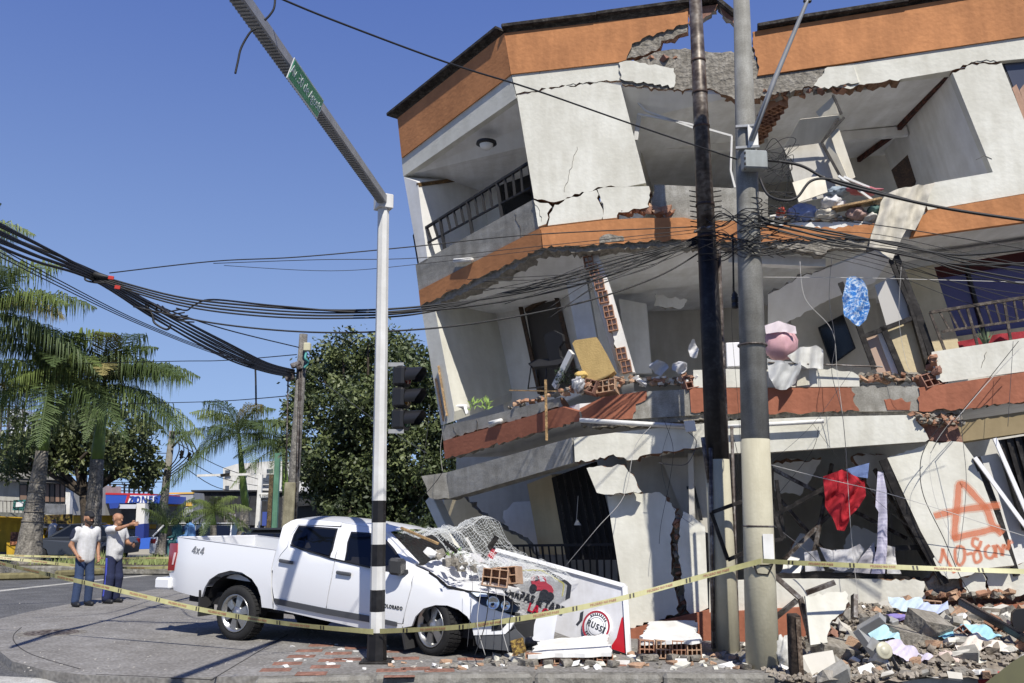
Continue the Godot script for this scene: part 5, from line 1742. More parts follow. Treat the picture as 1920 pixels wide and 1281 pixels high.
	text3("lettering", "RUSSI", .075, dk, t, Transform3D(sb.rotated(n, -.1), c0 + n * .055), .004, true, false)
	for s in [-1, 1]:
		st = mb()
		for k in 9:
			var a: float = s * PI * .5 + (k - 4) * .2
			var u := sb.x * cos(a) + sb.y * sin(a)
			bar(st, c0 + n * .054 + u * .138, c0 + n * .054 + u * .16, .016, .004, n)
		obj("badge_letters", st, dk, bd).set_meta("kind", "stuff")
	# sheet of paper hanging by the nose
	tag(drape("paper_sheet", [1006, 1158, 1046, 1150, 1042, 1170, 1036, 1208, 1000, 1201, 996, 1194], n, foot + n * .35, .012, .06, .6, mat(Color("dfe2ea"), .7)), "crumpled white paper sheet hanging against the fallen sign", "paper")

func truck_debris() -> void:
	var X := TX
	var at := func(u: float, v: float, z: float) -> Vector3: return TR + TX * u + Vector3(0, v, 0) + TN * z
	# netting: strands of a white mesh lying from the roof over the bonnet
	var st := mb()
	var nu := 64
	var nv := 40
	var g := []
	for i in nu + 1:
		var row := []
		for j in nv + 1:
			var f := float(i) / nu
			var h := float(j) / nv
			var u := lerpf(2.45, 4.35, f) + .1 * nz.get_noise_2d(f * 3, h * 3)
			var ridge := .34 * exp(-pow((f - .30) / .16, 2.0)) * (.5 + h) + .13 * exp(-pow((f - .78) / .12, 2.0))
			var v := lerpf(1.42, .84, minf(f * 1.15, 1.0)) + ridge * .8 + .10 * nz.get_noise_2d(f * 5 + 9, h * 4)
			row.append(at.call(u + .2 * h * h, v + .06, lerpf(-.30, -1.45, h) + .08 * nz.get_noise_2d(f * 4, h * 2 + 30)))
		g.append(row)
	for i in nu + 1:
		for j in nv + 1:
			if i < nu: bar(st, g[i][j], g[i + 1][j], .0022, .0022)
			if j < nv: bar(st, g[i][j], g[i][j + 1], .0022, .0022)
	tag(obj("safety_netting", st, mat(Color("d8dad8"), .7)), "white plastic netting crumpled over the truck's windscreen and bonnet", "netting")
	# stick, lamp globe, plaster and bricks on the bonnet
	st = mb()
	bar(st, dp(752, 990, 12.0), dp(822, 1020, 11.7), .04, .03, Vector3.UP, .004)
	tag(obj("wooden_stick", st, M.wood_pale), "pale wooden stick under the netting on the windscreen", "stick")
	st = mb()
	bar(st, dp(832, 1015, 11.6), dp(856, 1036, 11.5), .03, .03)
	tag(obj("metal_strip", st, M.iron), "short dark metal strip lying on the bonnet netting", "metal strip")
	st = mb(true)
	lathe(st, at.call(3.62, 1.0, -.55), Vector3(.2, 1, .3), [[.0, -.09], [.06, -.07], [.09, .0], [.07, .06], [.03, .08], [.03, .10]], 18)
	tag(obj("lamp_globe", st, mat(Color("e6e6e4"), .25)), "white globe lamp shade resting on the bonnet", "lamp shade")
	for i in 46:
		var u := rng.randf_range(3.0, 4.15)
		var z := rng.randf_range(-.9, -.12)
		st = mb()
		var s := rng.randf_range(.03, .1)
		chunk(st, at.call(u, lerpf(1.12, .82, (u - 3.0) / 1.2) + .05 + rng.randf_range(0, .05), z), Vector3(s * 1.4, s * .6, s), Basis.from_euler(Vector3(rng.randf() * 3, rng.randf() * 3, rng.randf() * 3)))
		tag(obj("plaster_fragment", st, [M.raw, M.raw, M.inner][i % 3]), "small grey plaster fragment on the truck's bonnet", "debris", "plaster fragments on the bonnet")
	var bb := thing("brick_lump", "broken hollow clay brick lump on the truck's front edge", "brick", at.call(4.1, .85, -.4))
	for q in [[930, 1084, .0, T.brick_wide, 11.2], [952, 1080, .8, T.brick_wide, 11.3]]:
		var o := MeshInstance3D.new()
		o.mesh = q[3]
		o.material_override = M.brick_pale
		o.name = "brick"
		bb.add_child(o, true)
		o.global_transform = Transform3D(facade_basis(Vector3(-.1 - q[2] * .4, .1, 1), q[2] * .25 - .1), dp(q[0], q[1], q[4]))
	st = mb()
	chunk(st, dp(938, 1100, 11.25), Vector3(.42, .07, .2), Basis(Vector3.BACK, -.2))
	obj("mortar", st, M.inner, bb)
	for i in 6:
		st = mb(true)
		var a := dp(880 + i * 14, 1060 + i * 5, 11.3)
		tube(st, spline([a, dp(886 + i * 15, 1100 + i * 6, 11.05), dp(880 + i * 15, 1170, 10.95), dp(878 + i * 13 + rng.randf_range(-30, 30), 1215 + rng.randf_range(-15, 20), 10.9)], 5), .0025 + .0015 * (i % 3), 5)
		tag(obj("dangling_wire", st, [M.wire, M.wire_pale, M.cable][i % 3]), "thin wire dangling over the truck's headlight", "wire", "wires over the truck's front")
	# bars sticking up behind the bonnet
	for q in [[905, 1046, 932, 1006, .07, M.iron, "dark square steel bar jutting up behind the bonnet", "steel_bar"], [892, 1040, 874, 1008, .035, M.white, "short white tube jutting up behind the bonnet", "white_tube"]]:
		st = mb()
		bar(st, dp(q[0], q[1], 12.6), dp(q[2], q[3], 12.6), q[4], q[4], Vector3.BACK)
		tag(obj(q[7], st, q[5]), q[6], "bar")
	var lf := thing("leafy_twig", "small green leafy twig lying on the bonnet debris", "twig", dp(850, 1035, 11.5))
	st = mb()
	for i in 26:
		var c := dp(842 + rng.randf_range(0, 34), 1040 + rng.randf_range(-10, 4), 11.5 + rng.randf_range(-.1, .1))
		var d := Vector3(rng.randf_range(-1, 1), rng.randf_range(-.3, .8), rng.randf_range(-1, 1)).normalized()
		var e := d.cross(Vector3.UP).normalized()
		quad(st, c, c + d * .04 + e * .016, c + d * .09, c + d * .04 - e * .016)
	obj("leaves", st, mat(Color("6d8c3c"), .7), lf)

func checker(a: Color, b: Color, n := 16) -> ImageTexture:
	return img(64, 64, func(x, y): return a.lerp(b, (.5 if (x % n) < 2 or (y % n) < 2 else 0.0)))
func household() -> void:
	# ----- wardrobe tipping out of the top floor
	var wd := thing("wardrobe", "open white wardrobe tipping out of the top floor", "wardrobe", fp(1520, 360, -.1))
	var wm := mat(Color("d9d3c2"), .6, T.plaster, .6)
	var wi := mat(Color("c7c4bc"), .6, T.plaster, .6)
	plate("back_panel", wi, NF, PF - NF * .35, [1470, 276, 1541, 266, 1582, 345, 1556, 368, 1500, 380], .02, wd)
	plate("top_board", wm, (NF + Vector3(0, -.8, 0)).normalized(), fp(1500, 250, .1), [1500, 224, 1572, 216, 1580, 226, 1541, 268, 1469, 278], .02, wd)
	plate("side_board", wm, (NF + Vector3(-.9, 0, 0)).normalized(), fp(1560, 300, .1), [1541, 268, 1556, 256, 1590, 335, 1582, 346], .02, wd)
	plate("door_leaf", wm, NF, PF - NF * .05, [1556, 248, 1573, 240, 1604, 332, 1586, 342], .02, wd)
	plate("fallen_leaf", wm, (NF + Vector3(.1, .25, 0)).normalized(), fp(1520, 360, -.2), [1486, 342, 1520, 332, 1546, 330, 1552, 360, 1498, 379], .02, wd)
	plate("upper_leaf", wm, (NF + Vector3(-.5, -.2, 0)).normalized(), fp(1540, 200, .2), [1530, 210, 1562, 180, 1572, 214, 1536, 220], .02, wd)
	for q in [[1562, 178, 1578, 214], [1572, 222, 1541, 268], [1583, 220, 1545, 262], [1541, 268, 1584, 346]]:
		var s := mb()
		bar(s, fp(q[0], q[1], -.02), fp(q[2], q[3], -.02), .03, .035)
		obj("dark_edge", s, M.iron, wd)
	# clothes heaped on the ledge below it
	var heap := [[1505, 398, .42, .22, "8f9fcf", "blue and pink bundled garment on the top ledge by the pole", 1], [1548, 404, .3, .16, "d7cfc0", "cream crumpled garment on the top ledge", 1], [1562, 381, .34, .2, "dcdcdf", "white stuffed bag under the wardrobe", 1], [1605, 402, .26, .18, "b89b92", "brownish pink cloth on the ledge edge", 1], [1634, 410, .22, .13, "d8d5cc", "white bundle hanging at the ledge edge", 1], [1640, 396, .2, .16, "5c7a74", "teal cloth beside the hanging sheet", 1], [1575, 360, .36, .14, "9aa8b5", "grey blue clothes folded under the wardrobe", 1], [1620, 358, .5, .1, "b06a74", "red patterned clothes spread on the top ledge", 1], [1464, 398, .12, .12, "b5493a", "small red and green box on the top ledge", 0]]
	for h in heap:
		bundle("clothes_bundle", h[5], "clothes", fp(h[0], h[1], .06), Vector3(h[2], h[3], .3), cloth_mat(Color(h[4])), .5)
	var s1 := mb()
	bar(s1, fp(1560, 394, .0), fp(1652, 376, .0), .25, .03)
	tag(obj("plank", s1, M.wood_pale), "tan plank lying on the top ledge under clothes", "plank")
	for q in [[1572, 330, 1640, 378, "white slat leaning from the wardrobe to the ledge"], [1582, 332, 1630, 352, "short white slat beside the wardrobe"]]:
		var s := mb()
		bar(s, fp(q[0], q[1], -.05), fp(q[2], q[3], -.05), .04, .03)
		tag(obj("slat", s, M.white), q[4], "slat")
	cloth("hanging_sheet", "long cream sheet hanging out of the top floor over the orange band", "sheet", [1662, 362, 1700, 350, 1754, 343, 1744, 362, 1732, 400, 1716, 432, 1700, 430, 1690, 448, 1672, 490, 1666, 482, 1650, 470, 1630, 462, 1634, 440, 1648, 400, 1652, 378], -.14, .06, .2, .35, cloth_mat(Color("d9d3c4")))
	# blue patterned quilt hung in the air on a wire
	var qt := cloth_mat(Color("ffffff"))
	qt.albedo_texture = img(128, 128, func(x, y):
		var v := nz.get_noise_2d(x * .06, y * .06)
		return Color("d5dde4") if absf(v) < .10 or v > .42 else (Color("2f78c4") if v > -.2 else Color("2a5a9c")))
	qt.uv1_scale = Vector3.ONE * .9
	cloth("quilt", "blue quilt with white print dangling in front of the middle floor", "quilt", [1588, 521, 1604, 517, 1618, 524, 1626, 545, 1632, 575, 1624, 600, 1612, 611, 1598, 606, 1584, 592, 1579, 560], -.25, .06, .2, .3, qt)
	# red cloth, blue cloth and lavender strip at the shop opening
	cloth("red_cloth", "red cloth hanging in the dark shop opening", "cloth", [1543, 894, 1570, 884, 1580, 880, 1600, 892, 1622, 902, 1623, 930, 1610, 952, 1596, 966, 1584, 996, 1570, 994, 1560, 970, 1548, 950, 1545, 920], -.2, .12, .17, .4, cloth_mat(Color("b3202f")))
	cloth("blue_cloth", "small faded blue cloth above the red one", "cloth", [1586, 880, 1630, 868, 1627, 897, 1600, 893], -.16, .03, .1, .4, cloth_mat(Color("7287b8")))
	var lv := cloth_mat(Color("ffffff"))
	lv.albedo_texture = checker(Color("b9b5c9"), Color("e2e0e8"), 8)
	lv.uv1_scale = Vector3.ONE * 3.0
	cloth("checked_cloth", "long lavender checked cloth hanging to the sill", "cloth", [1646, 884, 1656, 886, 1662, 920, 1664, 980, 1664, 1030, 1660, 1076, 1634, 1076, 1644, 1030, 1648, 960, 1642, 950], -.12, .04, .22, 0.1, lv)
	for q in [[[1536, 1026, 1560, 1032, 1590, 1030, 1612, 1020, 1622, 1030, 1606, 1060, 1580, 1072, 1556, 1066], "white satin drape sagging on the shop sill", "dcdce0"], [[1508, 1036, 1532, 1032, 1546, 1070, 1510, 1072], "small white cloth at the left of the shop sill", "d6d6da"], [[1614, 1046, 1640, 1016, 1640, 1076, 1600, 1074], "grey white cloth behind the checked strip", "c2c0c8"], [[1660, 1022, 1678, 1026, 1682, 1060, 1690, 1076, 1664, 1076], "white lace cloth right of the checked strip", "e2e2e2"]]:
		cloth("sill_cloth", q[1], "cloth", q[0], .0, .07, .12, .6, cloth_mat(Color(q[2])))
	# middle floor, right: pink tub, fringed cloth, white bag
	bundle("pink_cushion", "pink cushioned seat wrapped in clear plastic on the middle floor", "cushion", fp(1464, 645, .05), Vector3(.5, .5, .36), mat(Color("d3a6ae"), .5, T.plaster, 1.0), .14)
	cloth("plastic_cover", "clear white plastic sheet over the pink cushion", "plastic sheet", [1434, 610, 1460, 602, 1492, 612, 1494, 626, 1470, 622, 1436, 626], -.15, .03, .1, .4, mat(Color("e2d5d8"), .25))
	cloth("fringed_cloth", "white fringed cloth draped over the middle floor edge", "cloth", [1476, 668, 1500, 652, 1530, 648, 1544, 656, 1544, 692, 1514, 690, 1490, 680], -.16, .05, .25, .1, cloth_mat(Color("dededb")))
	cloth("white_bag", "white plastic bag hanging below the pink cushion", "bag", [1438, 672, 1470, 678, 1500, 676, 1502, 692, 1492, 718, 1474, 732, 1454, 728, 1442, 708], -.16, .09, .2, .5, mat(Color("d2d4d5"), .4, T.plaster, 1.0))
	cloth("cream_cloth", "pale cream cloth hung beside the white bag", "cloth", [1498, 694, 1516, 692, 1518, 722, 1494, 724], -.05, .02, .2, .1, cloth_mat(Color("d8d3c4")))
	var sb := mb()
	tube(sb, [fp(1440, 680, -.12), fp(1655, 688, -.12)], .012, 6)
	tag(obj("metal_rod", sb, M.metal), "thin metal rod lying along the middle floor edge", "rod")
	var wb := thing("white_box", "white appliance box standing between the two poles on the middle floor", "box", fp(1378, 690, .1))
	var s2 := mb()
	box(s2, fp(1379, 668, .15), Vector3(.26, .36, .3), .012, facade_basis(NF, .0))
	obj("case", s2, M.white_gloss, wb)
	var tv := thing("television", "black flat television hanging askew on the inner wall", "television", fp(1570, 640, 1.9))
	plate("screen", mat(Color("101114"), .15), NF, PF - NF * 1.95, [1537, 614, 1580, 592, 1602, 652, 1560, 682], .06, tv)
	plate("bezel", M.black, NF, PF - NF * 1.97, [1534, 614, 1581, 589, 1605, 653, 1559, 686], .05, tv)
	var pic := thing("framed_picture", "dark framed picture leaning in the top right room", "picture", fp(1692, 320, 1.0))
	plate("frame", M.wood_dark, NF, PF - NF * 1.6, [1672, 318, 1702, 290, 1718, 340, 1716, 350, 1684, 352], .04, pic)
	# plant on the right balcony
	var pb := thing("aloe_plant", "spiky aloe plant behind the right balcony parapet", "plant", fp(1850, 660, .35))
	var s3 := mb()
	for i in 11:
		var a := fp(1848, 648, .3)
		var dr := Vector3(rng.randf_range(-.8, .8), 1, rng.randf_range(-.4, .4)).normalized()
		var l := rng.randf_range(.2, .34)
		var sd := dr.cross(Vector3.BACK).normalized() * .022
		tri(s3, a + sd, a + dr * l, a - sd)
		tri(s3, a + Vector3(0, 0, .025), a + dr * l, a - sd)
	obj("leaves", s3, mat(Color("6f7f62"), .6), pb)
	s3 = mb(true)
	lathe(s3, fp(1848, 662, .3), Vector3.UP, [[.07, -.06], [.1, .1], [.09, .1], [.0, .09]], 14)
	obj("pot", s3, M.brick, pb)
	cloth("red_fabric", "red printed fabric behind the right balcony railing", "fabric", [1794, 642, 1840, 632, 1990, 610, 1990, 640, 1800, 660], .5, .05, .1, .2, cloth_mat(Color("a3323c")))
	# ----- middle floor, left: office chair, box, garland, bags
	var ch := thing("office_chair", "black office chair standing at the edge of the left middle room", "chair", ap(1020, 735, .35))
	var k := .45
	s3 = mb(true)
	var bk := [[1020, 628], [1038, 620], [1054, 628], [1056, 640], [1048, 652], [1050, 668], [1058, 676], [1050, 680], [1030, 678], [1026, 660], [1022, 644]]
	var bo := []
	for q in bk: bo.append_array(q)
	plate("backrest", M.black_matte, NA, PA - NA * k, bo, .05, ch)
	plate("seat", M.black_matte, (NA + Vector3(0, .9, 0)).normalized(), ap(1025, 678, k), [990, 682, 1004, 674, 1050, 671, 1060, 676, 1046, 684, 1000, 688], .05, ch)
	for q in [[996, 686, 990, 730], [1026, 686, 1022, 728], [1050, 680, 1056, 720], [1004, 684, 1008, 722], [992, 728, 1020, 726]]:
		s3 = mb(true)
		tube(s3, [ap(q[0], q[1], k), ap(q[2], q[3], k)], .013, 6)
		obj("leg", s3, M.black, ch)
	var yb := thing("foam_block", "yellow foam cushion block leaning on the brick edged partition", "foam block", fp(1110, 712, .1))
	plate("front_face", mat(Color("b59b66"), .85, T.plaster, .8, T.nfine, .3), NF, PF - NF * .05, [1073, 644, 1078, 638, 1118, 632, 1134, 660, 1152, 696, 1140, 706, 1108, 720, 1098, 712, 1090, 690], .3, yb)
	bundle("foam_piece", "small tan foam piece below the yellow block", "foam", fp(1090, 704, .05), Vector3(.2, .12, .14), mat(Color("c3a663"), .9), .3)
	bundle("plastic_bag", "grey crumpled plastic bag below the yellow block", "bag", fp(1084, 720, .0), Vector3(.2, .24, .16), mat(Color("b5b6ba"), .3, T.plaster, 1.0, T.nmid, .8), .45)
	for q in [[1275, 688, .3, "white plastic bag heap at the middle floor edge", "d8d8da"], [1236, 690, .34, "pale torn bag beside the brick rubble", "cfd0d4"], [1300, 655, .2, "tall white ornament at the middle floor edge by the pole", "dadadc"]]:
		var hw: float = q[2] * 62.0
		var hh: float = hw * (1.5 if q[0] == 1300 else .75)
		var ol := []
		for a in 14:
			var rr := rng.randf_range(.72, 1.12)
			ol.append_array([q[0] + cos(a * TAU / 14) * hw * rr * .8, q[1] + sin(a * TAU / 14) * hh * rr])
		cloth("plastic_bag", q[3], "bag", ol, .02, .08, .24, 1.0, mat(Color(q[4]), .4, T.plaster, 1.0))
	var gl := thing("garland", "dark green artificial garland on the middle floor edge", "garland", fp(1064, 712, .15))
	s3 = mb()
	for i in 220:
		var c := fp(rng.randf_range(1042, 1088), rng.randf_range(690, 722), rng.randf_range(.05, .3))
		var d := Vector3(rng.randf_range(-1, 1), rng.randf_range(-.6, 1), rng.randf_range(-1, 1)).normalized()
		var e := d.cross(Vector3.UP).normalized()
		tri(s3, c - e * .012, c + d * .07, c + e * .012)
	obj("leaves", s3, mat(Color("24381f"), .7), gl)
	s3 = mb()
	bar(s3, ap(1040, 726, .1), ap(1072, 660, .1), .05, .12)
	tag(obj("white_board", s3, M.white), "white board leaning beside the yellow foam block", "board")
	s3 = mb(true)
	for q in [[860, 772, .34, .2, "white plastic stool lying at the balcony corner", "plastic_stool"]]:
		var so := thing(q[5], q[4], "stool", ap(q[0], q[1], .2))
		s3 = mb()
		box(s3, ap(856, 764, .2), Vector3(.3, .04, .28), .012, facade_basis(NA, .1))
		obj("seat", s3, M.white_gloss, so)
		for e in [[846, 768, 842, 782], [872, 762, 876, 776], [850, 766, 846, 778]]:
			s3 = mb()
			bar(s3, ap(e[0], e[1], .15), ap(e[2], e[3], .15), .05, .04, Vector3.BACK)
			obj("leg", s3, M.white_gloss, so)
	s3 = mb()
	bar(s3, ap(1023, 712, -.12), ap(1025, 826, -.12), .04, .03, Vector3.BACK)
	tag(obj("wooden_lath", s3, M.wood_pale), "upright pale wooden lath hanging over the middle band", "lath")
	s3 = mb()
	bar(s3, ap(956, 732, -.02), ap(1060, 734, -.02), .03, .02)
	tag(obj("wooden_rod", s3, M.wood_pale), "thin horizontal wooden rod at the balcony edge", "rod")
	for q in [[822, 686, 838, 780, "tall tan plank inside the left end post", M.wood_pale, "plank"], [817, 710, 832, 790, "dark narrow plank beside the tan one at the end post", M.wood_dark, "plank"]]:
		s3 = mb()
		bar(s3, ap(q[0], q[1], -.04), ap(q[2], q[3], -.04), .04, .03, Vector3.BACK)
		tag(obj(q[6], s3, q[5]), q[4], "plank")
	var gp := thing("balcony_plant", "small green potted plant at the left balcony edge", "plant", ap(895, 762, .1))
	s3 = mb()
	for i in 40:
		var c := ap(rng.randf_range(880, 920), rng.randf_range(752, 770), .1)
		var d := Vector3(rng.randf_range(-1, 1), rng.randf_range(.2, 1.4), rng.randf_range(-.6, .6)).normalized()
		var e := d.cross(Vector3.BACK).normalized()
		quad(s3, c, c + d * .05 + e * .012, c + d * .12, c + d * .05 - e * .012)
	obj("leaves", s3, mat(Color("7f9a4a"), .7), gp)
	# string with a small triangular charm in the dark doorway
	s3 = mb()
	tube(s3, [ap(1084, 930, .2), ap(1081, 976, .2)], .004, 5)
	var sc := thing("hanging_charm", "small triangular charm on a string in the dark side doorway", "charm", ap(1081, 980, .2))
	obj("string", s3, M.wire_pale, sc)
	plate("triangle", M.inner_grey, NA, PA - NA * .2, [1081, 974, 1088, 985, 1076, 985], .02, sc)

func mound(x: float, z: float) -> float:
	# height of the debris heap on the pavement at the right
	var a := fp(1560, 1190, -.3)
	var t := clampf((x - a.x + .55) / .7, 0, 1)
	var front := clampf((z + 12.7) / 2.4, 0, 1)
	return t * (0.46 * (1.0 - front * front) + .04) + .06 * nz.get_noise_2d(x * 2.0, z * 2.0) * t
func rubble() -> void:
	# heap core
	var st := mb()
	var a := gr(1470, 1262)
	var x0 := a.x - .1
	var z1 := -12.75
	var z0 := -10.15
	var N := 44
	for i in N:
		for j in 26:
			var f := func(ii, jj) -> Vector3:
				var x: float = x0 + 4.6 * ii / N
				var z: float = lerpf(z0, z1, jj / 26.0)
				return Vector3(x, mound(x, z) - .03 + .05 * nz.get_noise_2d(x * 9, z * 9), z)
			quad(st, f.call(i, j), f.call(i, j + 1), f.call(i + 1, j + 1), f.call(i + 1, j))
	var core := obj("rubble_heap", st, M.dust)
	core.set_meta("kind", "stuff")
	tag(core, "heap of fine grey rubble in front of the shop opening", "rubble")
	# pieces on it
	var kinds := [["plaster_piece", "flat cream plaster piece on the rubble heap", M.inner_grey, .2], ["concrete_chunk", "angular grey concrete chunk on the rubble heap", M.raw, .12], ["concrete_chunk", "angular grey concrete chunk on the rubble heap", M.raw, .17], ["concrete_chunk", "angular grey concrete chunk on the rubble heap", M.concrete, .2], ["plaster_piece", "flat cream plaster piece on the rubble heap", M.inner, .12], ["brick_fragment", "orange clay brick fragment on the rubble heap", M.brick_pale, .15], ["plaster_piece", "flat cream plaster piece on the rubble heap", M.cream, .17], ["plaster_piece", "flat cream plaster piece on the rubble heap", M.dust, .14], ["concrete_chunk", "angular grey concrete chunk on the rubble heap", M.dust, .13]]
	for i in 280:
		var k: Array = kinds[rng.randi() % kinds.size()]
		var x := x0 + rng.randf_range(.02, 4.2)
		var z := lerpf(z0 + .1, z1 + .1, pow(rng.randf(), .8))
		var s: float = k[3] * rng.randf_range(.3, 1.15)
		st = mb()
		var flat: float = .35 if k[0] == "plaster_piece" else .65
		chunk(st, Vector3(x, mound(x, z) + s * .15, z), Vector3(s * rng.randf_range(.9, 1.6), s * flat, s * rng.randf_range(.7, 1.1)), Basis.from_euler(Vector3(rng.randf_range(-.7, .7), rng.randf() * TAU, rng.randf_range(-.7, .7))), .2)
		tag(obj(k[0], st, k[2]), k[1], "rubble", k[0].replace("_", " ") + "s on the rubble heap")
	for i in 12:
		var x := x0 + rng.randf_range(.15, 4.0)
		var z := lerpf(z0 + .2, z1 + .3, rng.randf())
		var o := MeshInstance3D.new()
		o.mesh = T.brick_wide
		o.material_override = [M.brick, M.brick_pale, M.brick_dark][i % 3]
		o.name = numbered("hollow_brick")
		add_child(o)
		o.transform = Transform3D(Basis.from_euler(Vector3(rng.randf_range(-.8, .8), rng.randf_range(-1.2, 1.2), rng.randf_range(-1, 1))).scaled(Vector3.ONE * rng.randf_range(.5, .8)), Vector3(x, mound(x, z) + .07, z))
		tag(o, "hollow clay brick lying on the rubble heap", "brick", "hollow bricks on the rubble heap")
	# fine broken stuff between the pieces
	st = mb()
	for i in 2600:
		var x := x0 + rng.randf_range(-.1, 4.3)
		var z := lerpf(z0, z1, rng.randf())
		var s := rng.randf_range(.012, .05)
		chunk(st, Vector3(x, mound(x, z) + .01, z), Vector3(s * 1.6, s * .7, s), Basis.from_euler(Vector3(rng.randf(), rng.randf() * 6, rng.randf())))
	var fine := obj("rubble_grit", st, mat(Color("b0a79b"), .95, T.concrete, 1.5))
	fine.set_meta("kind", "stuff")
	tag(fine, "fine pale rubble grit filling the heap", "rubble")
	# scattered pieces along the kerb
	for i in 190:
		var p := gr(rng.randf_range(730, 1470), rng.randf_range(1222, 1256))
		if p.x < -.2 and p.z < -11.4: continue
		var s := rng.randf_range(.02, .11) * (1.0 if p.x > -.5 else .7)
		st = mb()
		chunk(st, p + Vector3(0, s * .2, 0), Vector3(s * 1.5, s * .5, s), Basis.from_euler(Vector3(rng.randf_range(-.3, .3), rng.randf() * TAU, rng.randf_range(-.3, .3))))
		tag(obj("kerb_debris", st, [M.inner, M.raw, M.cream, M.brick_pale][i % 4]), "small broken piece strewn along the pavement edge", "debris", "small debris along the pavement edge")
	for i in 22:
		var p := gr(rng.randf_range(520, 740), rng.randf_range(1205, 1255))
		var s := rng.randf_range(.02, .06)
		st = mb()
		chunk(st, p + Vector3(0, s * .15, 0), Vector3(s * 1.8, s * .35, s), Basis(Vector3.UP, rng.randf() * TAU))
		tag(obj("plaster_chip", st, M.inner), "small white plaster chip on the red pavers", "debris", "plaster chips on the pavers")
	# fallen wall slabs with brick cores
	var slabs := [["fallen wall slab with a brick core lying by the sign board", [[985, 1247], [1150, 1250], [1132, 1226], [1005, 1228]], .12, 5], ["broken brick wall lump beside the steel pole", [[1200, 1238], [1318, 1240], [1300, 1212], [1215, 1210]], .22, 4]]
	for si in slabs.size():
		var s: Array = slabs[si]
		var c: Array = s[1]
		var pts := []
		for q in c: pts.append(gr(q[0], q[1]))
		var mid: Vector3 = (pts[0] + pts[1] + pts[2] + pts[3]) * .25
		var t := thing("wall_slab", s[0], "wall slab", mid)
		var hh: float = s[2]
		st = mb()
		var top := []
		for v in pts: top.append(v + Vector3(rng.randf_range(-.05, .05), hh + rng.randf_range(-.02, .05), rng.randf_range(-.05, .05)))
		var ol := PackedVector2Array()
		for j in 4:
			for w in jagged(Vector2(top[j].x, top[j].z), Vector2(top[(j + 1) % 4].x, top[(j + 1) % 4].z), .035, .09): ol.append(w)
		var f3 := []
		for w in ol: f3.append(Vector3(w.x, hh + .06 * (w.y - mid.z) * -1.0 + .06 * (w.x - mid.x) + rng.randf_range(-.008, .008), w.y))
		plate3("plaster_skin", M.white_wall, ol, f3, Vector3(0, .045, 0), t)
		var mesh := brick_mesh(Vector3(pts[0].distance_to(pts[1]) / s[3] * .95, hh * .95, .22), 3, 2)
		for j in int(s[3]):
			var p: Vector3 = pts[0].lerp(pts[1], (j + .5) / s[3]) + Vector3(0, hh * .52, -.13)
			brick_at(p, rng.randf_range(-.06, .06), t, M.brick_pale if j % 2 else M.brick, mesh, Vector3(rng.randf_range(-.1, .1), .05, 1))
		for j in 6:
			st = mb()
			chunk(st, pts[0].lerp(pts[1], rng.randf()) + Vector3(0, .04, .06), Vector3(.12, .06, .1), Basis(Vector3.UP, rng.randf() * 3))
			obj("mortar_lump", st, M.raw, t)
	# leaning plaster panel and bars at the left of the heap
	var lp := thing("leaning_panel", "broken cream wall panel leaning on the heap beside the timber post", "wall panel", gr(1545, 1240))
	plate("panel", M.cream, Vector3(-.2, .35, .9).normalized(), dp(1540, 1200, 11.0), [1510, 1118, 1585, 1108, 1592, 1128, 1580, 1150, 1556, 1170, 1552, 1205, 1520, 1210], .1, lp, [0, 1, 2, 3, 4], M.rough_edge)
	for q in [[1500, 1120, 1522, 1205, .09, "grey steel upright at the left of the leaning panel"], [1450, 1078, 1500, 1122, .09, "grey steel bar sloping down to the leaning panel"], [1452, 1160, 1494, 1126, .07, "grey steel brace under the sloping bar"], [1602, 1116, 1602, 1160, .1, "short upright steel stub on the heap"], [1512, 1112, 1566, 1092, .08, "flat grey bar lying above the leaning panel"]]:
		st = mb()
		bar(st, dp(q[0], q[1], 11.4), dp(q[2], q[3], 11.3), .05, q[4], Vector3.BACK)
		tag(obj("steel_bar", st, M.metal), q[5], "steel bar")
	# clothes on the heap
	var hp := func(px: float, py: float) -> Vector3: return dp(px, py, 11.3)
	for q in [[[1665, 1118, 1700, 1124, 1726, 1116, 1732, 1134, 1720, 1146, 1672, 1142], "c1d3e2", "pale blue shirt draped against the plinth", 12.2], [[1706, 1146, 1730, 1134, 1776, 1130, 1778, 1144, 1750, 1156, 1730, 1166, 1712, 1162], "bcc8e6", "blue and white striped shirt on top of the heap", 11.9], [[1602, 1184, 1630, 1176, 1660, 1172, 1680, 1180, 1692, 1206, 1660, 1196, 1620, 1200], "b5dbe6", "light turquoise cloth under the steel frame", 11.2], [[1660, 1202, 1690, 1200, 1722, 1222, 1750, 1232, 1740, 1242, 1700, 1240, 1670, 1220], "cfc8dc", "lilac cloth across the middle of the heap", 11.0], [[1750, 1164, 1770, 1176, 1792, 1180, 1796, 1196, 1770, 1200, 1754, 1184], "8fc9dc", "sky blue cloth folded right of the striped shirt", 11.4], [[1800, 1172, 1830, 1168, 1860, 1180, 1880, 1194, 1840, 1196, 1806, 1186], "a4d2e4", "thin blue cloth at the right of the heap", 11.3], [[1790, 1200, 1806, 1186, 1840, 1190, 1900, 1212, 1906, 1224, 1850, 1216, 1800, 1224], "e2d9cf", "cream towel stretched over a concrete lump", 11.1]]:
		tag(drape("garment", q[0], Vector3(0, .75, .66).normalized(), dp(q[0][0], q[0][1] + 12, q[3] - .32), .05, .16, .7, cloth_mat(Color(q[1])), self, 4.0), q[2], "garment")
	bundle("cloth_bundle", "pale pink knotted cloth bundle in the middle of the heap", "cloth", dp(1782, 1246, 10.7), Vector3(.34, .3, .3), cloth_mat(Color("d9c6be")), .4)
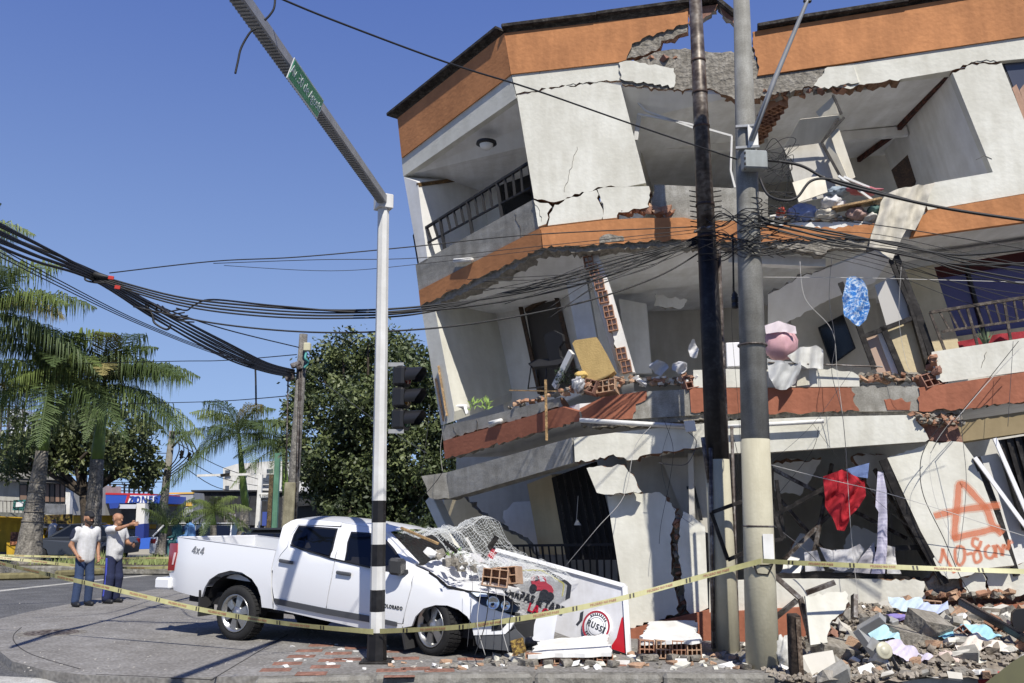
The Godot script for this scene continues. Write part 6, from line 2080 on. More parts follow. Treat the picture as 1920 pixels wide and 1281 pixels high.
	bundle("cloth_bundle", "white crumpled cloth behind the timber post", "cloth", dp(1470, 1224, 10.9), Vector3(.2, .34, .2), cloth_mat(Color("cfcfcc")), .45)
	bundle("cloth_bundle", "purple rolled cloth beside the small camera box", "cloth", dp(1680, 1158, 11.6), Vector3(.28, .09, .12), cloth_mat(Color("8b7fc0")), .4)
	# large concrete lumps with bricks
	for q in [[1716, 1200, .62, .22, "long grey concrete lump in the middle of the heap"], [1850, 1222, .6, .3, "large brick and mortar lump under the cream towel"], [1740, 1176, .3, .24, "dark grey concrete lump below the striped shirt"], [1560, 1222, .4, .2, "grey concrete lump beside the leaning panel"]]:
		st = mb()
		chunk(st, dp(q[0], q[1], 11.15), Vector3(q[2], q[3], .35), Basis.from_euler(Vector3(.3, .2, -.18)), .16)
		tag(obj("concrete_lump", st, M.raw), q[4], "concrete lump")
	for q in [[1820, 1262, .5, "triangular cream wall shard at the front of the heap", M.cream], [1540, 1252, .36, "rounded beige tile shard beside the timber post", M.inner_grey], [1630, 1262, .22, "small white tile shard at the heap's front", M.white]]:
		st = mb()
		chunk(st, dp(q[0], q[1], 10.5), Vector3(q[2], .05, q[2] * .8), Basis.from_euler(Vector3(.7, .3, .2)), .2)
		tag(obj("wall_shard", st, q[4]), q[3], "wall shard")
	# steel gate frame with a pulley
	var gf := thing("gate_frame", "galvanised steel frame with a pulley lying on the heap", "steel frame", dp(1640, 1230, 10.7))
	for q in [[1608, 1180, 1690, 1290], [1612, 1184, 1656, 1158]]:
		st = mb()
		bar(st, dp(q[0], q[1], 10.75), dp(q[2], q[3], 10.55), .09, .1, Vector3(.2, .8, .6), .006)
		obj("channel", st, M.steel, gf)
	st = mb(true)
	lathe(st, dp(1658, 1220, 10.55), Vector3(.1, .3, 1), [[.0, .03], [.05, .03], [.06, .012], [.085, .02], [.095, .0], [.085, -.02]], 24)
	obj("pulley", st, mat(Color("b5b19c"), .4), gf)
	st = mb()
	box(st, dp(1645, 1214, 10.62), Vector3(.2, .13, .02), .004, Basis(Vector3.BACK, -.6))
	obj("bracket", st, M.steel, gf)
	st = mb()
	bar(st, dp(1672, 1232, 10.5), dp(1686, 1262, 10.45), .02, .03)
	obj("lever", st, M.black, gf)
	var cb := thing("camera_box", "small grey security camera lying on the heap", "camera", dp(1664, 1166, 11.2))
	st = mb()
	box(st, dp(1672, 1168, 11.2), Vector3(.11, .1, .12), .01, Basis.from_euler(Vector3(.3, .5, .2)))
	obj("housing", st, M.steel, cb)
	st = mb(true)
	lathe(st, dp(1658, 1162, 11.2), Vector3.UP, [[.0, -.05], [.06, -.04], [.07, .0], [.05, .05], [.0, .06]], 14)
	obj("dome", st, M.black, cb)
	st = mb()
	bar(st, dp(1800, 1128, 11.6), dp(1940, 1208, 10.6), .07, .09, Vector3.UP, .015)
	tag(obj("black_beam", st, mat(Color("1b1b1d"), .25)), "glossy black square beam slanting over the right of the heap", "beam")
	# aluminium sign strip and olive box at the lower right edge
	var al := thing("sign_strip", "aluminium sign strip with a red end at the bottom of the heap", "sign strip", dp(1780, 1280, 10.3))
	st = mb()
	bar(st, dp(1690, 1284, 10.3), dp(1832, 1273, 10.3), .05, .1, Vector3.UP, .006)
	obj("strip", st, M.steel, al)
	st = mb()
	bar(st, dp(1832, 1273, 10.3), dp(1876, 1268, 10.3), .05, .1, Vector3.UP, .006)
	obj("red_end", st, mat(Color("b03038"), .4), al)
	var ob := thing("olive_board", "olive green board edge at the lower right corner", "board", dp(1900, 1280, 9.7))
	plate("face", mat(Color("4b4a22"), .5, T.plaster, .8), Vector3(-.3, .3, .9).normalized(), dp(1890, 1265, 9.8), [1836, 1290, 1900, 1240, 1960, 1205, 1960, 1300, 1836, 1300], .05, ob)
	var oc := thing("chair_back", "black padded chair back at the right edge above the heap", "chair back", dp(1915, 1168, 11.2))
	plate("pad", M.black, Vector3(-.2, 0, 1).normalized(), dp(1915, 1168, 11.2), [1899, 1150, 1906, 1143, 1950, 1140, 1950, 1200, 1916, 1196, 1903, 1182, 1898, 1166], .07, oc)
func zplate(called: String, m, outline: Array, d: float, th: float, parent: Node) -> MeshInstance3D:
	return plate(called, m, Vector3.BACK, Vector3(0, 0, -d), outline, th, parent)
func zbar(called: String, m, q: Array, d: float, w: float, parent: Node) -> MeshInstance3D:
	var st := mb()
	bar(st, dp(q[0], q[1], d), dp(q[2], q[3], d), w, w, Vector3.BACK)
	return obj(called, st, m, parent)
# side outline extruded to width, sides drawn in toward the roof; local x forward, y up
func car(called: String, label: String, cat: String, pos: Vector3, yaw: float, col: Color, suv := false) -> Node3D:
	var t := thing(called, label, cat, pos)
	t.rotation.y = yaw
	var paint := mat(col, .25)
	paint.clearcoat_enabled = true
	var low := [[-2.1, .35], [-2.15, .75], [-2.05, .98], [-1.2, 1.02], [.7, 1.0], [1.6, .9], [2.05, .72], [2.1, .38], [1.75, .3], [1.66, .5], [1.35, .64], [1.04, .5], [.95, .28], [-.95, .28], [-1.04, .5], [-1.35, .64], [-1.66, .5], [-1.75, .3]]
	var hi := [[-2.0 if suv else -1.75, 1.0], [-1.75 if suv else -1.1, 1.55 if suv else 1.45], [-1.2 if suv else -.6, 1.62 if suv else 1.5], [.2, 1.58 if suv else 1.46], [.95, 1.0]]
	for part in [["body", low, .86, .86, paint], ["cabin", hi, .84, .66, mat(Color("14171b"), .06)]]:
		var pl := PackedVector2Array()
		var f := []
		var b := []
		for q in part[1]:
			var k := clampf((q[1] - 1.0) / .55, 0, 1)
			var hw: float = lerpf(part[2], part[3], k) - (.05 if absf(q[0]) > 1.9 else 0.0)
			pl.append(Vector2(q[0], q[1])); f.append(Vector3(q[0], q[1], hw)); b.append(Vector3(q[0], q[1], -hw))
		var st := mb()
		var idx := Geometry2D.triangulate_polygon(pl)
		for i in range(0, idx.size(), 3):
			tri(st, f[idx[i]], f[idx[i + 1]], f[idx[i + 2]]); tri(st, b[idx[i]], b[idx[i + 2]], b[idx[i + 1]])
		for i in f.size():
			var j := (i + 1) % f.size()
			quad(st, f[i], b[i], b[j], f[j])
		obj(part[0], st, part[4], t, true)
	var st2 := mb()
	var ry: float = hi[2][1] + .015
	bbox(st2, Vector3((hi[2][0] + hi[3][0]) * .5, ry, 0), Vector3((hi[3][0] - hi[2][0]) * .5 + .1, -.02, 0), Vector3(0, .025, 0), Vector3(0, 0, .66), .01)
	obj("roof", st2, paint, t, true)
	for s in [-1, 1]:
		for e in [[hi[0], hi[1]], [hi[3], hi[4]], [[-.35, 1.0], [-.25, ry]]]:
			var s3 := mb()
			bar(s3, Vector3(e[0][0], e[0][1], s * (.845 if e[0][1] < 1.1 else .67)), Vector3(e[1][0], e[1][1], s * (.845 if e[1][1] < 1.1 else .67)), .05, .07)
			obj("pillar", s3, paint, t, true)
		for x in [-1.35, 1.35]:
			var s4 := mb(true)
			lathe(s4, Vector3(x, .31, s * .74), Vector3.BACK * s, [[.0, .1], [.17, .11], [.19, .09], [.28, .11], [.31, .07], [.31, -.08]], 20)
			obj("wheel", s4, M.black_matte, t, true)
		var s5 := mb()
		box(s5, Vector3(2.02, .72, s * .62), Vector3(.16, .14, .34), .03)
		obj("headlight", s5, mat(Color("cdd3d8"), .1), t, true)
		s5 = mb()
		box(s5, Vector3(-2.1, .82, s * .68), Vector3(.1, .2, .22), .02)
		obj("tail_light", s5, mat(Color("7f1515"), .15), t, true)
	return t
func background() -> void:
	# ----- lane divider blocks and planted median
	var sepm := mat(Color("8f8863"), .9, T.concrete, .5)
	for q in [[-70, 1090, 95, 1086], [105, 1083, 238, 1076], [246, 1075, 330, 1070]]:
		var st := mb()
		var a := gr(q[0], q[1], -.1); var b := gr(q[2], q[3], -.1)
		bar(st, a + Vector3(0, .1, 0), b + Vector3(0, .1, 0), .3, .2, Vector3.UP, .05)
		tag(obj("lane_divider", st, sepm), "low worn yellowish concrete lane divider block, %s" % ["nearest the left edge", "behind the two men", "nearest the pickup's tail"][0 if q[0] < 0 else (1 if q[0] < 200 else 2)], "lane divider", "lane dividers")
	var st := mb()
	var mz := -30.0
	box(st, Vector3(-16, .04, mz - 2.2), Vector3(44, .28, 4.4), .05)
	structure(obj("median", st, M.kerb))
	st = mb()
	box(st, Vector3(-16, .17, mz - 2.2), Vector3(43.4, .06, 3.9))
	structure(obj("soil", st, mat(Color("5c5340"), .95, T.grit, .6)))
	# grass on the median
	st = mb()
	for i in 5200:
		var x := rng.randf_range(-20, -2)
		var dens := nz.get_noise_2d(x * .35, 3.3)
		if rng.randf() > .45 + dens: continue
		var c := Vector3(x, .2, mz - rng.randf_range(.3, 2.6))
		var h := rng.randf_range(.12, .5) * (.7 + dens)
		var d := Vector3(rng.randf_range(-.4, .4), 1, rng.randf_range(-.4, .4)).normalized()
		tri(st, c + Vector3(-.02, 0, 0), c + d * h, c + Vector3(.02, 0, 0))
	var gm := mat(Color("7f8a55"), .85)
	var go := obj("median_grass", st, gm)
	go.set_meta("kind", "stuff")
	tag(go, "tufty grass growing along the planted median", "grass")
	# ----- two storey corner shop at the left
	var d := 46.0
	var sh := thing("corner_shop", "two storey white and yellow shop house behind the tall palms", "building", dp(120, 1040, d))
	var wall := mat(Color("b9b8b2"), .9, T.plaster, .3)
	zplate("upper_wall", wall, [-60, 895, 132, 905, 132, 966, -60, 966], d, 6.0, sh)
	var ym := mat(Color("c9a42a"), .85, T.paint, .3)
	zplate("lower_wall", ym, [-60, 966, 132, 966, 132, 994, -60, 994], d, .3, sh)
	zplate("lower_wall", ym, [12, 994, 82, 994, 82, 1056, 12, 1056], d, .3, sh)
	zplate("lower_wall", ym, [118, 994, 132, 994, 132, 1056, 118, 1056], d, .3, sh)
	zplate("side_wall", ym, [127, 966, 132, 966, 132, 1056, 127, 1056], d + .3, 5.0, sh)
	zplate("shop_back_wall", ym, [-80, 960, 140, 960, 140, 1056, -80, 1056], d + 4.5, .2, sh)
	plate("roof", mat(Color("8d8c88"), .9, T.concrete, .3), Vector3(0, .55, .83).normalized(), dp(120, 905, d - .8), [-60, 862, 110, 872, 140, 902, -60, 892], .15, sh)
	zplate("eave", mat(Color("5a5855"), .9), [-60, 892, 138, 902, 137, 908, -60, 898], d - .6, .4, sh)
	for w in [[83, 906, 122, 943, 4], [36, 908, 51, 940, 1]]:
		var wo := zplate("window", M.black, [w[0], w[1], w[2], w[1], w[2], w[3], w[0], w[3]], d - .05, .2, sh)
		for i in w[4]:
			var x0: float = lerpf(w[0], w[2], float(i) / w[4]) + 1.5
			var x1: float = lerpf(w[0], w[2], float(i + 1) / w[4]) - 1.5
			zplate("pane", mat([Color("7a6455"), Color("50443c"), Color("8a6f5e")][i % 3], .3), [x0, w[1] + 2, x1, w[1] + 2, x1, w[3] - 2, x0, w[3] - 2], d - .08, .03, wo)
	zplate("column", M.white, [123, 906, 132, 906, 130, 966, 122, 966], d - .3, .3, sh)
	zplate("balcony_front", mat(Color("8f939b"), .6, T.concrete, .4), [76, 944, 122, 946, 122, 966, 76, 964], d - .8, .1, sh)
	zplate("awning", mat(Color("8b8d86"), .6, T.concrete, .4), [-60, 958, 70, 964, 70, 971, -60, 966], d - 1.0, .8, sh)
	zplate("awning", mat(Color("6f7480"), .6, T.concrete, .4), [72, 982, 130, 983, 130, 990, 72, 990], d - 1.0, .8, sh)
	var rl := zbar("railing", M.metal, [-40, 938, 66, 942], d - .8, .04, sh)
	for i in 15: zbar("baluster", M.metal, [-40 + i * 7.5, 939, -40 + i * 7.5, 962], d - .8, .025, rl)
	zplate("price_board", mat(Color("c98b63"), .6, T.rust, .6), [20, 998, 38, 998, 36, 1022, 18, 1022], d - .06, .05, sh)
	var bn := thing("teal_banner", "small teal and white banner on the shop balcony beside the first palm", "banner", dp(33, 947, d - .9))
	zplate("cloth", mat(Color("3e8f8a"), .6, T.rust, .9), [25, 938, 48, 937, 45, 958, 23, 957], d - .9, .02, bn)
	zplate("white_patch", M.white, [30, 942, 44, 941, 42, 950, 29, 951], d - .93, .01, bn)
	var yb := thing("yellow_billboard", "weathered yellow shop board above the awning right of the first palm", "sign board", dp(110, 975, d - .9))
	zplate("board", mat(Color("8f8030"), .7, T.rust, .5), [84, 966, 134, 964, 134, 982, 82, 982], d - 1.1, .08, yb)
	# narrow pale building and striped post beside it
	var nb := thing("pale_annex", "narrow pale building between the corner shop and the filling station", "building", dp(140, 1040, 52))
	zplate("wall", mat(Color("a49c90"), .9, T.plaster, .3), [132, 905, 152, 905, 150, 1040, 130, 1040], 52, 3, nb)
	zplate("blue_stripe", mat(Color("2e3f78"), .6), [148, 925, 155, 920, 142, 1010, 132, 1010], 51.5, .2, nb)
	# ----- filling station with blue canopy
	var fs := thing("filling_station", "filling station with a blue, white and red canopy", "filling station", dp(250, 1030, 50))
	d = 50.0
	var blue := mat(Color("2a4fae"), .5)
	zplate("canopy", blue, [150, 927, 300, 929, 300, 944, 150, 944], d, 4.0, fs)
	zplate("red_edge", mat(Color("b3303a"), .5), [150, 923, 288, 926, 288, 929, 150, 927], d - .02, 4.0, fs)
	zplate("white_slash", mat(Color("e4e4e8"), .5), [244, 929, 294, 930, 286, 943, 238, 943], d - .06, .05, fs)
	zplate("red_slash", mat(Color("b3303a"), .5), [238, 929, 244, 929, 239, 943, 234, 943], d - .06, .05, fs)
	text3("lettering", "ZONES", .36, mat(Color("26418f"), .5), fs, Transform3D(Basis(), dp(269, 937, d - .1)), .03, true, false)
	zplate("logo", blue, [250, 931, 258, 931, 256, 942, 248, 942], d - .1, .03, fs)
	var gw := mat(Color("a9adb5"), .8, T.plaster, .3)
	zplate("building_wall", gw, [196, 944, 362, 924, 362, 992, 196, 992], d + 4, 4, fs)
	zplate("yellow_band", mat(Color("d0a94e"), .7), [196, 984, 360, 983, 360, 991, 196, 992], d + 3.95, .2, fs)
	zplate("yellow_band", mat(Color("d0a94e"), .7), [305, 943, 360, 942, 360, 949, 305, 949], d + 3.95, .2, fs)
	zplate("yellow_band", mat(Color("d0a94e"), .7), [312, 924, 362, 923, 362, 926, 312, 927], d + 3.95, .2, fs)
	zplate("lower_front", mat(Color("3a3c42"), .7), [196, 992, 362, 991, 362, 1036, 196, 1036], d + 4, 3, fs)
	zplate("shop_window", mat(Color("9aa2aa"), .2), [236, 993, 292, 993, 292, 1010, 236, 1010], d + 3.9, .1, fs)
	for w in [[274, 952, 278, 968], [279, 952, 284, 968]]:
		zplate("window", mat(Color("3a4558"), .15), [w[0], w[1], w[2], w[1], w[2], w[3], w[0], w[3]], d + 3.9, .1, fs)
	zplate("pillar", mat(Color("d8d6d2"), .7), [256, 944, 272, 944, 270, 984, 254, 984], d - .4, .6, fs)
	zplate("pillar_base", mat(Color("23367e"), .6), [254, 984, 270, 982, 268, 1030, 252, 1030], d - .45, .7, fs)
	zplate("blue_plinth", mat(Color("3563c4"), .6), [262, 1010, 290, 1007, 288, 1029, 256, 1030], d - 1.2, .5, fs)
	zplate("hanging_sign", mat(Color("2a4496"), .5), [204, 944, 224, 943, 220, 953, 206, 954], d - .5, .1, fs)
	zplate("white_sign", mat(Color("c4c8d2"), .6), [222, 946, 256, 946, 254, 954, 220, 954], d - .3, .1, fs)
	zplate("forecourt_kerb", mat(Color("a9a49a"), .9), [236, 1032, 290, 1030, 290, 1040, 236, 1042], d - 3, 1, fs)
	# ----- dark grey long shop and white apartment block
	d = 56.0
	var db := thing("grey_shop", "long dark grey single storey shop behind the middle palm", "building", dp(470, 1010, d))
	zplate("wall", mat(Color("3b3d42"), .85, T.concrete, .3), [360, 922, 480, 922, 660, 930, 660, 985, 360, 985], d, 5, db)
	for q in [[360, 985, 418, 985, 418, 1025, 360, 1025], [520, 985, 660, 985, 660, 1025, 520, 1025]]: zplate("wall", mat(Color("3b3d42"), .85, T.concrete, .3), q, d, .4, db)
	zplate("shop_back_wall", gw, [350, 980, 670, 980, 670, 1025, 350, 1025], d + 4.5, .2, db)
	for q in [[430, 960, 520, 962, 520, 985, 430, 985], [540, 960, 600, 962, 600, 985, 540, 985]]:
		zplate("shutter", mat(Color("55575d"), .7, T.concrete, .4), q, d - .05, .1, db)
	zplate("poster", mat(Color("b6bac4"), .6, T.rust, .7), [420, 962, 442, 962, 442, 985, 420, 985], d - .12, .05, db)
	zplate("parapet_cap", mat(Color("2c2d30"), .8), [358, 919, 480, 919, 660, 927, 660, 930, 480, 922, 358, 922], d - .2, .5, db)
	d = 70.0
	var ab := thing("apartment_block", "white apartment block rising behind the grey shop", "building", dp(500, 1000, d))
	var wh := mat(Color("d9d8d4"), .85, T.plaster, .3)
	zplate("wall", wh, [418, 878, 444, 870, 520, 864, 570, 868, 570, 940, 640, 940, 640, 1000, 418, 1000], d, 8, ab)
	zplate("stair_recess", mat(Color("b9b6aa"), .9), [446, 886, 460, 886, 460, 924, 446, 924], d - .05, .1, ab)
	for w in [[422, 882, 431, 890], [422, 911, 429, 920], [448, 880, 462, 888], [448, 908, 456, 918], [484, 896, 506, 908], [528, 904, 535, 910], [500, 880, 512, 888]]:
		var wo := zplate("window", mat(Color("4b5058"), .3), [w[0], w[1], w[2], w[1], w[2], w[3], w[0], w[3]], d - .06, .2, ab)
		zplate("sill", wh, [w[0] - 1, w[3], w[2] + 1, w[3], w[2] + 1, w[3] + 1.5, w[0] - 1, w[3] + 1.5], d - .2, .25, wo)
	zplate("lower_wing", mat(Color("cfcfc8"), .85), [560, 925, 665, 930, 665, 1000, 560, 1000], d - 3, 4, ab)
	# scaffold tower and white tank far left
	var tw := thing("scaffold_tower", "white clad scaffold tower above the broad tree at the left edge", "tower", dp(20, 900, 75))
	zplate("cladding", mat(Color("c8cdd6"), .8), [16, 768, 50, 770, 48, 880, 12, 880], 75, 2, tw)
	for i in 5: zbar("upright", M.metal, [-12 + i * 14, 760, -16 + i * 14, 880], 74.5, .14, tw)
	for i in 8: zbar("ledger", M.metal, [-16, 770 + i * 15, 48, 768 + i * 15], 74.5, .1, tw)
	# ----- roof steel over the canopy
	var rs := thing("roof_steelwork", "dark exposed reinforcing frame on the station roof", "steelwork", dp(230, 920, 56))
	for i in 9: zbar("bar", M.iron, [206 + i * 9, 906 + (i % 3) * 3, 206 + i * 9, 926], 56, .08, rs)
	for y in [908, 914, 920]: zbar("bar", M.iron, [204, y, 284, y + 2], 56, .06, rs)
	# ----- far utility pole with crossarm
	var up := thing("far_utility_pole", "distant leaning utility pole with a crossarm above the filling station", "utility pole", dp(300, 1010, 40))
	st = mb(true)
	tube(st, [dp(299, 1012, 40), dp(323, 808, 40)], [.2, .12], 10)
	obj("shaft", st, M.kerb, up)
	zbar("crossarm", M.iron, [320, 812, 358, 812], 39.8, .12, up)
	zbar("brace", M.iron, [322, 840, 346, 814], 39.8, .07, up)
	for i in 3:
		st = mb(true)
		lathe(st, dp(340 + i * 15, 852 + (i % 2) * 4, 39.6), Vector3.UP, [[.0, -.2], [.09, -.15], [.05, -.08], [.1, -.02], [.05, .05], [.09, .1], [.0, .2]], 10)
		obj("insulator", st, M.iron, up)
	for i in 5:
		st = mb(true)
		tube(st, spline([dp(322 + i * 7, 812, 39.7), dp(336 + i * 8, 836 + i * 2, 39.5), dp(330 + i * 9, 860, 39.5), dp(316, 880 + i * 4, 39.6), dp(310, 905, 39.6)], 5), .025, 5)
		obj("jumper_wire", st, M.cable, up)
	for i in 7:
		tag(wire("distant_line", "x", [[330 + i * 4, 820 + i * 12, 40], [420, 868 + i * 10, 50], [520, 905 + i * 4, 62]] if i % 2 else [[-40, 842 + i * 9, 44], [140, 850 + i * 9, 42], [312, 850 + i * 9, 40]], .018), "distant power line crossing behind the palms", "cable", "distant power lines")
	# ----- timber pole with boxes
	var tp := thing("timber_pole", "leaning timber utility pole with a pale box in front of the dark tree", "utility pole", gr(542, 1050))
	st = mb(true)
	tube(st, [dp(541, 1035, 22), dp(551, 900, 22), dp(569, 627, 22)], [.15, .135, .10], 12)
	obj("shaft", st, mat(Color("8d8982"), .9, T.bark, .6, T.nmid, .5), tp)
	st = mb()
	bar(st, dp(537, 1040, 21.9), dp(546, 905, 21.9), .26, .24, Vector3.BACK, .02)
	obj("concrete_collar", st, mat(Color("aaa58c"), .9, T.concrete, .5), tp)
	st = mb()
	box(st, dp(576, 651, 21.8), Vector3(.17, .2, .14), .02)
	obj("pale_box", st, mat(Color("bdb99c"), .6), tp)
	for q in [[555, 684, .24, .12], [543, 708, .2, .14], [562, 690, .12, .1]]:
		st = mb()
		box(st, dp(q[0], q[1], 21.8), Vector3(q[2], q[3], .14), .015, Basis(Vector3.BACK, .35))
		obj("splice_case", st, M.metal, tp)
	st = mb(true)
	tube(st, spline([dp(574, 662, 21.8), dp(572, 672, 21.7), dp(578, 680, 21.8), dp(570, 690, 21.8)], 5), .03, 6)
	obj("teal_hose", st, mat(Color("4a8f8a"), .6), tp)
	for q in [[562, 692, 553, 1000, .02], [540, 712, 536, 900, .018], [566, 690, 560, 880, .014]]:
		st = mb(true)
		tube(st, [dp(q[0], q[1], 21.8), dp(q[2], q[3], 21.8)], q[4], 6)
		obj("conduit", st, M.metal, tp)
	# ----- distant signal mast, posts and small signs behind the truck
	var fm := thing("far_signal_mast", "distant white signal mast with a long white arm over the road", "traffic mast", dp(480, 1016, 38))
	for q in [[480, 1022, 483, 994, M.black], [483, 994, 484, 1001, M.white], [482, 1000, 489, 890, M.white]]:
		zbar("shaft", q[4], q, 38, .16, fm)
	zbar("arm", M.white, [370, 892, 488, 889], 38, .09, fm)
	zbar("arm_clamp", M.iron, [414, 892, 430, 890], 37.9, .12, fm)
	var gpost := thing("green_post", "tall green painted steel post behind the pickup", "post", dp(515, 1020, 36))
	zbar("shaft", mat(Color("5f8f76"), .6, T.paint, .5), [513, 1030, 521, 850], 36, .19, gpost)
	var bp := thing("brown_post", "brown timber post beside the green post", "post", dp(506, 1020, 36.5))
	zbar("shaft", mat(Color("75654a"), .9, T.bark, .5), [502, 1030, 510, 890], 36.5, .16, bp)
	var sv := thing("sale_sign", "white SE VENDE notice fixed on the posts", "sign", dp(496, 931, 37))
	zplate("board", mat(Color("e0e0dc"), .6), [488, 924, 505, 924, 504, 940, 487, 939], 37, .03, sv)
	text3("lettering", "SE VENDE", .075, M.black, sv, Transform3D(Basis(), dp(496, 929, 36.95)), .01, true, false)
	for y in [934, 937]: zbar("text_line", M.black, [489, y, 503, y], 36.96, .035, sv)
	var bs := thing("blue_road_sign", "small blue road sign on a thin post behind the pickup bed", "road sign", dp(496, 1010, 37))
	zplate("plate", mat(Color("3d4f96"), .5), [492, 960, 502, 960, 502, 986, 491, 986], 37.2, .03, bs)
	zbar("post", M.metal, [496, 1020, 497, 986], 37.25, .06, bs)
	# black arched tent roof behind the cab
	var tt := thing("black_tent", "black arched tarpaulin roof behind the pickup's cab", "tent", dp(610, 1000, 32))
	st = mb(true)
	var prev := []
	for i in 15:
		var f := i / 14.0
		var cur := []
		for j in 2: cur.append(dp(556 + f * 104, 985 - 40 * sin(PI * (.35 + f * .62)), 31 + j * 3))
		if prev: quad(st, prev[0], prev[1], cur[1], cur[0])
		prev = cur
	obj("tarpaulin", st, mat(Color("232428"), .3), tt)
	zplate("side_sheet", mat(Color("1d1e21"), .5), [556, 950, 600, 946, 640, 958, 660, 984, 660, 1010, 556, 1010], 31.5, .05, tt)
	# ----- vehicles
	car("parked_suv", "dark grey car parked behind the two men", "car", Vector3(dp(152, 1030, 40).x, -.1, -40), PI, Color("34383f"))
	car("parked_car", "white car with roof showing left above the pickup's bed", "car", Vector3(dp(352, 1005, 41).x, -.1, -41), PI * .5, Color("dcdddf"))
	car("parked_car", "white car with roof showing beside the middle palm", "car", Vector3(dp(418, 1005, 42).x, -.1, -42), PI * .5, Color("d2d3d6"))
	car("parked_car", "black car showing between the pickup's bed and cab", "car", Vector3(dp(545, 1012, 20).x, -.1, -20), PI * .5, Color("1e1f22"))
	motorbike()

func motorbike() -> void:
	var p := gr(316, 1066, -.1)
	var d := -p.z
	var mk := thing("motorcycle", "red and black motorcycle behind the pickup's tail", "motorcycle", p)
	for x in [-.15, 1.1]:
		var st := mb(true)
		lathe(st, p + Vector3(x, .3, -.3), Vector3(.25, 0, 1), [[.2, -.05], [.29, -.05], [.31, 0], [.29, .05], [.2, .05]], 20)
		obj("wheel", st, M.black_matte, mk)
	var st := mb()
	chunk(st, p + Vector3(.25, .72, -.3), Vector3(.55, .28, .28), Basis(), .1)
	obj("fairing", st, mat(Color("a32026"), .3), mk)
	st = mb()
	box(st, p + Vector3(.5, .85, -.3), Vector3(.9, .14, .26), .05)
	obj("seat", st, M.black, mk)
	st = mb()
	box(st, p + Vector3(.4, .45, -.3), Vector3(.5, .3, .22), .04)
	obj("engine", st, M.iron, mk)
	for e in [["person", "rider in a teal jacket and black helmet, seated in front on the motorcycle", Color("3f6f74"), Vector3(.18, .88, -.3), 0.0], ["person", "rider in a blue shirt and black helmet, seated behind on the motorcycle", Color("5e87b8"), Vector3(.62, .92, -.34), .05]]:
		var o: Vector3 = p + e[3]
		var t := thing(e[0], e[1], "person", o)
		var f := -1.0
		var bones := [[o + Vector3(0, .05, 0), o + Vector3(-.08, .48, 0), .17, .19], [o + Vector3(-.08, .45, 0), o + Vector3(-.12, .62, 0), .09, .075], [o + Vector3(-.12, .72, 0), o + Vector3(-.14, .80, 0), .10, .11]]
		for s in [-1, 1]:
			bones.append([o + Vector3(-.08, .46, s * .19), o + Vector3(-.12, .22, s * .25), .065, .055])
			bones.append([o + Vector3(-.12, .22, s * .25), o + Vector3(-.42, .16, s * .22), .05, .04])
			bones.append([o + Vector3(0, .05, s * .1), o + Vector3(-.4, .02, s * .18), .1, .08])
			bones.append([o + Vector3(-.4, .02, s * .18), o + Vector3(-.22, -.45, s * .2), .075, .06])
		obj("body", sdf(bones, .03), mat(e[2], .85), t)
		var s2 := mb(true)
		lathe(s2, o + Vector3(-.14, .78, 0), Vector3(0, 1, 0), [[.0, -.14], [.1, -.12], [.145, .0], [.12, .1], [.06, .14], [.0, .15]], 18)
		obj("helmet", s2, mat(Color("17181a"), .15), t)
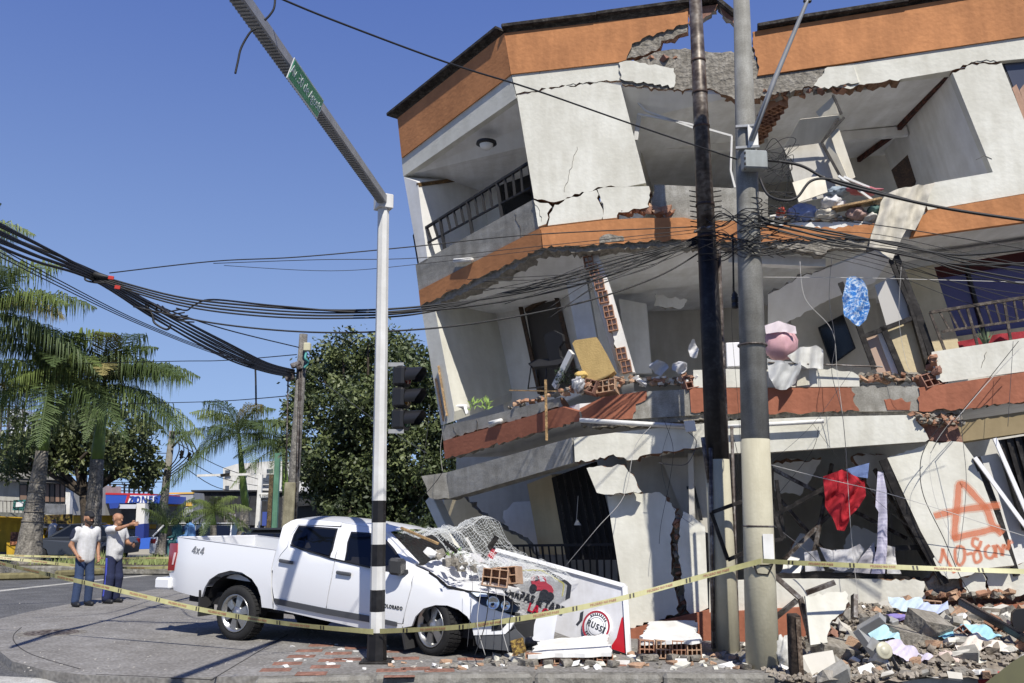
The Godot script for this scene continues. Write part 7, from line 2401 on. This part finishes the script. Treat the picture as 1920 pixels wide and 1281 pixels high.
# ---------- vegetation
func palm(label: String, base: Vector3, neck: Vector3, top: Vector3, rb: float, rn: float, nf: int, flen: float, sd: int, greener := 0.0, upright := false) -> void:
	var t := thing("palm_tree", label, "palm tree", base)
	var r := RandomNumberGenerator.new()
	r.seed = sd
	var st := mb(true)
	var pts := []
	var rad := []
	var n := 18
	for i in n + 1:
		var f := float(i) / n
		pts.append(base.lerp(neck, f))
		rad.append(lerpf(rb, rn, pow(f, .55)) + .03 * rn * sin(f * 50.0))
	tube(st, pts, rad, 14)
	var tr := obj("trunk", st, mat(Color("a29c92"), .92, T.bark, .35, T.nmid, .5), t)
	for i in range(2, 16, 2):
		st = mb(true)
		var c := base.lerp(neck, .3 + i * .042)
		var rr := lerpf(rb, rn, pow(.3 + i * .042, .7))
		lathe(st, c, neck - base, [[rr * .9, -.02], [rr * 1.03, 0], [rr * .9, .02]], 14)
		obj("leaf_scar", st, mat(Color("7b746a"), .95), tr)
	st = mb(true)
	tube(st, [neck, neck.lerp(top, .15), neck.lerp(top, .5), top], [rn * .92, rn * .98, rn * .75, rn * .35], 14)
	obj("crownshaft", st, mat(Color("6f8a3c"), .5, T.paint, .6), t)
	var gm := mat(Color("4a5a31"), .6)
	gm.backlight_enabled = true
	gm.backlight = Color(.16, .2, .06)
	var gm2 := mat(Color("697840"), .6)
	gm2.backlight_enabled = true
	gm2.backlight = Color(.2, .22, .07)
	var dry := mat(Color("8f8450"), .8)
	for k in nf:
		var a := TAU * k / nf * 2.618 + r.randf_range(-.2, .2)
		var lift := lerpf(1.35, -.35, float(k) / nf) if not upright else r.randf_range(.5, 1.4)
		var ln := flen * r.randf_range(.85, 1.1)
		var hd := Vector3(cos(a), 0, sin(a))
		st = mb()
		var rach := []
		for i in 15:
			var f := i / 14.0
			var drop := (.95 if not upright else .5) * f * f * ln * .62
			rach.append(top + hd * (ln * f * cos(lift * (1 - f * .3))) + Vector3(0, ln * f * sin(lift) - drop, 0))
		for i in 14:
			var d: Vector3 = (rach[i + 1] - rach[i]).normalized()
			var side := d.cross(Vector3.UP).normalized()
			var up := side.cross(d)
			bar(st, rach[i], rach[i + 1], .03 * (1.1 - i / 14.0) + .006, .02)
			if i < 1: continue
			for m2 in 5:
				var b: Vector3 = rach[i].lerp(rach[i + 1], m2 / 5.0)
				var f := (i + m2 / 5.0) / 14.0
				var ll := ln * .30 * sin(PI * clampf(f * .85 + .12, 0, 1)) * r.randf_range(.65, 1.2)
				for s in [-1, 1]:
					var o: Vector3 = (side * s * .8 + d * .55 + up * r.randf_range(-.15, .35)).normalized()
					var hang := r.randf_range(.55, .95)
					var tip := b + o * ll * (1.05 - hang * .6) + Vector3(0, -ll * hang, 0)
					var mid := b + o * ll * .5 + Vector3(0, -ll * .06, 0)
					var w := d * (.012 + .006 * r.randf()) * (flen / 2.6)
					quad(st, b - w * .6, mid - w, mid + w, b + w * .6)
					tri(st, mid - w, tip, mid + w)
		obj("frond", st, dry if r.randf() < .04 - greener else (gm2 if r.randf() < .4 + greener else gm), t)
func leaf_tree(label: String, base: Vector3, forks: Array, blobs: Array, leaves: int, size: float, cols: Array, sd: int, rt: float) -> void:
	var t := thing("leafy_tree", label, "tree", base)
	var r := RandomNumberGenerator.new()
	r.seed = sd
	var bark := mat(Color("5d5245"), .95, T.bark, .5, T.nmid, .6)
	var st := mb(true)
	tube(st, spline([base, base.lerp(forks[0], .5) + Vector3(.1, 0, 0), forks[0]], 5), [rt, rt, rt * .95, rt * .95, rt * .9, rt * .85, rt * .8, rt * .8, rt * .75, rt * .75, rt * .7], 10)
	obj("trunk", st, bark, t)
	for b in blobs:
		st = mb(true)
		var s: Vector3 = forks[r.randi() % forks.size()]
		var e: Vector3 = b[0]
		tube(st, spline([forks[0], s.lerp(e, .4) + Vector3(r.randf_range(-.2, .2), -.1, 0), e], 4), [rt * .45, rt * .4, rt * .36, rt * .32, rt * .28, rt * .22, rt * .18, rt * .12, rt * .06], 6)
		obj("limb", st, bark, t)
	var total := 0.0
	for b in blobs: total += pow(b[1], 2.0)
	var sts := []
	for c in cols: sts.append(mb())
	for b in blobs:
		var n := int(leaves * pow(b[1], 2.0) / total)
		var clumps := []
		for i in maxi(6, n / 60):
			var v := Vector3(r.randfn(), r.randfn(), r.randfn()).normalized() * pow(r.randf(), .38)
			clumps.append([b[0] + v * b[1] * Vector3(1, .85, 1), r.randi() % cols.size()])
		for i in n:
			var cl: Array = clumps[r.randi() % clumps.size()]
			var c: Vector3 = cl[0] + Vector3(r.randfn(), r.randfn(), r.randfn()) * .135 * maxf(b[1], .8)
			var d := Vector3(r.randf_range(-1, 1), r.randf_range(-1.1, .5), r.randf_range(-1, 1)).normalized()
			var e := d.cross(Vector3(r.randf_range(-1, 1), r.randf_range(-1, 1), r.randf_range(-1, 1))).normalized()
			var s := size * r.randf_range(.5, 1.5)
			quad(sts[cl[1]], c, c + d * s * .5 + e * s * .24, c + d * s, c + d * s * .5 - e * s * .24)
	for i in cols.size():
		var m := mat(cols[i], .55)
		m.backlight_enabled = true
		m.backlight = Color(.12, .16, .05)
		var o := obj("crown", sts[i], m, t)
		o.set_meta("kind", "stuff")
func vegetation() -> void:
	var D := 31.0
	palm("tall grey trunked palm at the far left with a bulging base", dp(50, 1062, D), dp(79, 846, D), dp(98, 706, D), .52, .2, 24, 3.8, 11)
	palm("tall palm with a shaded trunk directly behind the two men", dp(168, 1062, 32), dp(182, 862, 32), dp(196, 722, 32), .36, .22, 24, 3.8, 23)
	palm("palm whose crown reaches in from the left edge above the others", dp(-120, 1062, 29), dp(-60, 760, 29), dp(-20, 590, 29), .4, .26, 22, 3.7, 37)
	palm("high palm whose frond tips show at the upper left edge", dp(-150, 1062, 25), dp(-120, 600, 25), dp(-90, 440, 25), .4, .26, 16, 2.4, 41)
	palm("medium palm with a green shaft standing behind the pickup bed", dp(453, 1040, 40), dp(460, 952, 40), dp(447, 812, 40), .46, .17, 18, 3.0, 53)
	palm("partly hidden palm between the green post and the timber pole", dp(536, 1030, 40), dp(536, 930, 40), dp(532, 838, 40), .3, .16, 14, 2.3, 61)
	palm("young palm with upright fronds in front of the filling station", dp(300, 1040, 34), dp(306, 1000, 34), dp(312, 988, 34), .22, .14, 8, 1.5, 71, 0.0, true)
	palm("young bushy palm in front of the dark grey shop", dp(399, 1030, 36), dp(400, 985, 36), dp(400, 962, 36), .16, .12, 14, 1.5, 83, .3)
	var greens := [Color("2f3a22"), Color("3e4729"), Color("4d5833"), Color("626b42")]
	# dark tree behind the mast
	var b := []
	for q in [[600, 700, .9], [650, 680, 1.1], [720, 672, 1.15], [775, 690, 1.0], [580, 760, .8], [640, 770, 1.3], [710, 770, 1.4], [780, 770, 1.3], [610, 850, 1.0], [680, 860, 1.4], [750, 860, 1.4], [805, 850, 1.1], [640, 920, 1.0], [710, 940, 1.3], [780, 930, 1.2], [690, 990, .9], [750, 1000, 1.0], [820, 930, .9], [650, 975, .7]]:
		b.append([dp(q[0], q[1], 28.0 + rng.randf_range(-1.2, 1.5)), q[2]])
	for i in 16:
		var a := TAU * i / 16.0
		b.append([dp(690 + cos(a) * rng.randf_range(118, 150), 815 - sin(a) * rng.randf_range(140, 178), 28.0), rng.randf_range(.35, .6)])
	leaf_tree("large dark leafy tree behind the traffic mast and the tilted building", dp(700, 1060, 28.5), [dp(700, 980, 28.5), dp(670, 900, 28.5), dp(750, 890, 28.5)], b, 56000, .145, greens, 5, .3)
	# broad tree behind the palms
	b = []
	for q in [[30, 840, 1.2], [80, 820, 1.3], [130, 800, 1.2], [180, 800, 1.3], [225, 815, 1.2], [260, 850, 1.1], [280, 880, .7], [205, 855, 1.0], [150, 845, 1.0], [20, 860, .9], [100, 850, .9]]:
		b.append([dp(q[0], q[1], 40.0 + rng.randf_range(-1.5, 1.5)), q[2] * 1.25])
	leaf_tree("broad spreading tree behind the two tall palms", dp(162, 1052, 40), [dp(160, 930, 40), dp(200, 890, 40), dp(110, 890, 40)], b, 15000, .22, [Color("525b36"), Color("646b42"), Color("40482c")], 9, .34)
	# low shrubs on the median and far greenery
	b = []
	for q in [[810, 985, .7], [835, 1000, .6], [790, 1010, .6]]: b.append([dp(q[0], q[1], 26), q[2]])
	leaf_tree("low shrub at the foot of the dark tree by the leaning post", dp(810, 1050, 26), [dp(810, 1020, 26)], b, 1500, .2, greens, 15, .08)

# ---------- figures: tapered capsules joined smoothly and meshed as surface nets
func sdf(bones: Array, h: float, k := .035, st: SurfaceTool = null) -> SurfaceTool:
	var lo := Vector3.INF
	var hi := -Vector3.INF
	for b in bones:
		var m: float = maxf(b[2], b[3]) + h * 3
		lo = lo.min(b[0] - Vector3.ONE * m).min(b[1] - Vector3.ONE * m)
		hi = hi.max(b[0] + Vector3.ONE * m).max(b[1] + Vector3.ONE * m)
	var n := Vector3i(((hi - lo) / h).ceil()) + Vector3i.ONE
	var g := PackedFloat32Array()
	g.resize(n.x * n.y * n.z)
	g.fill(9.0)
	for b in bones:
		var m: float = maxf(b[2], b[3]) + h * 2.5 + k
		var l := Vector3i((((b[0] as Vector3).min(b[1]) - Vector3.ONE * m - lo) / h).floor()).clamp(Vector3i.ZERO, n - Vector3i.ONE)
		var u := Vector3i((((b[0] as Vector3).max(b[1]) + Vector3.ONE * m - lo) / h).ceil()).clamp(Vector3i.ZERO, n - Vector3i.ONE)
		var ab: Vector3 = b[1] - b[0]
		var l2 := maxf(ab.length_squared(), 1e-8)
		for z in range(l.z, u.z + 1):
			for y in range(l.y, u.y + 1):
				var i := (z * n.y + y) * n.x + l.x
				for x in range(l.x, u.x + 1):
					var p: Vector3 = lo + Vector3(x, y, z) * h - b[0]
					var t := clampf(p.dot(ab) / l2, 0, 1)
					var d := (p - ab * t).length() - lerpf(b[2], b[3], t)
					var o := g[i]
					var e := maxf(k - absf(o - d), 0.0) / k
					g[i] = minf(o, d) - e * e * k * .25
					i += 1
	if st == null: st = mb(true)
	var vert := {}
	var sy := n.x
	var sz := n.x * n.y
	var cor := [0, 1, sy, sy + 1, sz, sz + 1, sz + sy, sz + sy + 1]
	var cv := [Vector3(0, 0, 0), Vector3(1, 0, 0), Vector3(0, 1, 0), Vector3(1, 1, 0), Vector3(0, 0, 1), Vector3(1, 0, 1), Vector3(0, 1, 1), Vector3(1, 1, 1)]
	var ed := [[0, 1], [2, 3], [4, 5], [6, 7], [0, 2], [1, 3], [4, 6], [5, 7], [0, 4], [1, 5], [2, 6], [3, 7]]
	for z in n.z - 1:
		for y in n.y - 1:
			for x in n.x - 1:
				var i := z * sz + y * sy + x
				var a := g[i]
				if a > h * 2.2: continue
				var neg := 0
				for c in 8:
					if g[i + cor[c]] < 0: neg += 1
				if neg == 0 or neg == 8: continue
				var s := Vector3.ZERO
				var cnt := 0
				for e in ed:
					var v0 := g[i + cor[e[0]]]
					var v1 := g[i + cor[e[1]]]
					if (v0 < 0) != (v1 < 0):
						s += (cv[e[0]] as Vector3).lerp(cv[e[1]], v0 / (v0 - v1)); cnt += 1
				vert[i] = lo + (Vector3(x, y, z) + s / cnt) * h
	for i in vert:
		for ax in 3:
			var o: int = [1, sy, sz][ax]
			var p: int = [sy, sz, 1][ax]
			var q: int = [sz, 1, sy][ax]
			if (g[i] < 0) == (g[i + o] < 0): continue
			if vert.has(i - p) and vert.has(i - q) and vert.has(i - p - q):
				if g[i] < 0: quad(st, vert[i], vert[i - q], vert[i - p - q], vert[i - p])
				else: quad(st, vert[i], vert[i - p], vert[i - p - q], vert[i - q])
	return st
func hand(bones: Array, w: Vector3, f: Vector3, palm_n: Vector3, thumb: Vector3, curl: float, point := false) -> void:
	# w wrist, f finger direction, thumb side direction
	bones.append([w, w + f * .085, .034, .03])
	bones.append([w + f * .07 + thumb * .025, w + f * .085 - thumb * .03, .02, .018])
	for i in 4:
		var root := w + f * .09 + thumb * (.033 - .022 * i)
		var l: float = [.075, .085, .078, .06][i]
		var c := (.15 if point and i == 0 else curl)
		var d1 := (f * cos(c * .5) + palm_n * sin(c * .5)).normalized()
		var d2 := (f * cos(c * 1.3) + palm_n * sin(c * 1.3)).normalized()
		bones.append([root, root + d1 * l * .5, .0105, .0095])
		bones.append([root + d1 * l * .5, root + d1 * l * .5 + d2 * l * .5, .0095, .008])
	var tr := w + f * .03 + thumb * .03
	bones.append([tr, tr + (thumb * .8 + f * .6).normalized() * .04, .014, .012])
	bones.append([tr + (thumb * .8 + f * .6).normalized() * .04, tr + (thumb * .8 + f * .6).normalized() * .04 + (f + palm_n * .3).normalized() * .035, .012, .010])
func man(label: String, pos: Vector3, yaw: float, bald: bool) -> void:
	var t := thing("person", label, "person", pos)
	t.rotation.y = yaw
	var skin := mat(Color("b98a6c"), .6, T.paint, 1.5, null, 1, 0.0, false)
	var V := func(x: float, y: float, z: float) -> Vector3: return Vector3(x, y, z)
	# joints: x to the figure's left, z forward
	var hip := Vector3(0, .93, 0)
	var chest := Vector3(0, 1.28, .01)
	var shl := [Vector3(.185, 1.42, 0), Vector3(-.185, 1.42, 0)]
	var el: Array
	var wr: Array
	if bald:
		el = [Vector3(.27, 1.16, .06), Vector3(-.20, 1.45, .27)]
		wr = [Vector3(.16, 1.13, .30), Vector3(-.14, 1.53, .50)]
	else:
		el = [Vector3(.25, 1.14, -.04), Vector3(-.27, 1.14, -.06)]
		wr = [Vector3(.22, .92, .08), Vector3(-.20, .94, .09)]
	var kn := [Vector3(.11, .50, .03), Vector3(-.11, .50, .03)]
	var an := [Vector3(.13, .09, -.02), Vector3(-.14, .09, .02)]
	var body := []
	body.append([hip, chest, .11, .125])
	body.append([hip + Vector3(.05, -.02, 0), hip + Vector3(-.05, -.02, 0), .1, .1])
	body.append([chest + Vector3(.08, .08, 0), chest + Vector3(-.08, .08, 0), .1, .1])
	body.append([Vector3(0, 1.42, -.01), Vector3(0, 1.53, .012), .062, .055])
	var H := Vector3(0, 1.635, .025)
	for i in 2:
		body.append([shl[i], el[i], .055, .043]); body.append([el[i], wr[i], .042, .029])
		body.append([Vector3(.085 * (1 - 2 * i), .9, 0), kn[i], .09, .062]); body.append([kn[i], an[i], .058, .042])
		body.append([an[i] + Vector3(0, -.04, -.03), an[i] + Vector3(.01 * (1 - 2 * i), -.055, .14), .04, .032])
	var st := sdf(body, .02)
	# head on its own finer grid
	var hb := [[H + Vector3(0, .03, -.02), H + Vector3(0, .025, .02), .088, .085], [H + Vector3(0, -.05, .03), H + Vector3(0, -.085, .05), .06, .045], [H + Vector3(0, -.01, .095), H + Vector3(0, -.03, .112), .012, .017], [H + Vector3(.03, -.07, .068), H + Vector3(-.03, -.07, .068), .02, .02], [H + Vector3(0, -.1, -.02), H + Vector3(0, -.02, -.02), .055, .07], [H + Vector3(.03, .018, .08), H + Vector3(-.03, .018, .08), .016, .016]]
	for s in [-1, 1]: hb.append([H + Vector3(s * .088, .01, -.01), H + Vector3(s * .09, -.03, .0), .014, .01])
	sdf(hb, .009, .02, st)
	for i in 2:
		var hbn := []
		var f: Vector3 = (wr[i] - el[i]).normalized()
		if bald and i == 1: f = Vector3(.15, .12, 1).normalized()
		var s := 1.0 - 2.0 * i
		var th := Vector3(0, 1, 0) if bald and i == 1 else (Vector3(-s * .4, .5, .8) if bald else Vector3(0, 0, 1))
		th = (th - f * th.dot(f)).normalized()
		hand(hbn, wr[i], f, th.cross(f).normalized() * -s * (1.0 if not bald else 1.0), th, .35 if bald and i == 1 else .9, bald and i == 1)
		sdf(hbn, .007, .008, st)
	obj("body", st, skin, t, true)
	# face
	for s in [-1, 1]:
		st = mb(true)
		lathe(st, H + Vector3(s * .032, .008, .088), Vector3(0, 0, 1), [[.0, .006], [.008, .004], [.011, -.002]], 10)
		obj("eye", st, M.black, t, true)
	if bald:
		st = sdf([[H + Vector3(0, .0, -.075), H + Vector3(.05, -.02, -.06), .028, .024], [H + Vector3(0, .0, -.075), H + Vector3(-.05, -.02, -.06), .028, .024]], .009, .02)
		obj("hair", st, mat(Color("8b8078"), .9), t, true)
		st = sdf([[H + Vector3(.02, -.068, .092), H + Vector3(-.02, -.068, .092), .006, .006]], .005, .01)
		obj("mouth", st, mat(Color("7d4a40"), .7), t, true)
	else:
		st = sdf([[H + Vector3(0, .075, -.02), H + Vector3(0, .07, .015), .083, .083], [H + Vector3(0, .055, .07), H + Vector3(0, .05, .13), .04, .03], [H + Vector3(.04, .05, .09), H + Vector3(-.04, .05, .12), .02, .02]], .011, .03)
		obj("cap", st, mat(Color("1b1c20"), .85), t, true)
		st = sdf([[H + Vector3(.05, -.055, .05), H + Vector3(0, -.09, .075), .03, .034], [H + Vector3(-.05, -.055, .05), H + Vector3(0, -.09, .075), .03, .034], [H + Vector3(.03, -.045, .088), H + Vector3(-.03, -.045, .088), .012, .012], [H + Vector3(.075, -.01, .02), H + Vector3(.06, -.05, .04), .018, .02], [H + Vector3(-.075, -.01, .02), H + Vector3(-.06, -.05, .04), .018, .02]], .009, .02)
		obj("beard", st, mat(Color("2b2320"), .95), t, true)
	# clothes
	var shirt := [[hip + Vector3(.05, -.04, .0), chest + Vector3(.045, .02, .005), .122, .138], [hip + Vector3(-.05, -.04, .0), chest + Vector3(-.045, .02, .005), .122, .138], [chest + Vector3(.09, .07, 0), chest + Vector3(-.09, .07, 0), .115, .115], [Vector3(0, 1.42, -.015), Vector3(0, 1.465, -.01), .085, .072]]
	for i in 2:
		shirt.append([shl[i], (shl[i] as Vector3).lerp(el[i], .55), .078, .072])
	if bald: shirt.append([hip + Vector3(0, .12, .05), hip + Vector3(0, .2, .04), .125, .125])
	obj("shirt", sdf(shirt, .018), mat(Color("dcdde0"), .9, T.plaster, 2.0, T.nmid, .35, 0.0, false), t, true)
	if not bald:
		var sl := []
		for i in 2: sl.append([(shl[i] as Vector3).lerp(el[i], .1) + Vector3(.02 * (1 - 2 * i), .0, -.02), (shl[i] as Vector3).lerp(el[i], .46) + Vector3(.014 * (1 - 2 * i), 0, -.014), .08, .077])
		obj("navy_sleeve_panel", sdf(sl, .014, .01), mat(Color("20263a"), .9), t, true)
		obj("collar", sdf([[Vector3(.03, 1.47, .05), Vector3(.07, 1.485, -.02), .022, .022], [Vector3(-.03, 1.47, .05), Vector3(-.07, 1.485, -.02), .022, .022], [Vector3(.07, 1.485, -.02), Vector3(-.07, 1.485, -.02), .022, .022]], .012, .015), mat(Color("e0e1e4"), .9), t, true)
	var tr := []
	var loose := .03 if bald else .012
	tr.append([hip + Vector3(.05, -.04, 0), hip + Vector3(-.05, -.04, 0), .118, .118])
	for i in 2:
		tr.append([Vector3(.085 * (1 - 2 * i), .88, 0), kn[i], .095, .066 + loose]); tr.append([kn[i], (an[i] as Vector3) + Vector3(0, .02, 0), .07 + loose, .058 + loose])
	obj("trousers", sdf(tr, .018, .03), mat(Color("232b4d") if bald else Color("35476a"), .9, T.plaster, 2.0, T.nmid, .5, 0.0, false), t, true)
	if bald:
		for i in 2:
			var s := 1.0 - 2.0 * i
			st = sdf([[Vector3(.19 * s, .86, 0), (kn[i] as Vector3) + Vector3(.085 * s, 0, 0), .02, .02], [(kn[i] as Vector3) + Vector3(.085 * s, 0, 0), (an[i] as Vector3) + Vector3(.078 * s, .06, 0), .02, .02]], .012, .01)
			obj("side_stripe", st, mat(Color("3b46a8"), .7), t, true)
	for i in 2:
		st = sdf([[(an[i] as Vector3) + Vector3(0, -.03, -.04), (an[i] as Vector3) + Vector3(.01 * (1 - 2 * i), -.045, .15), .052, .042], [(an[i] as Vector3) + Vector3(0, .02, -.02), (an[i] as Vector3) + Vector3(0, -.03, .0), .052, .055]], .014, .02)
		obj("shoe", st, mat(Color("1d1e22"), .6), t, true)
func people() -> void:
	man("man in a black cap and white polo shirt, hand in his jeans pocket", gr(152, 1137), deg_to_rad(52), false)
	man("bald man in a white t-shirt pointing right, in navy track trousers", gr(207, 1131), deg_to_rad(68), true)
	# shopper far behind
	var p := dp(95, 1040, 44)
	p.y = -.1
	var t := thing("person", "distant figure in a pale top at the yellow shop doorway", "person", p)
	var b := [[p + Vector3(0, .9, 0), p + Vector3(0, 1.35, 0), .16, .17], [p + Vector3(0, 1.45, 0), p + Vector3(0, 1.6, 0), .07, .11], [p + Vector3(.09, .9, 0), p + Vector3(.1, .1, 0), .11, .06], [p + Vector3(-.09, .9, 0), p + Vector3(-.1, .1, 0), .11, .06], [p + Vector3(.2, 1.38, 0), p + Vector3(.3, 1.05, .1), .06, .04], [p + Vector3(-.2, 1.38, 0), p + Vector3(-.25, 1.0, .1), .06, .04]]
	obj("body", sdf(b, .04), mat(Color("7a6352"), .8), t)
	obj("top", sdf([[p + Vector3(0, .95, 0), p + Vector3(0, 1.35, 0), .19, .2]], .04), mat(Color("c9c4c0"), .9), t)
